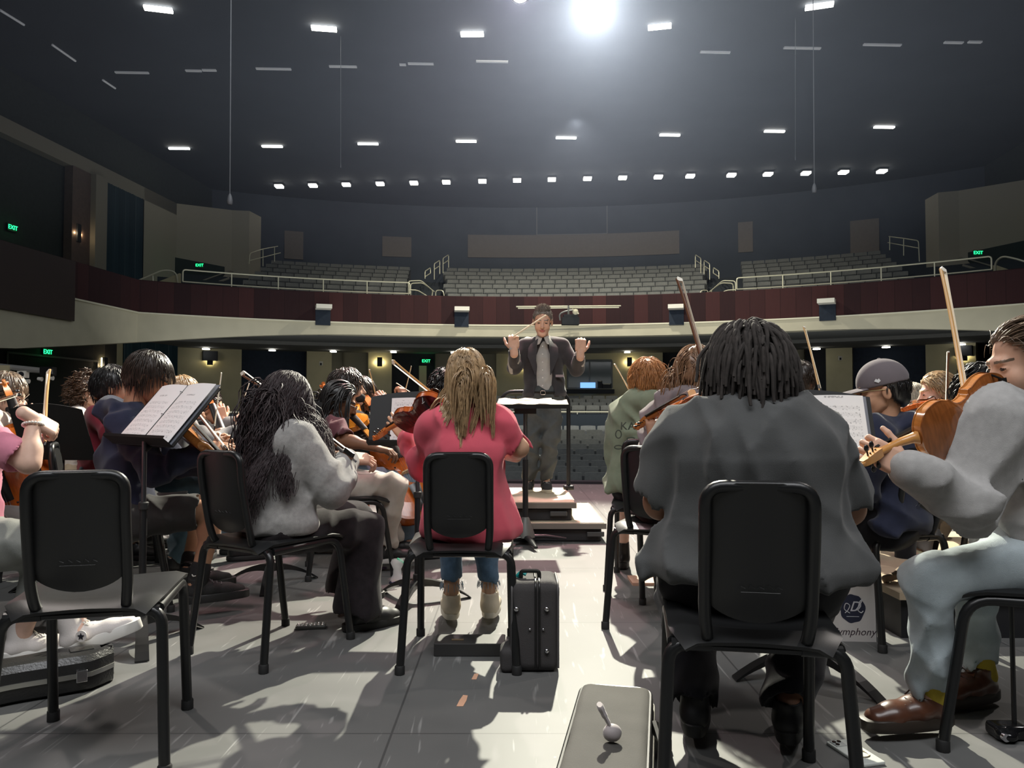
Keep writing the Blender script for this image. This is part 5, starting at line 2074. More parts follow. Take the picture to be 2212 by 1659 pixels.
def plate_mesh(ring, z, arch, up, over=.0025):
    """arched plate over the outline"""
    mb = MB()
    n = len(ring)
    cy = .178
    R = []
    for (s, a) in ((1.0, 0), (.96, .06), (.86, .28), (.68, .62), (.45, .87), (.22, .98)):
        row = []
        for (x, y) in ring:
            k = s + (over / .1 if s == 1.0 else 0)
            yy = cy + (y - cy) * (s if s < 1 else 1.012)
            row.append((x * k, yy, z + up * arch * a))
        R.append(row)
    R.insert(0, [(x, y, z - up * .0035) for (x, y, _) in R[0]])
    for k in range(len(R) - 1):
        F = [(i, (i + 1) % n, (i + 1) % n + n, i + n) for i in range(n)]
        mb.add(R[k] + R[k + 1], F)
    m = len(mb.v)
    mb.add(R[-1], [tuple(range(n))])
    return mb


_icache = {}


def instrument_meshes(kind, tint):
    key = (kind, tint)
    if key in _icache:
        return _icache[key]
    rib = .034 if kind == 'violin' else .055
    dark, mid, lite = {'orange': ((.20, .035, .008), (.50, .115, .015), (.62, .20, .04)), 'red': ((.13, .014, .010), (.50, .10, .016), (.55, .15, .03)),
                       'brown': ((.27, .085, .022), (.50, .18, .04), (.60, .28, .08)), 'amber': ((.22, .06, .008), (.62, .21, .02), (.70, .32, .06))}[tint]
    mt = mat('top_' + tint, mid, .22, coat=.6, var=.18, vscale=30, stretch=(8, 1, 1))
    mbk = mat('back_' + tint, dark, .20, coat=.7, var=.25, vscale=18, stretch=(1, 6, 1))
    mr = mat('rib_' + tint, mid, .22, coat=.6, var=.15, vscale=40, stretch=(1, 6, 1))
    mn = mat('neck_' + tint, lite, .3, coat=.3, var=.12, vscale=20)
    meb = mat('ebony', (.010, .009, .009), .28, spec=.6)
    mst = mat('string_steel', (.6, .6, .6), .3, metal=.9)
    mbr = mat('bridge_maple', (.70, .50, .26), .5)
    ring = outline()
    n = len(ring)
    P = []
    mb = MB()
    mb.add([(x, y, -rib / 2) for x, y in ring] + [(x, y, rib / 2) for x, y in ring], [(i, (i + 1) % n, (i + 1) % n + n, i + n) for i in range(n)])
    P.append(('ribs', mb, mr))
    P.append(('top_plate', plate_mesh(ring, rib / 2, .015, 1), mt))
    P.append(('back_plate', plate_mesh(ring, -rib / 2, .014, -1), mbk))
    zt = rib / 2 + .013
    # neck, pegbox, scroll
    mb = MB()
    mb.tube([(0, .350, rib / 2 - .012), (0, .365, rib / 2 - .002), (0, .40, rib / 2 + .006), (0, .485, rib / 2 + .002)], [.022, .015, .013, .011], 10, flat=1)
    rows = []
    for (y, z, w, t) in ((.480, .004, .012, .012), (.50, .0, .013, .014), (.53, -.008, .012, .014), (.555, -.016, .010, .011), (.572, -.018, .008, .009)):
        rows.append([(sx * w, y, rib / 2 + z + sz * t) for (sx, sz) in ((-1, -1), (1, -1), (1, 1), (-1, 1), (-1, -1))])
    mb.sheet(rows)
    sp = []
    for i in range(22):
        a = i / 21 * 4 * math.pi * .9
        r = .0155 * (1 - i / 26)
        sp.append((0, .578 - r * math.cos(a + 2.6) - .004, rib / 2 - .012 + r * math.sin(a + 2.6)))
    mb.tube(sp, [.0075 - .0001 * i for i in range(22)], 7)
    mb.tube([(-.016, .578, rib / 2 - .012), (.016, .578, rib / 2 - .012)], [.006, .006], 8)
    P.append(('neck', mb, mn))
    mb = MB()
    rows = []
    for (y, w, z) in ((.225, .0215, zt + .020), (.35, .018, zt + .012), (.482, .0125, rib / 2 + .016)):
        rows.append([(-w, y, z - .005), (-w * .6, y, z), (0, y, z + .002), (w * .6, y, z), (w, y, z - .005)])
    mb.sheet(rows, -.006)
    P.append(('fingerboard', mb, meb))
    mb = MB()
    rows = []
    for (y, w, z) in ((.008, .010, zt + .0), (.05, .014, zt + .012), (.112, .020, zt + .020)):
        rows.append([(-w, y, z - .004), (0, y, z + .003), (w, y, z - .004)])
    mb.sheet(rows, -.006)
    P.append(('tailpiece', mb, meb))
    mb = MB()
    mb.slab([(-.021, .166, zt + .0), (-.010, .166, zt + .006), (.010, .166, zt + .006), (.021, .166, zt), (.019, .166, zt + .024), (0, .166, zt + .032), (-.019, .166, zt + .024)], (0, .004, 0))
    P.append(('bridge', mb, mbr))
    for k in range(4):
        x = -.0105 + .007 * k
        mb = MB().tube([(x, .112, zt + .020), (x * 1.1, .168, zt + .033 - abs(x) * .3), (x * .65, .484, rib / 2 + .020)], .0007 if kind == 'violin' else .0006, 4)
        P.append(('string', mb, mst))
    for k, (y, s) in enumerate(((.500, 1), (.513, -1), (.527, 1), (.540, -1))):
        z = rib / 2 - .002 - (y - .5) * .3
        mb = MB().tube([(-s * .016, y, z), (s * .026, y, z)], .0028, 6)
        mb.ell((s * .034, y, z), (.011, .0085 if k % 2 else .0085, .0045), n=8)
        P.append(('peg', mb, meb))
    for s in (-1, 1):
        pts = spline([(s * .028, .205, zt - .001), (s * .033, .198, zt - .002), (s * .040, .180, zt - .003), (s * .045, .160, zt - .004), (s * .052, .142, zt - .006), (s * .047, .134, zt - .005)], 4)
        mb = MB().tube(pts, .0022, 5)
        mb.ell(pts[0], .0042, n=7)
        mb.ell(pts[-1], .0048, n=7)
        P.append(('f_hole', mb, meb))
    if kind == 'violin':
        mb = MB().ell((-.045, .035, zt + .014), (.034, .024, .007), n=14)
        mb.tube([(-.05, -.004, -rib / 2), (-.05, -.004, zt + .01)], .003, 6)
        P.append(('chin_rest', mb, meb))
        mb = MB().tube(spline([(-.085, .05, -rib / 2 - .026), (-.03, .06, -rib / 2 - .034), (.04, .055, -rib / 2 - .030), (.085, .06, -rib / 2 - .024)], 4), .008, 7, flat=1.6)
        for s in (-1, 1):
            mb.tube([(s * .085, .055, -rib / 2 - .026), (s * .098, .058, -rib / 2 + .006)], .003, 6)
        P.append(('shoulder_rest', mb, meb))
    else:
        mb = MB().tube([(0, .0, 0), (0, -.03, 0)], .012, 8).tube([(0, -.03, 0), (0, -.13, 0)], .004, 6)
        P.append(('endpin', mb, mst))
    out = [(nm, mesh_data(nm, m.v, m.f, [mm]), mm) for nm, m, mm in P]
    for nm, me, mm in out:
        if nm in ('top_plate', 'back_plate', 'ribs', 'neck', 'fingerboard', 'tailpiece', 'bridge'):
            bm = bmesh.new()
            bm.from_mesh(me)
            bmesh.ops.recalc_face_normals(bm, faces=bm.faces)
            bm.to_mesh(me)
            bm.free()
    _icache[key] = out
    return out


def instrument(kind, B, S, nz, label, tint='orange', scale=None):
    """B: lower end of the body, S: scroll; nz: where the top looks"""
    B, S = Vector(B), Vector(S)
    y = nrm(S - B)
    x = nrm(y.cross(Vector(nz)))
    z = x.cross(y)
    sc = scale or ((S - B).length / .585)
    M = Matrix.Identity(4)
    for i in range(3):
        M[i][0], M[i][1], M[i][2], M[i][3] = x[i] * sc, y[i] * sc, z[i] * sc, B[i]
    root = thing_m('violin' if kind == 'violin' else 'cello', label, 'violin' if kind == 'violin' else 'cello', M, 'violins' if kind == 'violin' else 'cellos')
    for nm, me, mm in instrument_meshes(kind, tint):
        o = bpy.data.objects.new(nm, me)
        COL.objects.link(o)
        o.parent = root
    return root


M_stick = mat('bow_stick', (.58, .34, .13), .3, coat=.4)
M_stickd = mat('bow_stick_dark', (.12, .045, .02), .3, coat=.4)
M_hair = mat('bow_hair', (.78, .72, .58), .5)


def bow(F, T, side, label, dark=False, thick=1.0):
    """F: frog end, T: tip, side: where the hair lies from the stick"""
    F, T = Vector(F), Vector(T)
    y = nrm(T - F)
    x = nrm(y.cross(Vector(side)))
    z = x.cross(y)                       # roughly 'side'
    sc = (T - F).length / .745
    M = Matrix.Identity(4)
    for i in range(3):
        M[i][0], M[i][1], M[i][2], M[i][3] = x[i] * sc, y[i] * sc, z[i] * sc, F[i]
    root = thing_m('bow', label, 'bow', M, 'bows')
    t = thick
    pts = [(0, -.0, 0), (0, .05, 0), (0, .25, .004), (0, .45, .007), (0, .65, .004), (0, .74, -.001)]
    MB().tube(spline(pts, 3), [.0052 * t] * 6 + [.0046 * t] * 6 + [.0042 * t] * 4, 7).build('stick', [M_stickd if dark else M_stick], root)
    MB().box((0, .385, .017), (.009 * t, .69, .0012)).build('hair', [M_hair], root, smooth=False)
    MB().rbox((0, .028, .011), (.011 * t, .05, .018), .003).build('frog', [mat('ebony', (.010, .009, .009), .28, spec=.6)], root, smooth=False)
    MB().slab([(-.004 * t, .735, -.004), (-.004 * t, .748, .002), (-.004 * t, .738, .018), (-.004 * t, .726, .018), (-.004 * t, .728, .003)], (.008 * t, 0, 0)).build('tip', [mat('bow_tip', (.80, .76, .66), .4)], root, smooth=False, fix=True)
    MB().tube([(0, -.018, 0), (0, 0, 0)], .0045, 8).build('screw', [mat('chrome', (.7, .7, .72), .2, metal=1)], root)
    MB().tube([(0, .05, 0), (0, .09, 0.001)], .0062 * t, 8).build('grip', [mat('bow_grip', (.10, .09, .09), .4, metal=.4)], root)
    return root

# ================================================================== people
def skin(name, col):
    m = mat('skin_' + name, col, .55, spec=.35, var=.06, vscale=30)
    m.node_tree.nodes['Principled BSDF'].inputs['Subsurface Weight'].default_value = 0.0
    return m


SK = {'light': skin('light', (.62, .37, .26)), 'pale': skin('pale', (.68, .44, .34)), 'tan': skin('tan', (.48, .26, .16)),
      'olive': skin('olive', (.52, .31, .20)), 'brown': skin('brown', (.22, .105, .06)), 'mid': skin('mid', (.36, .18, .11))}
M_lip = mat('lip', (.42, .13, .11), .45)
M_liph = mat('lip_pale', (.50, .22, .18), .5)
M_eye = mat('eye_dark', (.03, .02, .018), .25)


def hairmat(name, col, rough=.38):
    return mat('hair_' + name, col, rough, spec=.55, var=.30, vscale=60)


HC = {'black': hairmat('black', (.012, .011, .011)), 'dark': hairmat('dark_brown', (.030, .020, .015)), 'brown': hairmat('brown', (.085, .045, .025)),
      'blonde': hairmat('blonde', (.42, .28, .15)), 'red': hairmat('red', (.42, .185, .06), .5), 'blackmatte': hairmat('dread', (.034, .028, .025), .95),
      'plum': hairmat('plum_black', (.028, .017, .019), .62), 'ash': hairmat('ash_brown', (.16, .11, .075)), 'grey': hairmat('grey', (.42, .38, .30)),
      'lightbrown': hairmat('light_brown', (.22, .12, .065)), 'salt': hairmat('salt', (.16, .14, .12))}


def seat_pose(x, y, deg, s=1.0, lean=0.0, pose='violin', z0=0.0, side=0.0):
    """joints of a seated player; deg clockwise from looking straight into the hall"""
    a = math.radians(deg)
    r, f = Vector((math.cos(a), -math.sin(a), 0)), Vector((math.sin(a), math.cos(a), 0))
    o = Vector((x, y, z0)) - f * .06

    def P(u, v, z):
        zz = z
        t = max(0, z - .55)
        return o + r * (u * s + side * t) + f * (v * s + lean * t) + Vector((0, 0, .46 + (zz - .46) * s if z > .46 else z))
    J = dict(r=r, f=f, s=s, pelvis=P(0, 0, .56), waist=P(0, .01, .70), chest=P(0, .015, .86), neck=P(0, .02, 1.00), head=P(0, .055, 1.135),
             face=f.copy(), up=Vector((0, 0, 1)), shL=P(-.165, .01, .955), shR=P(.165, .01, .955), hipL=P(-.09, .0, .545), hipR=P(.09, .0, .545),
             knL=P(-.13, .40, .50), knR=P(.13, .40, .50), anL=P(-.14, .40, .09), anR=P(.14, .40, .09), toeL=P(-.15, .60, .03), toeR=P(.15, .60, .03))
    if pose == 'violin':
        J.update(elL=P(-.24, .22, .80), wrL=P(-.24, .44, .93), elR=P(.33, .18, .80), wrR=P(.16, .40, .86))
    elif pose == 'cello':
        J.update(elL=P(-.30, .16, .86), wrL=P(-.10, .27, 1.02), elR=P(.33, .22, .78), wrR=P(.24, .44, .70))
        J.update(knL=P(-.22, .40, .50), knR=P(.22, .40, .50), anL=P(-.22, .42, .09), anR=P(.22, .42, .09), toeL=P(-.26, .60, .03), toeR=P(.26, .60, .03))
    else:
        J.update(elL=P(-.22, .08, .72), wrL=P(-.14, .32, .62), elR=P(.22, .08, .72), wrR=P(.14, .32, .62))
    J['P'] = P
    return J


def face_dir(deg, pitch=0.0):
    a, p = math.radians(deg), math.radians(pitch)
    return Vector((math.sin(a) * math.cos(p), math.cos(a) * math.cos(p), math.sin(p)))


def head_sdf(h, sc, ears=True, nose=1.0):
    S = SDF(h, .016)
    S.ell((0, -.018, .030), (.074, .094, .086))
    S.ell((0, .030, -.030), (.058, .064, .084))
    for s in (-1, 1):
        S.cap((s * .044, .002, -.058), (s * .014, .074, -.100), .017, .017, .02)
        S.ell((s * .036, .054, -.036), (.024, .026, .028), k=.02)
    S.ell((0, .076, -.101), (.022, .019, .017))
    S.cap((-.030, .078, .020), (.030, .078, .020), .013, k=.018)
    for s in (-1, 1):
        S.ell((s * .031, .096, .001), (.018, .012, .0105), k=.012, sub=True)
    S.cap((0, .084, .010), (0, .108 * nose, -.031), .0085, .0125, .010)
    for s in (-1, 1):
        S.ell((s * .011, .095, -.036), (.0085, .009, .0075), k=.006)
        S.ell((s * .031, .0745, -.001), (.0145, .0145, .0115), k=.003)
    S.ell((0, .089, -.0605), (.022, .010, .0062), k=.006)
    S.ell((0, .087, -.0715), (.019, .010, .0072), k=.006)
    S.cap((-.020, .101, -.066), (.020, .101, -.066), .0030, k=.003, sub=True)
    if ears:
        for s in (-1, 1):
            R = Matrix.Rotation(s * .25, 3, 'Z') @ Matrix.Rotation(-.15, 3, 'X')
            S.ell((s * .079, -.012, -.012), (.008, .019, .031), R, k=.008)
            S.ell((s * .089, -.006, -.010), (.006, .010, .017), R, k=.005, sub=True)
    return S


def head_mi(C):
    x, y, z = C[:, 0], C[:, 1], C[:, 2]
    m = np.zeros(len(C), int)
    m[(np.abs(z + .066) < .0115 - .0105 * (x / .026) ** 2) & (np.abs(x) < .024) & (y > .07)] = 1
    zb = .0225 + .004 * np.cos((np.abs(x) - .03) * 60) - .003
    m[(np.abs(z - zb) < .0042) & (np.abs(x) > .011) & (np.abs(x) < .050) & (y > .05)] = 2
    m[(((np.abs(x) - .031) / .0125) ** 2 + ((z + .001) / .0048) ** 2 < 1) & (y > .06)] = 3
    return m


def hand_sdf(side, curl=(.5, .7, .5), thumb=.4, spread=.10, h=.0038):
    """wrist at the origin, fingers along y, back of the hand +z, thumb toward x * side"""
    S = SDF(h, .008)
    S.cap((0, -.045, 0), (0, .0, 0), .0255, .0245, u=(1, 0, 0), w=1.15)
    S.box((0, .048, 0), (.040, .046, .0155), .013)
    S.ell((side * .022, .030, -.010), (.021, .030, .016))
    S.ell((-side * .024, .035, -.006), (.016, .034, .015))
    for k, (bx, L) in enumerate(((-.031, .060), (-.0105, .076), (.0105, .083), (.031, .074))):
        p = np.array([side * bx, .088 + (.004 if 0 < k < 3 else -.003), .001])
        az = side * (k - 1.5) * spread
        ang = 0.0
        r = .0088 if k else .0076
        for j, fr in enumerate((.46, .31, .23)):
            c = curl[j] * (1.0 + .10 * (1.5 - k))
            ang += c
            d = np.array([math.sin(az) * math.cos(ang), math.cos(az) * math.cos(ang), -math.sin(ang)])
            q = p + d * L * fr
            S.cap(p, q, r, r * .92, .004)
            p, r = q, r * .92
    b = np.array([side * .034, .018, -.008])
    d1 = np.array([side * .62, .62, -.50 * thumb - .15])
    d1 /= np.linalg.norm(d1)
    p1 = b + d1 * .038
    d2 = np.array([side * (.45 - .5 * thumb), .80, -.55 * thumb])
    d2 /= np.linalg.norm(d2)
    p2 = p1 + d2 * .030
    p3 = p2 + (d2 * .8 + np.array([-side * .3 * thumb, .1, -.2])) * .022
    S.cap(b, p1, .0135, .0105, .010)
    S.cap(p1, p2, .0105, .0095, .004)
    S.cap(p2, p3, .0095, .0080, .004)
    return S


_hcache = {}


def hand_mesh(side, curl, thumb, spread, h):
    k = (side, curl, thumb, spread, h)
    if k not in _hcache:
        _hcache[k] = hand_sdf(side, curl, thumb, spread, h).mesh()
    return _hcache[k]


_headc = {}


def xf(V, R, t, s=1.0):
    return (V * s) @ np.array([list(x) for x in R]).T + np.array(tuple(t))


def strand_mesh(Ps, rad, ns=3, taper=.35):
    """Ps: (n, k, 3) polylines -> one mesh of thin tapering tubes"""
    n, k, _ = Ps.shape
    T = np.zeros_like(Ps)
    T[:, 1:-1] = Ps[:, 2:] - Ps[:, :-2]
    T[:, 0] = Ps[:, 1] - Ps[:, 0]
    T[:, -1] = Ps[:, -1] - Ps[:, -2]
    T /= np.maximum(np.linalg.norm(T, axis=2, keepdims=True), 1e-9)
    ref = np.array([.31, .22, .92])
    A = np.cross(T, ref)
    A /= np.maximum(np.linalg.norm(A, axis=2, keepdims=True), 1e-9)
    B = np.cross(T, A)
    t = np.linspace(0, 1, k)
    w = (np.where(t < .12, .5 + t / .24, 1.0) * (1 - (1 - taper) * np.clip((t - .45) / .55, 0, 1) ** 1.5))
    R = (np.asarray(rad).reshape(-1, 1) if np.ndim(rad) else np.full((n, 1), rad)) * w[None, :]
    V = np.zeros((n, k, ns, 3))
    for j in range(ns):
        a = 2 * math.pi * j / ns
        V[:, :, j] = Ps + (A * math.cos(a) + B * math.sin(a)) * R[:, :, None]
    idx = np.arange(n * k * ns).reshape(n, k, ns)
    F = []
    for j in range(ns):
        j2 = (j + 1) % ns
        F.append(np.stack([idx[:, :-1, j], idx[:, :-1, j2], idx[:, 1:, j2], idx[:, 1:, j]], axis=-1).reshape(-1, 4))
    return V.reshape(-1, 3), np.concatenate(F)


CR_C, CR_R = np.array([0, -.018, .030]), np.array([.074, .094, .086])
FC_C, FC_R = np.array([0, .034, -.030]), np.array([.070, .078, .105])


def grow(n, seed, L, steps, R, keep, g=.5, lift=.25, flow='crown', coll=(), curl=0.0, cfreq=60, wig=.0, clump=0, inflate=.010, lvar=.25, back=.3, zmin=-.9):
    """strands in head coordinates; R = head rotation (to bring gravity into the head frame)"""
    rg = np.random.RandomState(seed)
    D = rg.normal(size=(n * 6, 3))
    D /= np.linalg.norm(D, axis=1)[:, None]
    P = CR_C + D * (CR_R + .004)
    D = D[keep(P)][:n]
    m = len(D)
    inf = inflate + rg.uniform(0, .006, m)
    P = CR_C + D * (CR_R + inf[:, None] * .85)
    N = D / CR_R
    N /= np.linalg.norm(N, axis=1)[:, None]
    if flow == 'crown':
        base = P - np.array([0, -.035, .115])
    elif flow == 'part':
        base = np.stack([np.sign(P[:, 0]) * .07, -np.full(m, back * .1), -.02 + 0 * P[:, 0]], axis=1)
    elif flow == 'back':
        base = np.tile(np.array([0, -1.0, -.10]), (m, 1))
    elif flow == 'up':
        base = np.tile(np.array([.1, .5, 1.0]), (m, 1))
    else:
        base = np.tile(np.array([0, .6, -.3]), (m, 1)) + np.stack([P[:, 0] * 2, 0 * P[:, 0], 0 * P[:, 0]], axis=1)
    base = base + rg.normal(size=base.shape) * .012
    T = base - N * np.sum(base * N, axis=1)[:, None]
    T /= np.maximum(np.linalg.norm(T, axis=1), 1e-6)[:, None]
    d = T * (1 - lift) + N * lift + rg.normal(size=T.shape) * .06
    d /= np.linalg.norm(d, axis=1)[:, None]
    gv = np.array(list(Matrix([list(x) for x in R]).transposed() @ Vector((0, 0, -1))))
    Ls = L * (1 + rg.uniform(-lvar, lvar, m))
    st = Ls / (steps - 1)
    out = np.zeros((m, steps, 3))
    out[:, 0] = P
    for i in range(1, steps):
        d = d + gv * g * (12.0 / steps) + rg.normal(size=d.shape) * wig
        d /= np.linalg.norm(d, axis=1)[:, None]
        q = P + d * st[:, None]
        q = _po(q, CR_C, CR_R, inf)
        q = _po(q, FC_C, FC_R, inf * .2)
        for (c, r) in coll:
            q = _po(q, np.array(c), np.array(r), inf * .5)
        nd = q - P
        d = nd / np.maximum(np.linalg.norm(nd, axis=1), 1e-6)[:, None]
        P = P + d * st[:, None]
        out[:, i] = P
    if clump:
        ids = rg.randint(0, clump, m)
        guides = rg.choice(m, clump, replace=False)
        # join each strand to the guide whose root is nearest
        dist = ((out[:, None, 0] - out[None, guides, 0]) ** 2).sum(-1)
        gi = guides[dist.argmin(1)]
        t = np.linspace(0, 1, steps)[None, :, None] ** 1.2 * .75
        out = out * (1 - t) + out[gi] * t
    if curl:
        ph = rg.uniform(0, 6.28, m)[:, None]
        t = np.linspace(0, 1, steps)[None, :]
        s = t * Ls[:, None]
        am = curl * np.clip(t * 6, .15, 1)
        out[:, :, 0] += am * np.sin(s * cfreq + ph)
        out[:, :, 1] += am * np.cos(s * cfreq + ph)
        out[:, :, 2] += am * .5 * np.sin(s * cfreq * 1.3 + ph * 2)
    return out


def _po(P, c, r, m):
    rr = r[None, :] + m[:, None]
    Q = (P - c) / rr
    d = np.linalg.norm(Q, axis=1)
    k = d < 1
    P = P.copy()
    P[k] = c + (Q[k] / np.maximum(d[k], 1e-6)[:, None]) * rr[k]
    return P


def scalp(front=.045, fz=.055, ny=.80, nz=-.60, nape=-.07):
    def keep(P):
        return ((P[:, 1] - front) * ny + (P[:, 2] - fz) * nz < 0) & (P[:, 2] > nape)
    return keep


def hair_cap(t=.010, front=.045, fz=.055, nape=-.075, ear=True, seed=1, amp=.002, h=.0050, f=(60, 110), ny=.80, nz=-.60):
    S = SDF(h, .012)
    S.ell(CR_C, tuple(CR_R + t))
    S.ell((0, -.055, -.035), (.060 + t, .050 + t, .055), k=.03)
    S.half((0, front, fz), (0, ny, nz), .006)
    S.half((0, 0, nape), (0, .25, -1), .006)
    if ear:
        for s in (-1, 1):
            S.ell((s * .085, -.002, -.020), (.028, .026, .036), k=.01, sub=True)
    return S.mesh(lambda P: wav(P, seed, amp, f[0], f[1]))


class Person:
    def __init__(p, J, label, sk='light', hair=None, near=True, size=None, brow=None, hands=(True, True), curlL=(.9, 1.0, .6), curlR=(.6, .8, .5),
                 dorsL=None, dorsR=None, dirL=None, dirR=None, fat=1.0, legs=True, thumb=.5, hand=1.0):
        p.J, p.s, p.fat = J, J.get('s', 1.0), fat
        base = (J['pelvis'] if 'anL' not in J or 'stand' not in J else J['pelvis'])
        p.root = thing('person', label, 'person', (base.x, base.y, J.get('z0', 0.0)))
        p.off = p.root.location.copy()
        p.near = near
        p.R = frame(J['face'], J['up'])
        p.hs = (size or .95)
        p.head = J['head']
        s = p.s
        B = SDF(.010 if near else .014, .025)
        r = J['r']
        B.cap(J['pelvis'], J['waist'], .095 * s * fat, .085 * s * fat, u=r, w=1.4)
        B.cap(J['waist'], J['chest'], .085 * s * fat, .095 * s * fat, u=r, w=1.4)
        B.cap(J['chest'], J['neck'] - Vector((0, 0, .06)), .095 * s * fat, .055 * s, u=r, w=1.5)
        hb = J['head'] + p.R @ Vector((0, -.022, -.055)) * p.hs
        B.cap(J['neck'] - Vector((0, 0, .03)), hb, .056 * s, .050 * s)
        for q in 'LR':
            B.cap(J['neck'] - Vector((0, 0, .035)), J['sh' + q], .040 * s, .040 * s)
            B.chain([J['sh' + q], J['el' + q], J['wr' + q]], [.041 * s * fat, .037 * s * fat ** .5, .0245 * s])
            fm = lerp(J['el' + q], J['wr' + q], .28)
            B.ell(fm, .039 * s * fat ** .5)
            if legs:
                B.chain([J['hip' + q], J['kn' + q], J['an' + q]], [.072 * s * fat, .047 * s * fat ** .5, .035 * s])
                B.ell(lerp(J['kn' + q], J['an' + q], .28) - J['f'] * .012, .049 * s * fat ** .5)
                B.cap(J['an' + q], J['an' + q] + nrm(J['toe' + q] - J['an' + q]) * .10, .032 * s, .020 * s)
        V, F = B.mesh()
        Vs, Fs, Ms = [V], [F], [np.zeros(len(F), int)]
        n = len(V)
        hh = .0042 if near else .0062
        if hh not in _headc:
            _headc[hh] = head_sdf(hh, 1).mesh()
        Vh, Fh = _headc[hh]
        Ms.append(head_mi(Vh[Fh].mean(axis=1)))
        Vs.append(xf(Vh, p.R, p.head, p.hs))
        Fs.append(Fh + n)
        n += len(Vh)
        for q, cu, dd, dr, on in (('L', curlL, dorsL, dirL, hands[0]), ('R', curlR, dorsR, dirR, hands[1])):
            if not on:
                continue
            side = 1 if q == 'L' else -1        # thumb side seen with the back of the hand up
            fore = nrm(J['wr' + q] - J['el' + q])
            d = nrm(dr) if dr is not None else fore
            dz = Vector(dd) if dd is not None else Vector((0, 0, 1))
            z = nrm(dz - d * dz.dot(d))
            x = d.cross(z)
            Rm = Matrix((x, d, z)).transposed()
            Vm, Fm = hand_mesh(side, cu, thumb, .08, .0040 if near else .0058)
            Vs.append(xf(Vm, Rm, J['wr' + q], .95 * s * hand))
            Fs.append(Fm + n)
            Ms.append(np.zeros(len(Fm), int))
            n += len(Vm)
        V, F, M = np.concatenate(Vs), np.concatenate(Fs), np.concatenate(Ms)
        p.skin = SK[sk]
        p.body = obj('body', V, F, [p.skin, M_lip if sk in ('light', 'pale') else M_liph, HC[brow or (hair or 'dark')], M_eye], p.root, p.off, True, None, M)
        p.hair = HC[hair] if hair else None

    # ---- clothes
    def top(p, m, sleeve='long', name='shirt', loose=1.0, hem=None, hood=None, neck=.066, cut=None, seed=1, amp=.0045, bag=1.0, slL=None, slR=None, cuffs=True, collar=False, hem_flare=1.0):
        J, s, f = p.J, p.s, p.fat * loose
        r = J['r']
        S = SDF(.0085 if p.near else .013, .022)
        hm = J['pelvis'] + Vector((0, 0, -.02)) if hem is None else hem
        S.cap(hm, J['waist'], .128 * s * f * hem_flare, .112 * s * f, u=r, w=1.42)
        S.cap(J['waist'], J['chest'], .112 * s * f, .120 * s * f, u=r, w=1.42)
        S.cap(J['chest'], lerp(J['chest'], J['neck'], .62), .120 * s * f, .082 * s * f ** .5, u=r, w=1.3)
        S.cap(lerp(J['shL'], J['shR'], .12), lerp(J['shL'], J['shR'], .88), .066 * s, .066 * s, k=.05)
        for q in 'LR':
            S.cap(J['neck'] + Vector((0, 0, -.022)), J['sh' + q], .058 * s, .064 * s, k=.04)
            st = (slL if q == 'L' else slR) or sleeve
            sh, el, wr = J['sh' + q], J['el' + q], J['wr' + q]
            b = bag * f ** .5
            if st == 'long':
                S.chain([sh, el, lerp(el, wr, .86)], [.066 * s * b, .055 * s * b, .041 * s * b], k=.014)
                if cuffs:
                    S.cap(lerp(el, wr, .84), lerp(el, wr, .97), .037 * s * min(b, 1.1), .036 * s * min(b, 1.1), k=.008)
                else:
                    S.cap(lerp(el, wr, .84), lerp(el, wr, .97), .040 * s * b, .040 * s * b, k=.01)
            elif st == 'mid':
                S.chain([sh, el, lerp(el, wr, .45)], [.066 * s * b, .058 * s * b, .052 * s * b], k=.025)
                S.cap(lerp(el, wr, .47), lerp(el, wr, .75), .046 * s * b, .040 * s * b, k=.006, sub=True)
            else:
                e = lerp(sh, el, .80 if st == 'short' else .95)
                S.cap(sh, e, .067 * s * b, .066 * s * b, k=.014)
                dv = nrm(el - sh)
                S.cap(e + dv * .050 * s * b, e + dv * .16, .072 * s * b, .07 * s, k=.004, sub=True)
        # neckline
        S.cap(J['neck'] + Vector((0, 0, .015)), p.head, neck * s, neck * s, k=.01, sub=True)
        if hood:
            c = J['neck'] + Vector((0, 0, hood.get('z', -.01))) - J['f'] * .055
            up, hw = hood.get('h', .06), hood.get('w', 1.0)
            q_ = r * hw
            S.cap(c - q_ * .075 + J['f'] * .05, c - q_ * .05 - J['f'] * .03 + Vector((0, 0, up * .4)), .036, .042, k=.03)
            S.cap(c + q_ * .075 + J['f'] * .05, c + q_ * .05 - J['f'] * .03 + Vector((0, 0, up * .4)), .036, .042, k=.03)
            S.cap(c - q_ * .05 - J['f'] * .035 + Vector((0, 0, up * .3)), c + q_ * .05 - J['f'] * .035 + Vector((0, 0, up * .3)), .045, .045, k=.03)
            S.cap(c - J['f'] * .04 + Vector((0, 0, up * .3)), c - J['f'] * .055 + Vector((0, 0, -.10)), .055, .030, k=.04, u=r, w=1.5 * hw)
        for (a, b) in (cut or ()):
            S.half(a, b, .006)
        S.half(hm - Vector((0, 0, .045)), (0, 0, -1), .012)

        def nz(P):
            return wav(P, seed, amp * .7, 12, 34) + crease(P, seed + 50, amp * 2.7)
        p.shirt = sobj(name, S, [m], p.root, p.off, nz)
        return p.shirt

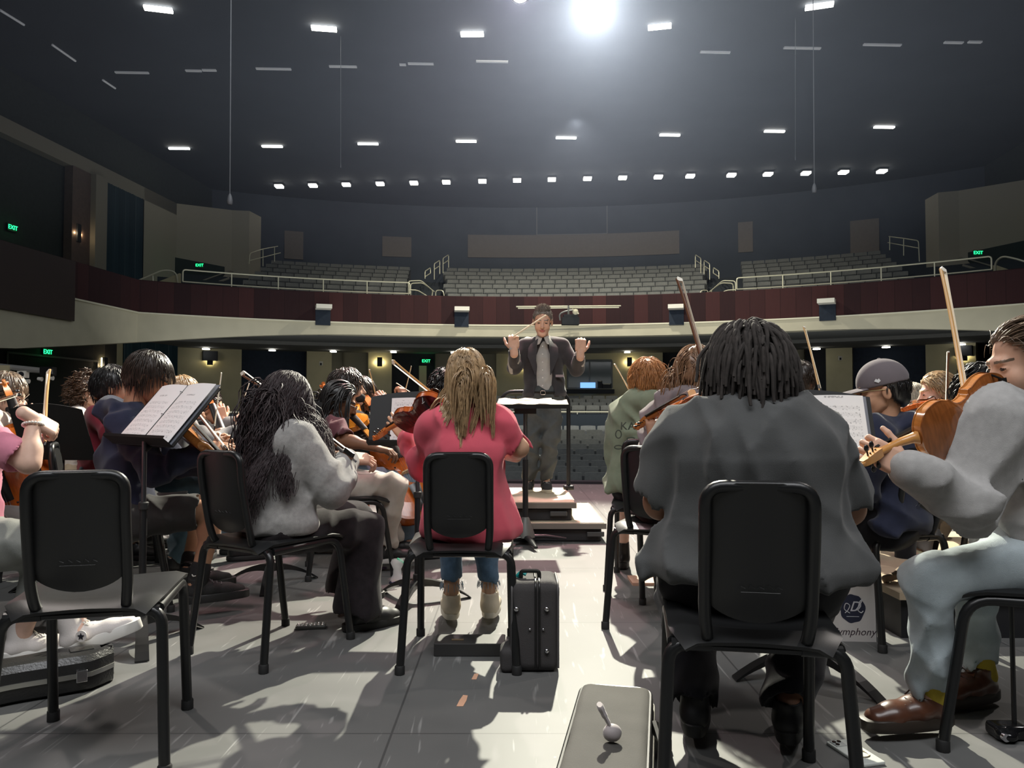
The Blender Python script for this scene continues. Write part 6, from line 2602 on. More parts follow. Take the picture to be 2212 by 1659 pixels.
    def pants(p, m, kind='long', name='trousers', loose=1.0, flare=1.0, seed=3, amp=.0035, end=None):
        J, s, f = p.J, p.s, p.fat
        S = SDF(.009 if p.near else .013, .03)
        S.cap(lerp(J['hipL'], J['hipR'], .25) + Vector((0, 0, .02)), lerp(J['hipL'], J['hipR'], .75) + Vector((0, 0, .02)), .115 * s * f, k=.05)
        S.cap(J['pelvis'] + Vector((0, 0, .03)), J['pelvis'], .105 * s * f, .115 * s * f, u=J['r'], w=1.4)
        for q in 'LR':
            h, k, a = J['hip' + q], J['kn' + q], J['an' + q]
            l = loose * f ** .7
            if kind == 'long':
                e = lerp(k, a, end or .93)
                S.chain([h, k, e], [.098 * s * l, .070 * s * l, .056 * s * l * flare], k=.03)
                d = nrm(a - k)
                S.half
                S.cap(e + d * .048 * s * l * flare, e + d * .15, .06 * s * l * flare, .06 * s, k=.004, sub=True)
            else:
                e = lerp(h, k, end or .78)
                S.cap(h, e, .100 * s * l, .088 * s * l, k=.03)
                d = nrm(k - h)
                S.cap(e + d * .075 * s * l, e + d * .2, .088 * s * l, .07 * s, k=.004, sub=True)
        p.trousers = sobj(name, S, [m], p.root, p.off, lambda P: wav(P, seed, amp * .6, 14, 36) + crease(P, seed + 9, amp * 2.4))
        return p.trousers

    def shoes(p, m, sole, high=False, L=.275, W=1.0, laces=None, chunky=1.0, name='shoe', only=None):
        J = p.J
        for q in (only or 'LR'):
            a, t = J['an' + q], J['toe' + q]
            d = Vector((t.x - a.x, t.y - a.y, 0))
            d = nrm(d)
            pit = J.get('pit' + q, 0.0)
            Rz = frame(d)
            R = Rz @ Matrix.Rotation(pit, 3, 'X')
            heel = Vector((a.x, a.y, a.z - .085)) - d * .055
            T = lambda v: heel + R @ (Vector(v) * p.s)
            S = SDF(.006 if p.near else .010, .018)
            pts = [T((0, .035, .045)), T((0, .11, .050)), T((0, .185, .038)), T((0, L - .05, .032))]
            S.chain(pts, [.034, .036 * W, .034 * W, .028 * W], u=R @ Vector((1, 0, 0)), w=1.18)
            S.cap(T((0, .055, .07)), T((0, .055, .15 if high else .105)), .043, .041)
            S.half(T((0, 0, .018)), R @ Vector((0, 0, -1)), .004)
            S.ell(T((0, .055, .165 if high else .118)), (.034, .04, .02), k=.006, sub=True)
            o = sobj(name, S, [m], p.root, p.off, lambda P: wav(P, 4, .001, 30, 60))
            mb = MB()
            ring = []
            for i in range(28):
                t_ = i / 28 * 2 * math.pi
                yy = .135 + (L * .52) * -math.cos(t_) * 1.0
                wv = .040 * W + .006 * math.sin((yy - .02) * 9)
                wx = wv * (abs(math.sin(t_)) ** .55) * (1 if math.sin(t_) >= 0 else -1)
                ring.append((wx, yy))
            h = .026 * chunky
            P_ = [T((x, y, z)) for z, k in ((0, .97), (.004, 1.0), (h, 1.0), (h + .003, .95)) for (x, y) in [(a_ * k, .135 + (b_ - .135) * k) for (a_, b_) in ring]]
            n = 28
            F_ = [(k * n + i, k * n + (i + 1) % n, (k + 1) * n + (i + 1) % n, (k + 1) * n + i) for k in range(3) for i in range(n)]
            F_ += [tuple(range(n - 1, -1, -1)), tuple(3 * n + i for i in range(n))]
            so = mb.add(P_, F_).build('sole', [sole], o, p.off, fix=True)
            if laces is not None:
                mb = MB()
                for k in range(5):
                    y, z = .115 + .020 * k, .090 - .0065 * k
                    mb.tube([T((-.022, y, z - .004)), T((0, y + .004, z + .002)), T((.022, y, z - .004))], .0028, 5)
                mb.tube([T((0, .11, .095)), T((.024, .105, .102)), T((.03, .12, .085))], .0024, 5)
                mb.tube([T((0, .11, .095)), T((-.022, .10, .104)), T((-.03, .115, .088))], .0024, 5)
                mb.build('laces', [laces], o, p.off)

    def part(p, name, V, F, m, smooth=True):
        return obj(name, xf(np.asarray(V), p.R, p.head, p.hs), F, [m], p.root, p.off, smooth, None)

    def lmb(p, mb, name, m, angle=42):
        V = xf(np.array([tuple(v) for v in mb.v]), p.R, p.head, p.hs)
        return obj(name, V, mb.f, [m], p.root, p.off, True, angle)

    def hairdo(p, cap=None, strands=None, rad=.0016, ns=3, name='hair', taper=.35):
        Vs, Fs, n = [], [], 0
        if cap is not None:
            Vs.append(cap[0])
            Fs.append(cap[1])
            n += len(cap[0])
        for st in (strands or []):
            ps, r = st if isinstance(st, tuple) else (st, rad)
            V, F = strand_mesh(ps, r, ns, taper)
            Vs.append(V)
            Fs.append(F + n)
            n += len(V)
        return p.part(name, np.concatenate(Vs), np.concatenate(Fs), p.hair)

    def to_local(p, v):
        return (p.R.transposed() @ (Vector(v) - p.head)) / p.hs

C_ = {}


def S_HAIR(p, n=500, L=.05, seed=1, rad=.0018, t=.010, flow='crown', keep=None, cap=None, **k):
    keep = keep or scalp()
    p.hairdo(cap or hair_cap(t=t, seed=seed), [grow(n, seed, L, 7, p.R, keep, inflate=t + .002, flow=flow, **k)], rad)


# ---------------------------------------------------------------- conductor
d = 6.62
J = dict(r=Vector((-1, 0, 0)), f=Vector((0, -1, 0)), s=.95, stand=1, z0=.288, pelvis=PX(1175, 853, d), waist=PX(1174, 818, d), chest=PX(1173, 775, d), neck=PX(1173, 736, d),
         head=PX(1172, 694, d - .06), face=face_dir(183, -16), up=Vector((.03, 0, 1)), shR=PX(1134, 748, d), shL=PX(1214, 748, d),
         elR=PX(1111, 795, d - .08), wrR=PX(1110, 753, d - .28), elL=PX(1246, 797, d - .06), wrL=PX(1254, 760, d - .28),
         hipR=PX(1158, 858, d), hipL=PX(1192, 858, d), knR=PX(1150, 948, d - .03), knL=PX(1190, 948, d - .05), anR=PX(1143, 1039, d), anL=PX(1179, 1039, d),
         toeR=PX(1136, 1062, d - .2), toeL=PX(1184, 1062, d - .2))
p = Person(J, 'conductor in dark jacket and grey shirt standing on the podium with raised hands', 'light', 'salt', True, 1.02, curlL=(1.25, 1.5, .9), curlR=(1.25, 1.5, .9),
           dirL=(.05, .1, 1), dirR=(-.05, .1, 1), dorsL=(.2, -1, .1), dorsR=(-.2, -1, .1), thumb=.3, hand=1.25)
p.top(mat('shirt_grey', (.42, .40, .37), .85, spec=.2, bump=.2, bscale=150, var=.06, vscale=20), name='shirt', loose=.90, hem=PX(1175, 850, d), seed=4, amp=.003, neck=.056)
# jacket, open in front
f = J['f']
Sj = p.J
jm = mat('jacket_charcoal', (.040, .038, .042), .85, spec=.2, bump=.2, bscale=200, var=.12, vscale=20, sheen=.2)
S = SDF(.008, .03)
hm = PX(1176, 846, d)
s = .95
S.cap(hm, J['waist'], .150 * s, .128 * s, u=J['r'], w=1.32)
S.cap(J['waist'], J['chest'], .128 * s, .132 * s, u=J['r'], w=1.38)
S.cap(J['chest'], lerp(J['chest'], J['neck'], .65), .132 * s, .09 * s, u=J['r'], w=1.5)
S.cap(lerp(J['shL'], J['shR'], .1), lerp(J['shL'], J['shR'], .9), .070 * s, .070 * s, k=.05)
for q in 'LR':
    S.cap(J['neck'] + Vector((0, 0, -.025)), J['sh' + q], .060 * s, .066 * s, k=.04)
    S.chain([J['sh' + q], J['el' + q], lerp(J['el' + q], J['wr' + q], .80)], [.072 * s, .066 * s, .050 * s], k=.02)
    S.cap(lerp(J['el' + q], J['wr' + q], .84), lerp(J['el' + q], J['wr' + q], 1.2), .042, .042, k=.004, sub=True)
S.cap(J['neck'] + Vector((0, 0, .02)), p.head, .062, .062, k=.01, sub=True)
fr = Vector((0, -.16, 0))
S.cap(PX(1174, 862, d) + fr, PX(1174, 740, d) + fr, .098, .088, k=.008, sub=True)
S.half(PX(1175, 858, d), (0, 0, -1), .008)
jk = sobj('jacket', S, [jm], p.root, p.off, lambda P: wav(P, 11, .0035, 12, 30) + wav(P, 12, .0025, 30, 60))
for sx, a in ((-1, 1), (1, 1)):
    X = lambda px, py, dd: PX(px, py, dd)
    c = 1173
    mb = MB()
    rows = [[X(c + sx * 11, 731, 6.53), X(c + sx * 24, 739, 6.56)], [X(c + sx * 13, 745, 6.475), X(c + sx * 32, 752, 6.50)], [X(c + sx * 14.5, 766, 6.452), X(c + sx * 33, 770, 6.475)],
            [X(c + sx * 15, 790, 6.452), X(c + sx * 25, 790, 6.46)], [X(c + sx * 15.5, 810, 6.455), X(c + sx * 17, 810, 6.455)]]
    mb.sheet(rows, .004)
    mb.build('lapel', [jm], jk, p.off, fix=True)
    mb = MB()
    mb.sheet([[X(c + sx * 2, 729, 6.515), X(c + sx * 15, 724, 6.57)], [X(c + sx * 4, 735, 6.49), X(c + sx * 17, 737, 6.53)], [X(c + sx * 8, 743, 6.475), X(c + sx * 15, 745, 6.49)]], .003)
    mb.build('collar', [MATS['shirt_grey']], p.shirt, p.off, fix=True)
    q = 'R' if sx < 0 else 'L'
    sd = SDF(.005, .01)
    sd.cap(lerp(J['el' + q], J['wr' + q], .78), lerp(J['el' + q], J['wr' + q], .97), .036, .034)
    sobj('cuff', sd, [MATS['shirt_grey']], p.root, p.off)
mb = MB()
for k in range(6):
    MB().ell(PX(1172, 748 + 17 * k, 6.475 - .004 * k), .006, n=7).build('button', [mat('button_white', (.7, .7, .68), .4)], p.shirt, p.off)
mb = MB().box(PX(1209, 812, 6.49), (.07, .02, .02))
mb.build('pocket_flap', [mat('pocket_lining', (.30, .24, .25), .8)], jk, p.off, smooth=False)
p.pants(mat('trousers_charcoal', (.060, .066, .066), .85, bump=.2, bscale=200, var=.2, vscale=14), loose=1.06, amp=.006, flare=1.1)
b = PX(1175, 848, d)
mb = MB().tube([b + Vector((math.cos(a) * .165, math.sin(a) * .122, 0)) for a in np.linspace(0, 2 * math.pi, 31)[:-1]], .016, 6, closed=True, flat=.5)
mb.build('belt', [mat('belt_black', (.012, .012, .012), .4)], p.trousers, p.off)
MB().tube(bend([PX(1168, 844, d - .135), PX(1168, 852, d - .135), PX(1178, 852, d - .135), PX(1178, 844, d - .135), PX(1169, 844, d - .135)], .005, 2), .0035, 6).build('buckle', [mat('chrome', (.7, .7, .72), .2, metal=1)], p.trousers, p.off)
p.shoes(mat('sneaker_black', (.03, .032, .035), .7), mat('sole_cream', (.62, .58, .46), .6), laces=mat('lace_white', (.7, .68, .62), .8), L=.27)
k = scalp(front=.06, fz=.06)
p.hairdo(hair_cap(t=.006, front=.055, fz=.06, seed=3, amp=.001), [grow(420, 5, .026, 6, p.R, lambda P: k(P) & (P[:, 2] > .085), flow='up', g=-.1, lift=.4, inflate=.008),
                                                                   grow(260, 6, .022, 5, p.R, scalp(front=.05), inflate=.007)], .0019)
C_['conductor'] = p
o = obj('baton', *(lambda m: (m.v, m.f))(MB().tube([PX(1109, 727, 6.30) - PX(1145, 704, 6.26), PX(1179, 681, 6.22) - PX(1145, 704, 6.26)], [.0075, .0055], 8)), [mat('baton_cream', (.78, .70, .52), .5)], None, None, True, 40, None, PX(1145, 704, 6.26))
tag(o, 'pale baton held up by the conductor in front of the forehead', 'baton')

# ---------------------------------------------------------------- pink shirt player (centre)
J = seat_pose(-.20, 3.17, -4, .97, .04, 'violin')
d = 3.14
J.update(head=PX(1006, 812, d), neck=PX(1008, 880, d), face=face_dir(-28, -14), up=Vector((-.10, 0, 1)), shL=PX(938, 912, d), shR=PX(1079, 912, d),
         elR=PX(1122, 968, d + .02), wrR=PX(1098, 985, d + .30), elL=PX(908, 1012, d + .20), wrL=PX(876, 938, d + .42), chest=PX(1010, 965, d), waist=PX(1010, 1045, d), pelvis=PX(1012, 1120, d),
         knL=PX(978, 1130, 3.58), knR=PX(1046, 1130, 3.58), anL=PX(975, 1293, 3.56), anR=PX(1058, 1290, 3.58), toeL=PX(969, 1318, 3.78), toeR=PX(1066, 1312, 3.78),
         hipL=PX(985, 1118, d), hipR=PX(1040, 1118, d))
p = Person(J, 'person in a loose pink shirt with long straight blonde hair, playing violin, back turned', 'olive', 'blonde', True, .90,
           dirL=(-.50, .22, .55), dorsL=(-.15, -1, .25), curlL=(.35, .5, .4), thumb=.2, dirR=(-.8, .5, .1), dorsR=(.2, .1, 1))
pk = cloth('coral_pink', (.64, .105, .145), vs=6)
p.top(pk, 'long', loose=.98, hem=PX(1012, 1140, d), seed=21, amp=.005, hem_flare=1.15, slR='half', bag=.97, neck=.060)
p.pants(cloth('denim_mid', (.10, .17, .26), .5, .25, 30), loose=.92, end=.72, seed=8)
p.shoes(mat('sneaker_beige', (.68, .60, .46), .7, bump=.2, bscale=80), mat('sole_pale', (.66, .62, .52), .6), laces=mat('lace_beige', (.6, .55, .45), .8), L=.26)
rg = random.Random(3)
for q in 'LR':
    mb = MB()
    k, a = J['kn' + q], J['an' + q]
    e = lerp(k, a, .80)
    for i in range(50):
        t = rg.uniform(0, 6.28)
        c = e + Vector((math.cos(t) * .048, math.sin(t) * .048, rg.uniform(0, .012)))
        mb.tube([c, c + Vector((math.cos(t) * .006, math.sin(t) * .006, -rg.uniform(.015, .035)))], .0016, 3)
    mb.build('frayed_hem', [cloth('fray', (.30, .38, .46))], p.trousers, p.off)
bk = [(p.to_local(PX(1009, 985, d + .0)), np.array([.22, .120, .30]))]
kp = scalp(front=.075, fz=.07)
st = grow(1500, 7, .27, 18, p.R, kp, g=.85, lift=.0, flow='part', coll=bk, inflate=.003, clump=46, lvar=.22, back=.8)
st2 = grow(420, 8, .16, 10, p.R, kp, g=.7, lift=.04, flow='part', coll=bk, inflate=.005, back=.8, wig=.01)
p.hairdo(hair_cap(t=.004, front=.065, fz=.075, nape=-.10, ear=False, seed=5, amp=.001), [(st, .0026), (st2, .0013)])
C_['pink'] = p
instrument('violin', PX(962, 868, 3.20), PX(808, 948, 3.52), (-.2, .86, .48), 'violin held out to the side by the pink shirt player, dark red back showing', 'red')
bow(PX(1104, 980, 3.40), PX(848, 777, 3.62), (.3, 0, -.6), 'violin bow of the pink shirt player, rising over the white page')

# ---------------------------------------------------------------- grey t-shirt player
d = 2.10
J = seat_pose(.62, 2.02, 8, 1.0, .02, 'violin')
J.update(head=PX(1612, 796, d + .02), neck=PX(1614, 868, d), face=face_dir(-14, -10), up=Vector((-.03, 0, 1)), shL=PX(1482, 950, d), shR=PX(1764, 953, d),
         elL=PX(1428, 1085, d + .06), wrL=PX(1428, 962, d + .46), elR=PX(1830, 1098, d + .06), wrR=PX(1600, 1030, d + .33), chest=PX(1620, 985, d), waist=PX(1625, 1110, d), pelvis=PX(1622, 1215, d),
         hipL=PX(1525, 1235, d + .03), hipR=PX(1725, 1240, d + .03), knL=PX(1482, 1290, 2.52), knR=PX(1740, 1295, 2.50), anL=PX(1500, 1515, 2.30), anR=PX(1702, 1530, 2.26), toeL=PX(1505, 1560, 2.52), toeR=PX(1710, 1570, 2.48))
p = Person(J, 'large person in a faded grey t-shirt with short dreadlocks, seated with back turned', 'mid', 'blackmatte', True, .93, fat=1.50,
           dirL=(-.1, .35, .9), dorsL=(-.3, -.9, .2), curlL=(.5, .7, .5), thumb=.2, dirR=(-.9, .4, .2), dorsR=(.1, .1, 1))
ts = cloth('faded_grey', (.082, .084, .084), .35, .14, 5)
p.top(ts, 'short', loose=1.02, hem=PX(1624, 1208, d), seed=33, amp=.0042, hem_flare=1.12, bag=1.02, neck=.064, cut=())
p.pants(cloth('black_trousers', (.013, .013, .016)), loose=1.0, flare=1.0, seed=4)
p.shoes(mat('shoe_black', (.014, .014, .015), .5), mat('sole_black', (.016, .016, .016), .6), L=.27, chunky=1.3)
kp = scalp(front=.075, fz=.07, nape=-.085)
st = grow(330, 17, .125, 12, p.R, kp, g=.40, lift=.5, flow='crown', inflate=.026, wig=.09, lvar=.22)
st2 = grow(260, 18, .11, 10, p.R, kp, g=.40, lift=.5, flow='part', inflate=.022, wig=.09)
p.hairdo(hair_cap(t=.013, front=.07, fz=.075, nape=-.095, ear=False, seed=9, amp=.003), [(st, .0060), (st2, .0058)], ns=5, taper=.8)
rg = random.Random(5)
C_['tshirt'] = p
instrument('violin', PX(1562, 846, 2.30), PX(1374, 924, 2.68), (-.25, .10, .95), 'orange violin held past the shoulder of the grey t-shirt player', 'orange')
bow(PX(1575, 1005, 2.42), PX(1462, 600, 2.76), (1, .25, .1), 'long violin bow of the grey t-shirt player, standing up left of the dreadlocks', True, 1.25)

# ---------------------------------------------------------------- grey hoodie player at the frame edge
d = 2.36
J = seat_pose(1.62, 2.42, -80, 1.0, .06, 'violin')
J.update(head=PX(2210, 784, d), neck=PX(2222, 862, d), face=face_dir(-88, -14), up=Vector((-.12, 0, 1)), shL=PX(2142, 905, d - .13), shR=PX(2235, 900, d + .18),
         elL=PX(2092, 1085, d - .16), wrL=PX(1945, 1003, d - .18), elR=PX(2130, 1040, d + .40), wrR=PX(2098, 985, d + .1), chest=PX(2205, 985, d), waist=PX(2222, 1100, d), pelvis=PX(2240, 1195, d),
         hipL=PX(2210, 1215, d - .07), hipR=PX(2215, 1210, d + .12), knL=PX(2003, 1248, 2.29), knR=PX(2100, 1225, 2.62), anL=PX(2010, 1505, 2.37), anR=PX(2118, 1455, 2.60), toeL=PX(1930, 1568, 2.35), toeR=PX(2052, 1512, 2.56))
p = Person(J, 'person in a pale grey hoodie and light jeans, seated sideways, playing violin', 'light', 'ash', True, 1.0,
           dirL=(-.75, .3, .45), dorsL=(.2, -1, -.1), curlL=(.8, 1.0, .6), thumb=.15, dirR=(-.4, -.5, .4), dorsR=(-.3, -.2, 1))
hg = cloth('heather_grey', (.40, .39, .38), .35, .10, 40)
p.top(hg, 'long', name='hoodie', loose=1.12, hem=PX(2232, 1185, d), seed=41, amp=.006, bag=1.38, hood=dict(h=.02, z=-.035), neck=.062)
p.pants(cloth('light_denim', (.46, .53, .56), .5, .22, 9), loose=.95, flare=1.12, seed=6, amp=.0036, end=.88)
p.shoes(mat('leather_brown', (.105, .042, .024), .32, coat=.2, var=.2, vscale=20), mat('sole_dark', (.035, .025, .018), .5), laces=mat('lace_brown', (.06, .03, .018), .8), L=.29, W=1.05, chunky=1.25)
for q in 'LR':
    a = J['an' + q]
    sd = SDF(.005, .01).cap(a + Vector((.01, 0, -.005)), lerp(a, J['kn' + q], .16), .042, .041)
    sobj('sock', sd, [mat('sock_yellow', (.50, .38, .04), .9, bump=.3, bscale=120)], p.root, p.off)
kp = scalp(front=.056, fz=.07)
st = grow(1300, 21, .13, 12, p.R, kp, g=.12, lift=.0, flow='back', inflate=.014, clump=40, lvar=.3)
st2 = grow(160, 22, .07, 9, p.R, kp, g=.2, lift=.15, flow='back', inflate=.016, wig=.06)
p.hairdo(hair_cap(t=.012, front=.048, fz=.072, nape=-.09, ear=True, seed=12), [(st, .0022), (st2, .0011)])
C_['hoodie'] = p
instrument('violin', PX(2172, 862, 2.30), PX(1852, 1005, 2.13), (.12, .95, .22), 'brown violin of the pale grey hoodie player, glossy back toward us', 'brown')
bow(PX(2104, 985, 2.33), PX(2032, 578, 2.66), (1, .3, 0), 'long violin bow of the pale grey hoodie player, rising past the balcony front', False, 1.35)

# ---------------------------------------------------------------- fleece player with long black hair
d = 3.28
J = seat_pose(-.985, 3.24, 34, 1.0, .10, 'violin')
J.update(head=PX(622, 862, d + .04), neck=PX(608, 945, d - .02), face=face_dir(48, -18), up=Vector((.12, 0, 1)), shR=PX(640, 955, d - .10), shL=PX(588, 960, d + .16), elR=PX(716, 1056, d - .08), wrR=PX(754, 988, d + .12),
         elL=PX(660, 1050, d + .42), wrL=PX(700, 1010, d + .55), chest=PX(608, 1010, d - .03), waist=PX(602, 1080, d - .04), pelvis=PX(596, 1140, d - .05),
         hipR=PX(615, 1145, d - .10), hipL=PX(590, 1130, d + .08), knR=PX(792, 1142, d + .22), knL=PX(770, 1118, d + .50), anR=PX(772, 1318, d + .20), anL=PX(752, 1270, d + .50), toeR=PX(838, 1348, d + .30), toeL=PX(800, 1290, d + .62))
p = Person(J, 'person in a fluffy grey fleece with very long wavy black hair, playing violin', 'light', 'plum', True, .92,
           dirR=(.75, .3, -.1), dorsR=(.1, -.5, .9), curlR=(.5, .8, .5), dirL=(.2, .5, .5), dorsL=(.2, -.7, .1), curlL=(.4, .7, .5))
fl = cloth('fluffy_grey', (.36, .345, .33), .9, .16, 60, .5)
p.top(fl, 'long', name='fleece', loose=1.12, hem=PX(598, 1125, d - .05), seed=52, amp=.0035, bag=1.38, neck=.062, hem_flare=1.02)
p.pants(cloth('plum_black', (.020, .016, .018), .3, .2, 40), loose=1.06, flare=1.85, seed=7, amp=.004, end=.96)
p.shoes(mat('shoe_black', (.014, .014, .015), .5), mat('sole_black', (.016, .016, .016), .6), L=.29, W=1.2, chunky=1.2)
MB().rbox(PX(795, 1333, d + .13), (.022, .012, .022), .003).build('buckle', [mat('buckle_brass', (.5, .42, .28), .3, metal=.9)], p.root, p.off, smooth=False)
bk = [(p.to_local(PX(612, 1060, d - .02)), np.array([.215, .21, .34]))]
kp = scalp(front=.07, fz=.07)
st = grow(2000, 27, .50, 20, p.R, kp, g=.85, lift=.02, flow='part', coll=bk, inflate=.012, clump=110, curl=.008, cfreq=50, lvar=.25, back=.7)
st2 = grow(1000, 28, .36, 16, p.R, kp, g=.6, lift=.03, flow='crown', coll=bk, inflate=.012, curl=.005, cfreq=55)
p.hairdo(hair_cap(t=.009, front=.07, fz=.075, nape=-.12, ear=False, seed=15), [(st, .0030), (st2, .0024)])
C_['fleece'] = p
instrument('violin', PX(655, 915, 3.46), PX(722, 1015, 3.90), (.75, -.1, .6), 'violin of the fleece player, partly hidden by the long black hair', 'red')
bow(PX(762, 992, 3.30), PX(521, 808, 3.78), (.2, 0, 1), 'bow of the fleece player, passing behind the long black hair', True, 1.1)

# ---------------------------------------------------------------- navy hoodie boy in shorts
d = 3.80
J = seat_pose(-1.96, 3.86, 68, 1.05, .10, 'violin')
J.update(head=PX(322, 815, d), neck=PX(288, 885, d), face=face_dir(72, -28), up=Vector((.25, 0, 1)), shR=PX(276, 925, d - .13), shL=PX(302, 925, d + .20), elR=PX(338, 1022, d - .22), wrR=PX(450, 966, d - .08),
         elL=PX(390, 1010, d + .35), wrL=PX(472, 985, d + .28), chest=PX(278, 985, d), waist=PX(272, 1060, d), pelvis=PX(272, 1118, d),
         hipR=PX(292, 1118, d - .09), hipL=PX(292, 1110, d + .09), knR=PX(466, 1100, d - .02), knL=PX(440, 1090, d + .26), anR=PX(425, 1262, d - .10), anL=PX(405, 1238, d + .10), toeR=PX(510, 1310, d), toeL=PX(470, 1275, d + .2))
p = Person(J, 'boy in a navy hoodie and grey shorts, bent over beside the binder stand', 'tan', 'dark', True, .98,
           dirR=(.9, .1, -.1), dorsR=(.1, -.55, .8), curlR=(.45, .7, .5), dirL=(.5, .1, .6), dorsL=(.4, .8, .1))
nv = cloth('navy', (.022, .026, .050), .35, .15, 20)
p.top(nv, 'long', name='hoodie', loose=1.08, hem=PX(275, 1112, d), seed=61, amp=.006, bag=1.15, hood=dict(h=.045, z=-.015), neck=.060)
p.pants(cloth('grey_shorts', (.040, .040, .040), .3, .1, 20), 'shorts', 'shorts', loose=.98, seed=9, end=.70)
p.shoes(mat('shoe_knit_black', (.018, .018, .018), .8, bump=.3, bscale=150), mat('sole_dark2', (.022, .022, .022), .5), laces=mat('lace_grey', (.10, .10, .10), .8), L=.29, W=1.05, chunky=1.3)
for q in 'LR':
    a = J['an' + q]
    sk = sobj('sock', SDF(.006, .01).cap(a + Vector((0, 0, -.03)), lerp(a, J['kn' + q], .22), .046, .046), [mat('sock_black', (.015, .015, .016), .9)], p.root, p.off)
    if q == 'R':
        c = lerp(a, J['kn' + q], .14) + Vector((.0, -.047, 0))
        MB().tube(spline([c + Vector((-.018, .004, .006)), c + Vector((-.008, -.001, -.003)), c + Vector((.022, .003, .006))], 4), [.001, .0022, .003, .003, .003, .0026, .002, .0014, .001], 5).build('stitched_mark', [mat('lace_white', (.7, .68, .62), .8)], sk, p.off)
S_HAIR(p, 900, .075, 31, .0019, .014, keep=scalp(front=.07, fz=.06), cap=hair_cap(t=.014, front=.065, fz=.062, nape=-.065, seed=31), lift=.3, g=.25)
C_['navy'] = p
instrument('violin', PX(362, 900, 3.85), PX(486, 1010, 3.45), (.2, .55, .8), 'viola of the navy hoodie boy, behind the open binder', 'brown')
bow(PX(490, 978, 3.66), PX(404, 868, 4.2), (.3, -.3, .8), 'viola bow of the navy hoodie boy', True)

# ---------------------------------------------------------------- player at the curtain side edge (arm, jeans, white sneakers)
J = seat_pose(-2.16, 2.95, 72, 1.0, .05, 'rest')
J.update(head=PX(-85, 745, 2.95), neck=PX(-80, 835, 2.95), face=face_dir(80, -15), shR=PX(-50, 935, 2.86), shL=PX(-60, 910, 3.2), elR=PX(62, 1000, 2.82), wrR=PX(74, 905, 2.88), elL=PX(30, 1000, 3.4), wrL=PX(-20, 900, 3.4),
         chest=PX(-85, 980, 2.95), waist=PX(-85, 1080, 2.95), pelvis=PX(-85, 1165, 2.95), hipR=PX(-60, 1180, 2.88), hipL=PX(-60, 1160, 3.1), knR=PX(118, 1172, 2.98), knL=PX(105, 1130, 3.42), anR=PX(42, 1378, 3.02), anL=PX(172, 1366, 2.98),
         toeR=PX(85, 1420, 3.06), toeL=PX(292, 1385, 3.04), pitL=.30)
p = Person(J, 'person in pink top, torn grey jeans, white sneakers and a pearl bracelet', 'pale', 'brown', True, .98, dirR=(.5, .5, -.45), dorsR=(.5, -.4, .8), curlR=(1.2, 1.3, .8))
p.top(cloth('rose_top', (.60, .22, .30)), 'short', loose=1.05, seed=71, hem=PX(-85, 1140, 2.95))
p.pants(cloth('grey_denim', (.25, .26, .24), .5, .22, 10), loose=1.12, seed=11, amp=.005, end=.60)
rg = random.Random(9)
for q in 'LR':
    mb = MB()
    e = lerp(J['kn' + q], J['an' + q], .66)
    for i in range(70):
        t = rg.uniform(0, 6.28)
        c = e + Vector((math.cos(t) * .060, math.sin(t) * .060, rg.uniform(0, .02)))
        mb.tube([c, c + Vector((math.cos(t) * .01, math.sin(t) * .01, -rg.uniform(.02, .05)))], .0019, 3)
    mb.build('frayed_hem', [cloth('fray2', (.48, .45, .33))], p.trousers, p.off)
p.shoes(mat('canvas_white', (.68, .63, .60), .8, bump=.15, bscale=200), mat('rubber_white', (.72, .70, .66), .5), True, .30, 1.05, laces=mat('lace_white', (.7, .68, .62), .8), chunky=1.5)
hand = J['wrR']
ax = nrm(J['wrR'] - J['elR'])
u1 = nrm(ax.cross(Vector((0, 1, 0))))
u2 = ax.cross(u1)
mb = MB()
for i in range(22):
    a = 2 * math.pi * i / 22
    mb.ell(J['wrR'] - ax * .025 + u1 * (.034 * math.cos(a)) + u2 * (.034 * math.sin(a)), .0052, n=8)
br = mb.build('bracelet', [mat('pearl', (.82, .77, .70), .2, coat=.5)], p.root, p.off)
br['kind'] = 'stuff'
# star patch on the near sneaker
c = PX(176, 1374, 2.925)
mb = MB().lathe([(.021, 0), (.021, .003)], 20, c, Matrix.Rotation(math.radians(90), 3, 'X') @ Matrix.Rotation(0, 3, 'Z'))
pt = mb.build('ankle_patch', [MATS['canvas_white']], p.root, p.off)
star = [c + Vector(((.014 if i % 2 == 0 else .0058) * math.sin(i * math.pi / 5), -.0045, (.014 if i % 2 == 0 else .0058) * math.cos(i * math.pi / 5))) for i in range(10)]
MB().slab(star, (0, -.001, 0)).build('star', [mat('ink_black', (.012, .012, .02), .6)], pt, p.off, smooth=False, fix=True)
S_HAIR(p, 200, .1, 33)
instrument('cello', PX(62, 1200, 3.62), PX(-75, 840, 3.30), (.40, -.88, .22), 'orange cello cut off by the frame edge, behind the pink topped player', 'orange')
bow(PX(97, 955, 2.96), PX(108, 798, 3.52), (-.6, .5, 0), 'bow held upright by the player with the pearl bracelet', False, 1.2)
bow(PX(-60, 880, 3.2), PX(36, 850, 3.75), (0, 0, -1), 'bow crossing in front of the masked blond cellist', True, 1.0)

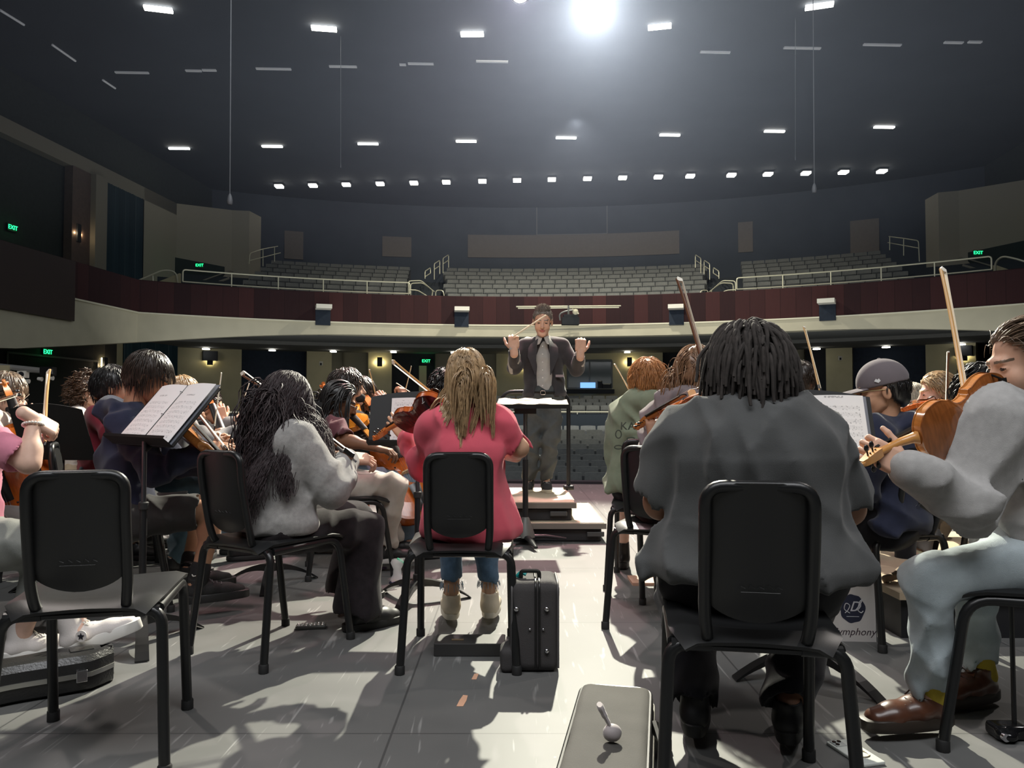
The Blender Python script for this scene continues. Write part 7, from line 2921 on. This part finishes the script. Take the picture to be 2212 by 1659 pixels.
# ---------------------------------------------------------------- cap wearer
d = 3.32
J = seat_pose(1.66, 3.36, -58, .97, .08, 'violin')
J.update(head=PX(1902, 845, d), neck=PX(1915, 905, d), face=face_dir(-72, -8), shL=PX(1888, 945, d - .17), shR=PX(1962, 935, d + .12), chest=PX(1925, 990, d), waist=PX(1930, 1065, d), pelvis=PX(1930, 1130, d),
         elL=PX(1862, 1050, d - .12), wrL=PX(1800, 1010, d + .10), knL=PX(1812, 1130, d + .02), anL=PX(1806, 1275, d + .06), toeL=PX(1770, 1305, d + .1), hipL=PX(1900, 1135, d - .05), hipR=PX(1935, 1130, d + .1))
p = Person(J, 'boy in a mauve grey baseball cap, glasses and navy hoodie, turned to the side', 'tan', 'black', True, .98)
p.top(MATS['cloth_navy'], 'long', name='hoodie', loose=1.12, hem=PX(1928, 1120, d), seed=81, amp=.006, bag=1.35, hood=dict(h=.02, z=-.03), neck=.060)
p.pants(cloth('black_trousers', (.013, .013, .016)), 'shorts', 'shorts', seed=12)
p.shoes(mat('shoe_black', (.014, .014, .015), .5), mat('sole_black', (.016, .016, .016), .6))
S_HAIR(p, 300, .03, 35, t=.009, keep=lambda P: scalp(front=.02)(P) & (P[:, 2] < .03), cap=hair_cap(t=.009, front=.03, seed=35))
S = SDF(.0045, .012)
S.ell((0, -.015, .038), tuple(CR_R + np.array([.014, .016, .018])))
S.half((0, 0, .022), (0, -.10, -1), .005)
S.ell((0, -.11, .030), (.030, .03, .022), k=.01, sub=True)
V, F = S.mesh()
cm = cloth('cap_mauve', (.145, .125, .135), .2, .05)
cap_o = p.part('cap', V, F, cm)
mb = MB()
rows = []
for i in range(7):
    q = i / 6
    y = .075 + .115 * q
    w = .072 * math.sqrt(max(0.02, 1 - (q * .98) ** 2.6))
    rows.append([(w * u, y - .02 * u * u, .028 - .016 * q - .012 * u * u) for u in np.linspace(-1, 1, 9)])
mb.sheet(rows, .004)
v = p.lmb(mb, 'visor', cm)
v.parent = cap_o
mb = MB().ell((0, -.015, .142), (.008, .008, .004), n=8)
v = p.lmb(mb, 'top_button', cm)
v.parent = cap_o
mb = MB()
mb.add([(-.0865, .030, .045), (-.088, .022, .055), (-.088, .016, .050), (-.0885, .010, .055), (-.088, .004, .044), (-.088, .014, .036)], [(0, 1, 2, 3, 4, 5)])
v = p.lmb(mb, 'stitched_emblem', mat('stitch_white', (.7, .7, .7), .8))
v.parent = cap_o


def glasses(p, m=None):
    mb = MB()
    for s in (-1, 1):
        mb.tube([(s * (.032 + .021 * math.cos(a)), .106, .0 + .015 * math.sin(a)) for a in np.linspace(0, 2 * math.pi, 17)[:-1]], .0018, 5, closed=True)
        mb.tube([(s * .053, .104, .004), (s * .078, .06, .006), (s * .084, -.01, .004)], .0018, 5)
    mb.tube([(-.011, .107, .003), (.011, .107, .003)], .0016, 5)
    return p.lmb(mb, 'glasses', m or mat('glasses_dark', (.03, .02, .02), .3))


glasses(p, mat('glasses_gold', (.5, .38, .18), .3, metal=.8))
instrument('violin', PX(1868, 905, 3.30), PX(1745, 880, 3.75), (.1, .3, .95), 'violin of the cap wearer, mostly behind the music folder', 'orange')

# ---------------------------------------------------------------- green hoodie, red hair
d = 4.45
J = seat_pose(.78, 4.46, 8, 1.0, .02, 'violin')
J.update(head=PX(1399, 822, d), neck=PX(1399, 872, d), face=face_dir(14, -8), shL=PX(1352, 900, d), shR=PX(1455, 900, d), chest=PX(1392, 935, d), waist=PX(1385, 1000, d), pelvis=PX(1382, 1050, d), elL=PX(1340, 985, d + .05), wrL=PX(1348, 960, d + .35))
p = Person(J, 'red haired person in a sage green hoodie and black shorts, back turned', 'pale', 'red', True, .97)
gr = cloth('sage_green', (.20, .235, .165), .35, .10, 20)
p.top(gr, 'long', name='hoodie', loose=1.18, hem=PX(1383, 1045, d), seed=91, amp=.004, bag=1.5, hood=dict(h=.07, z=-.0, w=1.35), neck=.06)
p.pants(cloth('black_trousers', (.013, .013, .016)), 'shorts', 'shorts', seed=13)
p.shoes(mat('boot_black', (.014, .013, .013), .35), mat('sole_black', (.016, .016, .016), .6), True, chunky=1.4)
S_HAIR(p, 900, .075, 37, .0018, .014, cap=hair_cap(t=.010, seed=37, nape=-.075, ear=False, amp=.004), g=.18, lift=.45, wig=.05, curl=.003)
R0 = Matrix.Translation(PX(1356, 921, d - .165) - p.off) @ Matrix.Rotation(math.radians(6), 4, 'Z')
text_mesh('back_print', 'KA', .062, mat('print_dark_green', (.05, .06, .045), .9), p.shirt, R0, .004, space=1.1)
for k, (px, py, a, b) in enumerate(((1336, 938, .016, .022), (1336, 966, .022, .010), (1363, 948, .022, .008))):
    c = PX(px, py, d - .16)
    MB().tube([c + Vector((a * math.cos(t), 0, b * math.sin(t))) for t in np.linspace(0, 2 * math.pi, 17)[:-1]], .0035, 5, closed=True).build('print_mark', [MATS['print_dark_green']], p.shirt, p.off)
bow(PX(1362, 850, 4.65), PX(1326, 786, 4.9), (1, 0, 0), 'bow tip rising beside the red hair, over the control room desk')

# ---------------------------------------------------------------- mauve hoodie, long light brown hair
d = 3.66
J = seat_pose(.77, 3.64, 24, 1.0, .02, 'violin', side=.12)
J.update(head=PX(1506, 806, d), neck=PX(1480, 872, d), face=face_dir(30, -14), elL=PX(1425, 1000, d + .2), wrL=PX(1445, 955, d + .4), shL=PX(1428, 905, d), shR=PX(1520, 905, d - .02), chest=PX(1465, 950, d), waist=PX(1455, 1030, d), pelvis=PX(1450, 1100, d))
p = Person(J, 'person in a mauve grey hoodie with long light brown hair, behind the orange violin', 'pale', 'lightbrown', True, .99)
mv = cloth('mauve_grey', (.20, .165, .17), .35, .10, 20)
p.top(mv, 'long', name='hoodie', loose=1.1, hem=PX(1450, 1090, d), seed=95, amp=.005, bag=1.3, hood=dict(h=.09, z=-.0, w=1.2), neck=.06)
p.pants(cloth('grey_trousers', (.05, .05, .05)), seed=14)
p.shoes(mat('boot_black', (.014, .013, .013), .35), mat('sole_black', (.016, .016, .016), .6), True, chunky=1.3)
kp = scalp(front=.07, fz=.07)
bk = [(p.to_local(PX(1470, 1000, d)), np.array([.20, .17, .28]))]
st = grow(900, 41, .30, 14, p.R, kp, g=.5, lift=.12, flow='part', coll=bk, inflate=.018, clump=36, back=.6)
p.hairdo(hair_cap(t=.013, front=.065, fz=.07, nape=-.10, ear=False, seed=41), [(st, .0024)])

# ---------------------------------------------------------------- farther players
TEE = {'white': cloth('white_tee', (.58, .52, .48)), 'maroon': cloth('maroon', (.105, .040, .048)), 'dgreen': cloth('dark_green', (.035, .045, .040)), 'red': cloth('deep_red', (.20, .022, .035)),
       'black': cloth('black_tee', (.014, .014, .016)), 'grey': cloth('mid_grey', (.20, .20, .20)), 'khaki': cloth('khaki', (.35, .28, .20)), 'teal': cloth('teal_denim', (.07, .12, .15), .4, .2, 20),
       'cream': cloth('cream_trousers', (.47, .43, .38), .4, .08, 20), 'denim': cloth('blue_denim', (.17, .24, .31), .5, .2, 16), 'blackp': MATS['cloth_black_trousers'], 'greyp': cloth('grey_sweat', (.22, .20, .19))}
SH = (MATS['shoe_black'], MATS['sole_black'])

# woman with curls and mask
d = 5.2
J = seat_pose(-2.86, d + .02, 78, .98, .02, 'cello')
dz = PX(196, 850, d) - J['head']
for k in ('head', 'neck', 'chest', 'shL', 'shR'):
    J[k] = J[k] + dz * (1 if k in ('head', 'neck') else .8)
J.update(elR=PX(196, 940, d - .2), wrR=PX(235, 945, d - .05))
p = Person(J, 'person in a white t-shirt with brown curls and a dark face mask', 'light', 'brown', False, .95)
p.top(TEE['white'], 'half', seed=101, hem=J['pelvis'])
p.pants(TEE['khaki'])
p.shoes(*SH)
kp = scalp(front=.07, fz=.07, nape=-.05)
st = grow(260, 45, .07, 9, p.R, lambda P: kp(P) & (P[:, 1] < .02), g=.12, lift=.6, flow='back', inflate=.02, curl=.014, cfreq=110, wig=.08)
p.hairdo(hair_cap(t=.012, front=.065, fz=.07, seed=45, ear=True), [(st, .0036), (grow(250, 46, .06, 6, p.R, kp, flow='back', inflate=.013), .002)])
S = SDF(.005, .01).ell((0, .052, -.062), (.056, .062, .048)).half((0, .03, 0), (0, -1, 0)).half((0, 0, -.022), (0, .2, 1))
mask = p.part('face_mask', *S.mesh(), mat('mask_black', (.02, .02, .022), .9))

# black hair, red shirt, just behind the navy boy
d = 4.35
J = seat_pose(-2.28, d, 70, 1.0, .0, 'violin')
dz = PX(249, 838, d) - J['head']
for k in ('head', 'neck', 'chest', 'shL', 'shR', 'waist'):
    J[k] = J[k] + dz * (1 if k in ('head', 'neck') else .7)
J.update(knR=PX(452, 1045, d - .1), anR=PX(440, 1180, d - .1), knL=PX(440, 1040, d + .3))
p = Person(J, 'black haired person in a deep red shirt, hidden behind the navy hoodie boy', 'tan', 'black', False, .98)
p.top(TEE['red'], 'long', seed=103)
p.pants(TEE['teal'], loose=1.12, amp=.006)
p.shoes(*SH)
S_HAIR(p, 500, .06, 47, .0024, .015, cap=hair_cap(t=.015, seed=47, nape=-.08, ear=False))

# blond top behind the navy boy
d = 5.0
J = seat_pose(-2.15, d, 60, .97, .0, 'violin')
dz = PX(398, 852, d) - J['head']
for k in ('head', 'neck', 'chest', 'shL', 'shR', 'waist', 'pelvis'):
    J[k] = J[k] + dz * (1 if k in ('head', 'neck') else .8)
p = Person(J, 'blond person whose hair shows just above the binder stand', 'pale', 'blonde', False, .95)
p.top(TEE['grey'], 'long', seed=104)
p.pants(TEE['denim'])
p.shoes(*SH)
S_HAIR(p, 350, .06, 48, .0024, .013, cap=hair_cap(t=.013, seed=48, ear=False))

# masked blond cellist at the edge
d = 4.6
J = seat_pose(-3.06, d, 62, 1.0, .08, 'cello')
dz = PX(14, 852, d) - J['head']
for k in ('head', 'neck', 'chest', 'shL', 'shR', 'waist'):
    J[k] = J[k] + dz * (1 if k in ('head', 'neck') else .8)
J.update(elL=PX(30, 960, d - .1), wrL=PX(46, 905, d - .1), face=face_dir(72, -22), elR=PX(-20, 990, d - .3), wrR=PX(30, 940, d - .25))
p = Person(J, 'blond cellist with glasses and a black mask, hand on the cello neck', 'pale', 'ash', False, 1.0, dirL=(-.3, .1, .9), dorsL=(.3, -.9, .2), curlL=(.9, 1.1, .7))
p.top(TEE['white'], 'long', seed=105)
p.pants(TEE['blackp'], loose=1.1)
p.shoes(*SH)
S_HAIR(p, 500, .07, 49, .0024, .015, cap=hair_cap(t=.015, seed=49, ear=False))
p.part('face_mask', *S.mesh(), MATS['mask_black'])
glasses(p)
instrument('cello', PX(88, 1075, 4.15), PX(8, 830, 4.45), (.62, -.75, .2), 'bright orange cello with f hole showing below the bare stand', 'orange')
bow(PX(30, 880, 4.2), PX(63, 851, 4.35), (0, 0, -1), 'dark bow tip by the raised hand of the masked cellist', True, 1.0)

# girl in profile with a low bun, dark top, cello
d = 5.5
J = seat_pose(-2.22, d, 68, .97, .04, 'cello')
dz = PX(454, 882, d) - J['head']
for k in ('head', 'neck', 'chest', 'shL', 'shR', 'waist', 'pelvis'):
    J[k] = J[k] + dz * (1 if k in ('head', 'neck') else .85)
J.update(face=face_dir(76, -10), elL=PX(505, 930, d), wrL=PX(480, 905, d - .1), elR=PX(420, 950, d - .25), wrR=PX(462, 935, d - .3))
p = Person(J, 'cellist with dark hair in a low bun and a black top, seen in profile', 'light', 'dark', True, .97, dirL=(-.2, 0, .9), dorsL=(.5, -.8, .1), curlL=(.9, 1.1, .7))
p.top(TEE['black'], 'short', seed=106)
p.pants(TEE['blackp'])
p.shoes(*SH)
kp = scalp(front=.07, fz=.07)
p.hairdo(hair_cap(t=.010, front=.068, fz=.07, seed=51, ear=True), [(grow(500, 51, .10, 9, p.R, kp, flow='back', inflate=.010, g=.1), .0019)])
S2 = SDF(.005, .01).ell((0, -.11, -.045), (.03, .032, .03))
p.part('hair_bun', *S2.mesh(lambda P: wav(P, 5, .002, 60, 110)), p.hair)
instrument('cello', PX(516, 1075, 5.15), PX(440, 845, 5.45), (.62, -.75, .2), 'dark red cello between the navy sleeve and the fleece player', 'red')
bow(PX(462, 930, 5.0), PX(478, 805, 5.1), (.4, -.6, 0), 'pale bow standing upright beside the face of the cellist with the bun', False, 1.5)
bow(PX(505, 925, 5.6), PX(538, 828, 5.75), (.4, -.6, 0), 'pale bow leaning just before the long black hair', False, 1.5)

# braids, glasses, maroon shirt, white trousers
d = 4.72
J = seat_pose(-1.02, d, 72, 1.0, .16, 'violin')
dz = PX(735, 868, d) - J['head']
for k in ('head', 'neck', 'chest', 'shL', 'shR', 'waist'):
    J[k] = J[k] + dz * (1 if k in ('head', 'neck') else .8 if k != 'waist' else .3)
J.update(face=face_dir(74, -22), up=Vector((.2, 0, 1)), elR=PX(742, 950, d - .25), wrR=PX(815, 968, d - .30), knR=PX(850, 1050, d - .05), knL=PX(838, 1050, d + .25), anR=PX(832, 1185, d + .0), toeR=PX(880, 1210, d + .05), anL=PX(850, 1170, d + .25), toeL=PX(890, 1195, d + .3),
         hipR=PX(700, 1060, d - .09))
p = Person(J, 'player with long braids, glasses and maroon t-shirt in white trousers, bending to the stand', 'brown', 'black', True, .98)
p.top(TEE['maroon'], 'half', seed=107, bag=1.1)
p.pants(TEE['cream'], loose=1.1, amp=.005, flare=1.1)
p.shoes(mat('shoe_black', (.014, .014, .015), .5), mat('sole_white', (.6, .58, .55), .5))
kp = scalp(front=.07, fz=.07)
bk = [(p.to_local(J['chest']), np.array([.17, .13, .25]))]
st = grow(110, 53, .30, 16, p.R, kp, g=.55, lift=.0, flow='back', inflate=.012, lvar=.15, coll=bk)
p.hairdo(hair_cap(t=.010, front=.068, fz=.07, seed=53, ear=True), [(st, .0052)], ns=5, taper=.7)
glasses(p)
instrument('violin', PX(736, 885, 4.98), PX(806, 950, 4.50), (-.2, -.5, .85), 'amber violin under the chin of the player with braids', 'amber')
bow(PX(812, 965, 4.42), PX(740, 880, 5.05), (.2, -.3, .9), 'violin bow laid across the amber violin', True, 1.0)

# headphone wearer behind the braids
d = 5.0
J = seat_pose(-1.05, d + .1, 70, 1.02, .0, 'violin')
dz = PX(752, 838, d) - J['head']
for k in ('head', 'neck', 'chest', 'shL', 'shR', 'waist', 'pelvis'):
    J[k] = J[k] + dz * (1 if k in ('head', 'neck') else .9)
p = Person(J, 'person with wavy dark hair and a black mask strap, behind the braids', 'light', 'dark', False, .98)
p.top(TEE['black'], 'long', seed=108)
p.pants(TEE['denim'])
p.shoes(*SH)
S_HAIR(p, 500, .09, 55, .0026, .018, cap=hair_cap(t=.018, seed=55, ear=False), curl=.006)
p.part('face_mask', *S.mesh(), MATS['mask_black'])

# boy in dark green with cello
d = 5.45
J = seat_pose(-1.03, d, 76, 1.0, .02, 'cello')
dz = PX(782, 852, d) - J['head']
for k in ('head', 'neck', 'chest', 'shL', 'shR', 'waist', 'pelvis'):
    J[k] = J[k] + dz * (1 if k in ('head', 'neck') else .85)
J.update(face=face_dir(86, -6), elL=PX(845, 900, d + .1), wrL=PX(826, 880, d - .1), knR=PX(868, 1025, d - .15), anR=PX(872, 1130, d - .1), toeR=PX(898, 1160, d - .1), hipR=PX(785, 1025, d - .1), knL=PX(930, 1020, d + .25), anL=PX(925, 1130, d + .2), toeL=PX(955, 1155, d + .2))
p = Person(J, 'boy with a dark fringe and dark green t-shirt playing an orange cello', 'light', 'dark', True, .98, dirL=(-.1, -.2, .9), dorsL=(.6, -.7, .1), curlL=(.9, 1.1, .7))
p.top(TEE['dgreen'], 'short', seed=109)
p.pants(TEE['denim'], loose=1.12, flare=1.35, amp=.006)
p.shoes(mat('shoe_black', (.014, .014, .015), .5), mat('sole_grey', (.25, .24, .22), .5), laces=mat('lace_beige', (.6, .55, .45), .8))
S_HAIR(p, 700, .085, 57, .0022, .014, cap=hair_cap(t=.014, front=.07, fz=.05, seed=57, ear=True), flow='fringe', keep=scalp(front=.075, fz=.045), g=.2)
instrument('cello', PX(915, 1120, 4.98), PX(778, 846, 5.42), (.45, -.86, .2), 'orange cello of the boy in dark green, beside the pink sleeve', 'orange')
instrument('cello', PX(745, 1140, 5.9), PX(698, 832, 6.05), (.3, -.9, .1), 'dark cello whose scroll shows beside the long black hair', 'red')
bow(PX(817, 880, 5.3), PX(797, 798, 5.5), (1, 0, 0), 'pale bow standing behind the boy in dark green', False, 1.5)

# curly hair glimpsed behind the blonde
d = 5.4
J = seat_pose(-.48, d, 20, 1.0, .0, 'violin')
dz = PX(968, 838, d) - J['head']
for k in ('head', 'neck', 'chest', 'shL', 'shR', 'waist', 'pelvis'):
    J[k] = J[k] + dz * (1 if k in ('head', 'neck') else .9)
J.update(wrL=PX(876, 862, 5.48), elL=PX(905, 930, 5.42))
p = Person(J, 'player with shiny black ringlets, mostly hidden behind the blonde hair', 'mid', 'black', False, .98)
p.top(TEE['black'], 'long', seed=110)
p.pants(TEE['blackp'])
p.shoes(*SH)
kp = scalp(front=.07, fz=.07)
st = grow(200, 59, .20, 12, p.R, kp, g=.35, lift=.3, flow='crown', inflate=.04, curl=.008, cfreq=90)
p.hairdo(hair_cap(t=.02, seed=59, ear=False), [(st, .005)], ns=4)
bow(PX(874, 848, 5.5), PX(888, 790, 5.6), (1, 0, .2), 'short visible bow end behind the white page stand, upright', False, 1.5)
bow(PX(892, 852, 5.46), PX(856, 828, 5.6), (0, 0, 1), 'bow tip lying low behind the white page stand', False, 1.4)

# head behind the dreadlocks
for (px, py, d, x, deg, hair, top, lab, sz, seed) in ((1722, 822, 4.7, 1.75, -20, 'dark', 'black', 'short haired person showing only the back of the head past the dreadlocks', .98, 61),
                                                      (1672, 850, 5.6, 1.95, -25, 'brown', 'grey', 'brown haired person almost hidden by the dreadlocks', .95, 63)):
    J = seat_pose(x, d, deg, 1.0, .0, 'violin')
    dz = PX(px, py, d) - J['head']
    for k in ('head', 'neck', 'chest', 'shL', 'shR', 'waist', 'pelvis'):
        J[k] = J[k] + dz * (1 if k in ('head', 'neck') else .9)
    p = Person(J, lab, 'tan', hair, False, sz)
    p.top(TEE[top], 'long', seed=seed + 50)
    p.pants(TEE['blackp'])
    p.shoes(*SH)
    S_HAIR(p, 450, .03, seed, .0022, .010, cap=hair_cap(t=.010, seed=seed, ear=True))
bow(PX(1772, 850, 4.2), PX(1735, 705, 4.45), (1, 0, 0), 'bow standing behind the folder stand, tip against the beige band', False, 1.4)

# blond player, dark top, violin
d = 4.6
J = seat_pose(2.50, d, -68, .98, .06, 'violin')
dz = PX(2024, 848, d) - J['head']
for k in ('head', 'neck', 'chest', 'shL', 'shR', 'waist', 'pelvis'):
    J[k] = J[k] + dz * (1 if k in ('head', 'neck') else .9)
J.update(face=face_dir(-76, -10), knL=PX(1995, 1120, d - .35), anL=PX(1985, 1196, d - .42), toeL=PX(1940, 1210, d - .45), knR=PX(2040, 1100, d + .2), anR=PX(2010, 1185, d + .1), toeR=PX(1975, 1195, d + .05))
p = Person(J, 'blond person in a black sleeveless top playing violin, face in profile past the cap', 'pale', 'blonde', True, .97)
p.top(TEE['black'], 'short', seed=111, bag=.95)
p.pants(TEE['greyp'], loose=1.1)
p.shoes(mat('sock_cream', (.62, .56, .36), .8), MATS['sole_white'])
kp = scalp(front=.07, fz=.07)
p.hairdo(hair_cap(t=.012, front=.068, fz=.07, seed=65, ear=True), [(grow(700, 65, .075, 9, p.R, kp, flow='back', inflate=.012, g=.3, lift=.0), .0020)])
instrument('violin', PX(2012, 872, 4.52), PX(1900, 900, 4.35), (.1, .35, .92), 'red brown violin of the blond player past the cap', 'red')
bow(PX(2047, 890, 4.3), PX(2050, 760, 4.6), (-1, 0, 0), 'dark red bow standing upright before the wet black curls', True, 1.7)

# wet black curls
d = 3.95
J = seat_pose(2.42, d, -40, 1.0, .02, 'violin')
dz = PX(2118, 846, d) - J['head']
for k in ('head', 'neck', 'chest', 'shL', 'shR', 'waist', 'pelvis'):
    J[k] = J[k] + dz * (1 if k in ('head', 'neck') else .9)
p = Person(J, 'person with glossy wet black curls and a grey shirt, back turned, past the grey hoodie', 'tan', 'black', True, 1.0)
p.top(TEE['grey'], 'long', seed=112)
p.pants(TEE['blackp'])
p.shoes(*SH)
kp = scalp(front=.07, fz=.07, nape=-.09)
st = grow(420, 67, .15, 11, p.R, kp, g=.3, lift=.45, flow='crown', inflate=.034, curl=.007, cfreq=70, wig=.05, clump=90)
p.hairdo(hair_cap(t=.024, seed=67, ear=False, nape=-.10, amp=.004), [(st, .0042)], ns=4)

# pale hair with a bow, far
d = 5.6
J = seat_pose(2.95, d, -60, .95, .0, 'violin')
dz = PX(1964, 862, d) - J['head']
for k in ('head', 'neck', 'chest', 'shL', 'shR', 'waist', 'pelvis'):
    J[k] = J[k] + dz * (1 if k in ('head', 'neck') else .9)
J.update(wrL=PX(1966, 902, 5.36), elL=PX(1975, 960, 5.42))
p = Person(J, 'pale haired player half hidden by the back of the cap', 'pale', 'grey', False, .93)
p.top(TEE['white'], 'long', seed=113)
p.pants(TEE['khaki'])
p.shoes(*SH)
kp = scalp(front=.07, fz=.07)
p.hairdo(hair_cap(t=.012, seed=69, ear=False), [(grow(350, 69, .22, 10, p.R, kp, flow='part', inflate=.016, g=.5), .003)])
bow(PX(1945, 862, 5.2), PX(1984, 838, 5.1), (0, 0, -1), 'bow lying almost level behind the cap', True, 1.3)
bow(PX(1966, 895, 5.34), PX(1948, 820, 5.44), (1, 0, 0), 'pale bow leaning before the pale haired player', False, 1.4)

# ================================================================== thin haze added for the camera's veiling glow around the spotlights
hz = bpy.data.materials.new('haze')
hz.use_nodes = True
nt = hz.node_tree
nt.nodes.remove(nt.nodes['Principled BSDF'])
vs = nt.nodes.new('ShaderNodeVolumeScatter')
vs.inputs['Color'].default_value = (.62, .72, 1, 1)
vs.inputs['Density'].default_value = 0.0027
vs.inputs['Anisotropy'].default_value = 0.55
nt.links.new(vs.outputs[0], nt.nodes['Material Output'].inputs['Volume'])
mb = MB()
prof = [(2.5, 2.2), (21.0, 3.2), (22.5, 5.7), (32.0, 5.7), (32.0, 11.2), (2.5, 11.2)]
mb.slab([RM(-14.2, y, z) for y, z in prof], RM(28.0, 0))
tag(mb.build('haze', [hz], smooth=False, fix=True), 'thin haze added for the veiling glow around the spotlight beam', None, None, 'stuff')
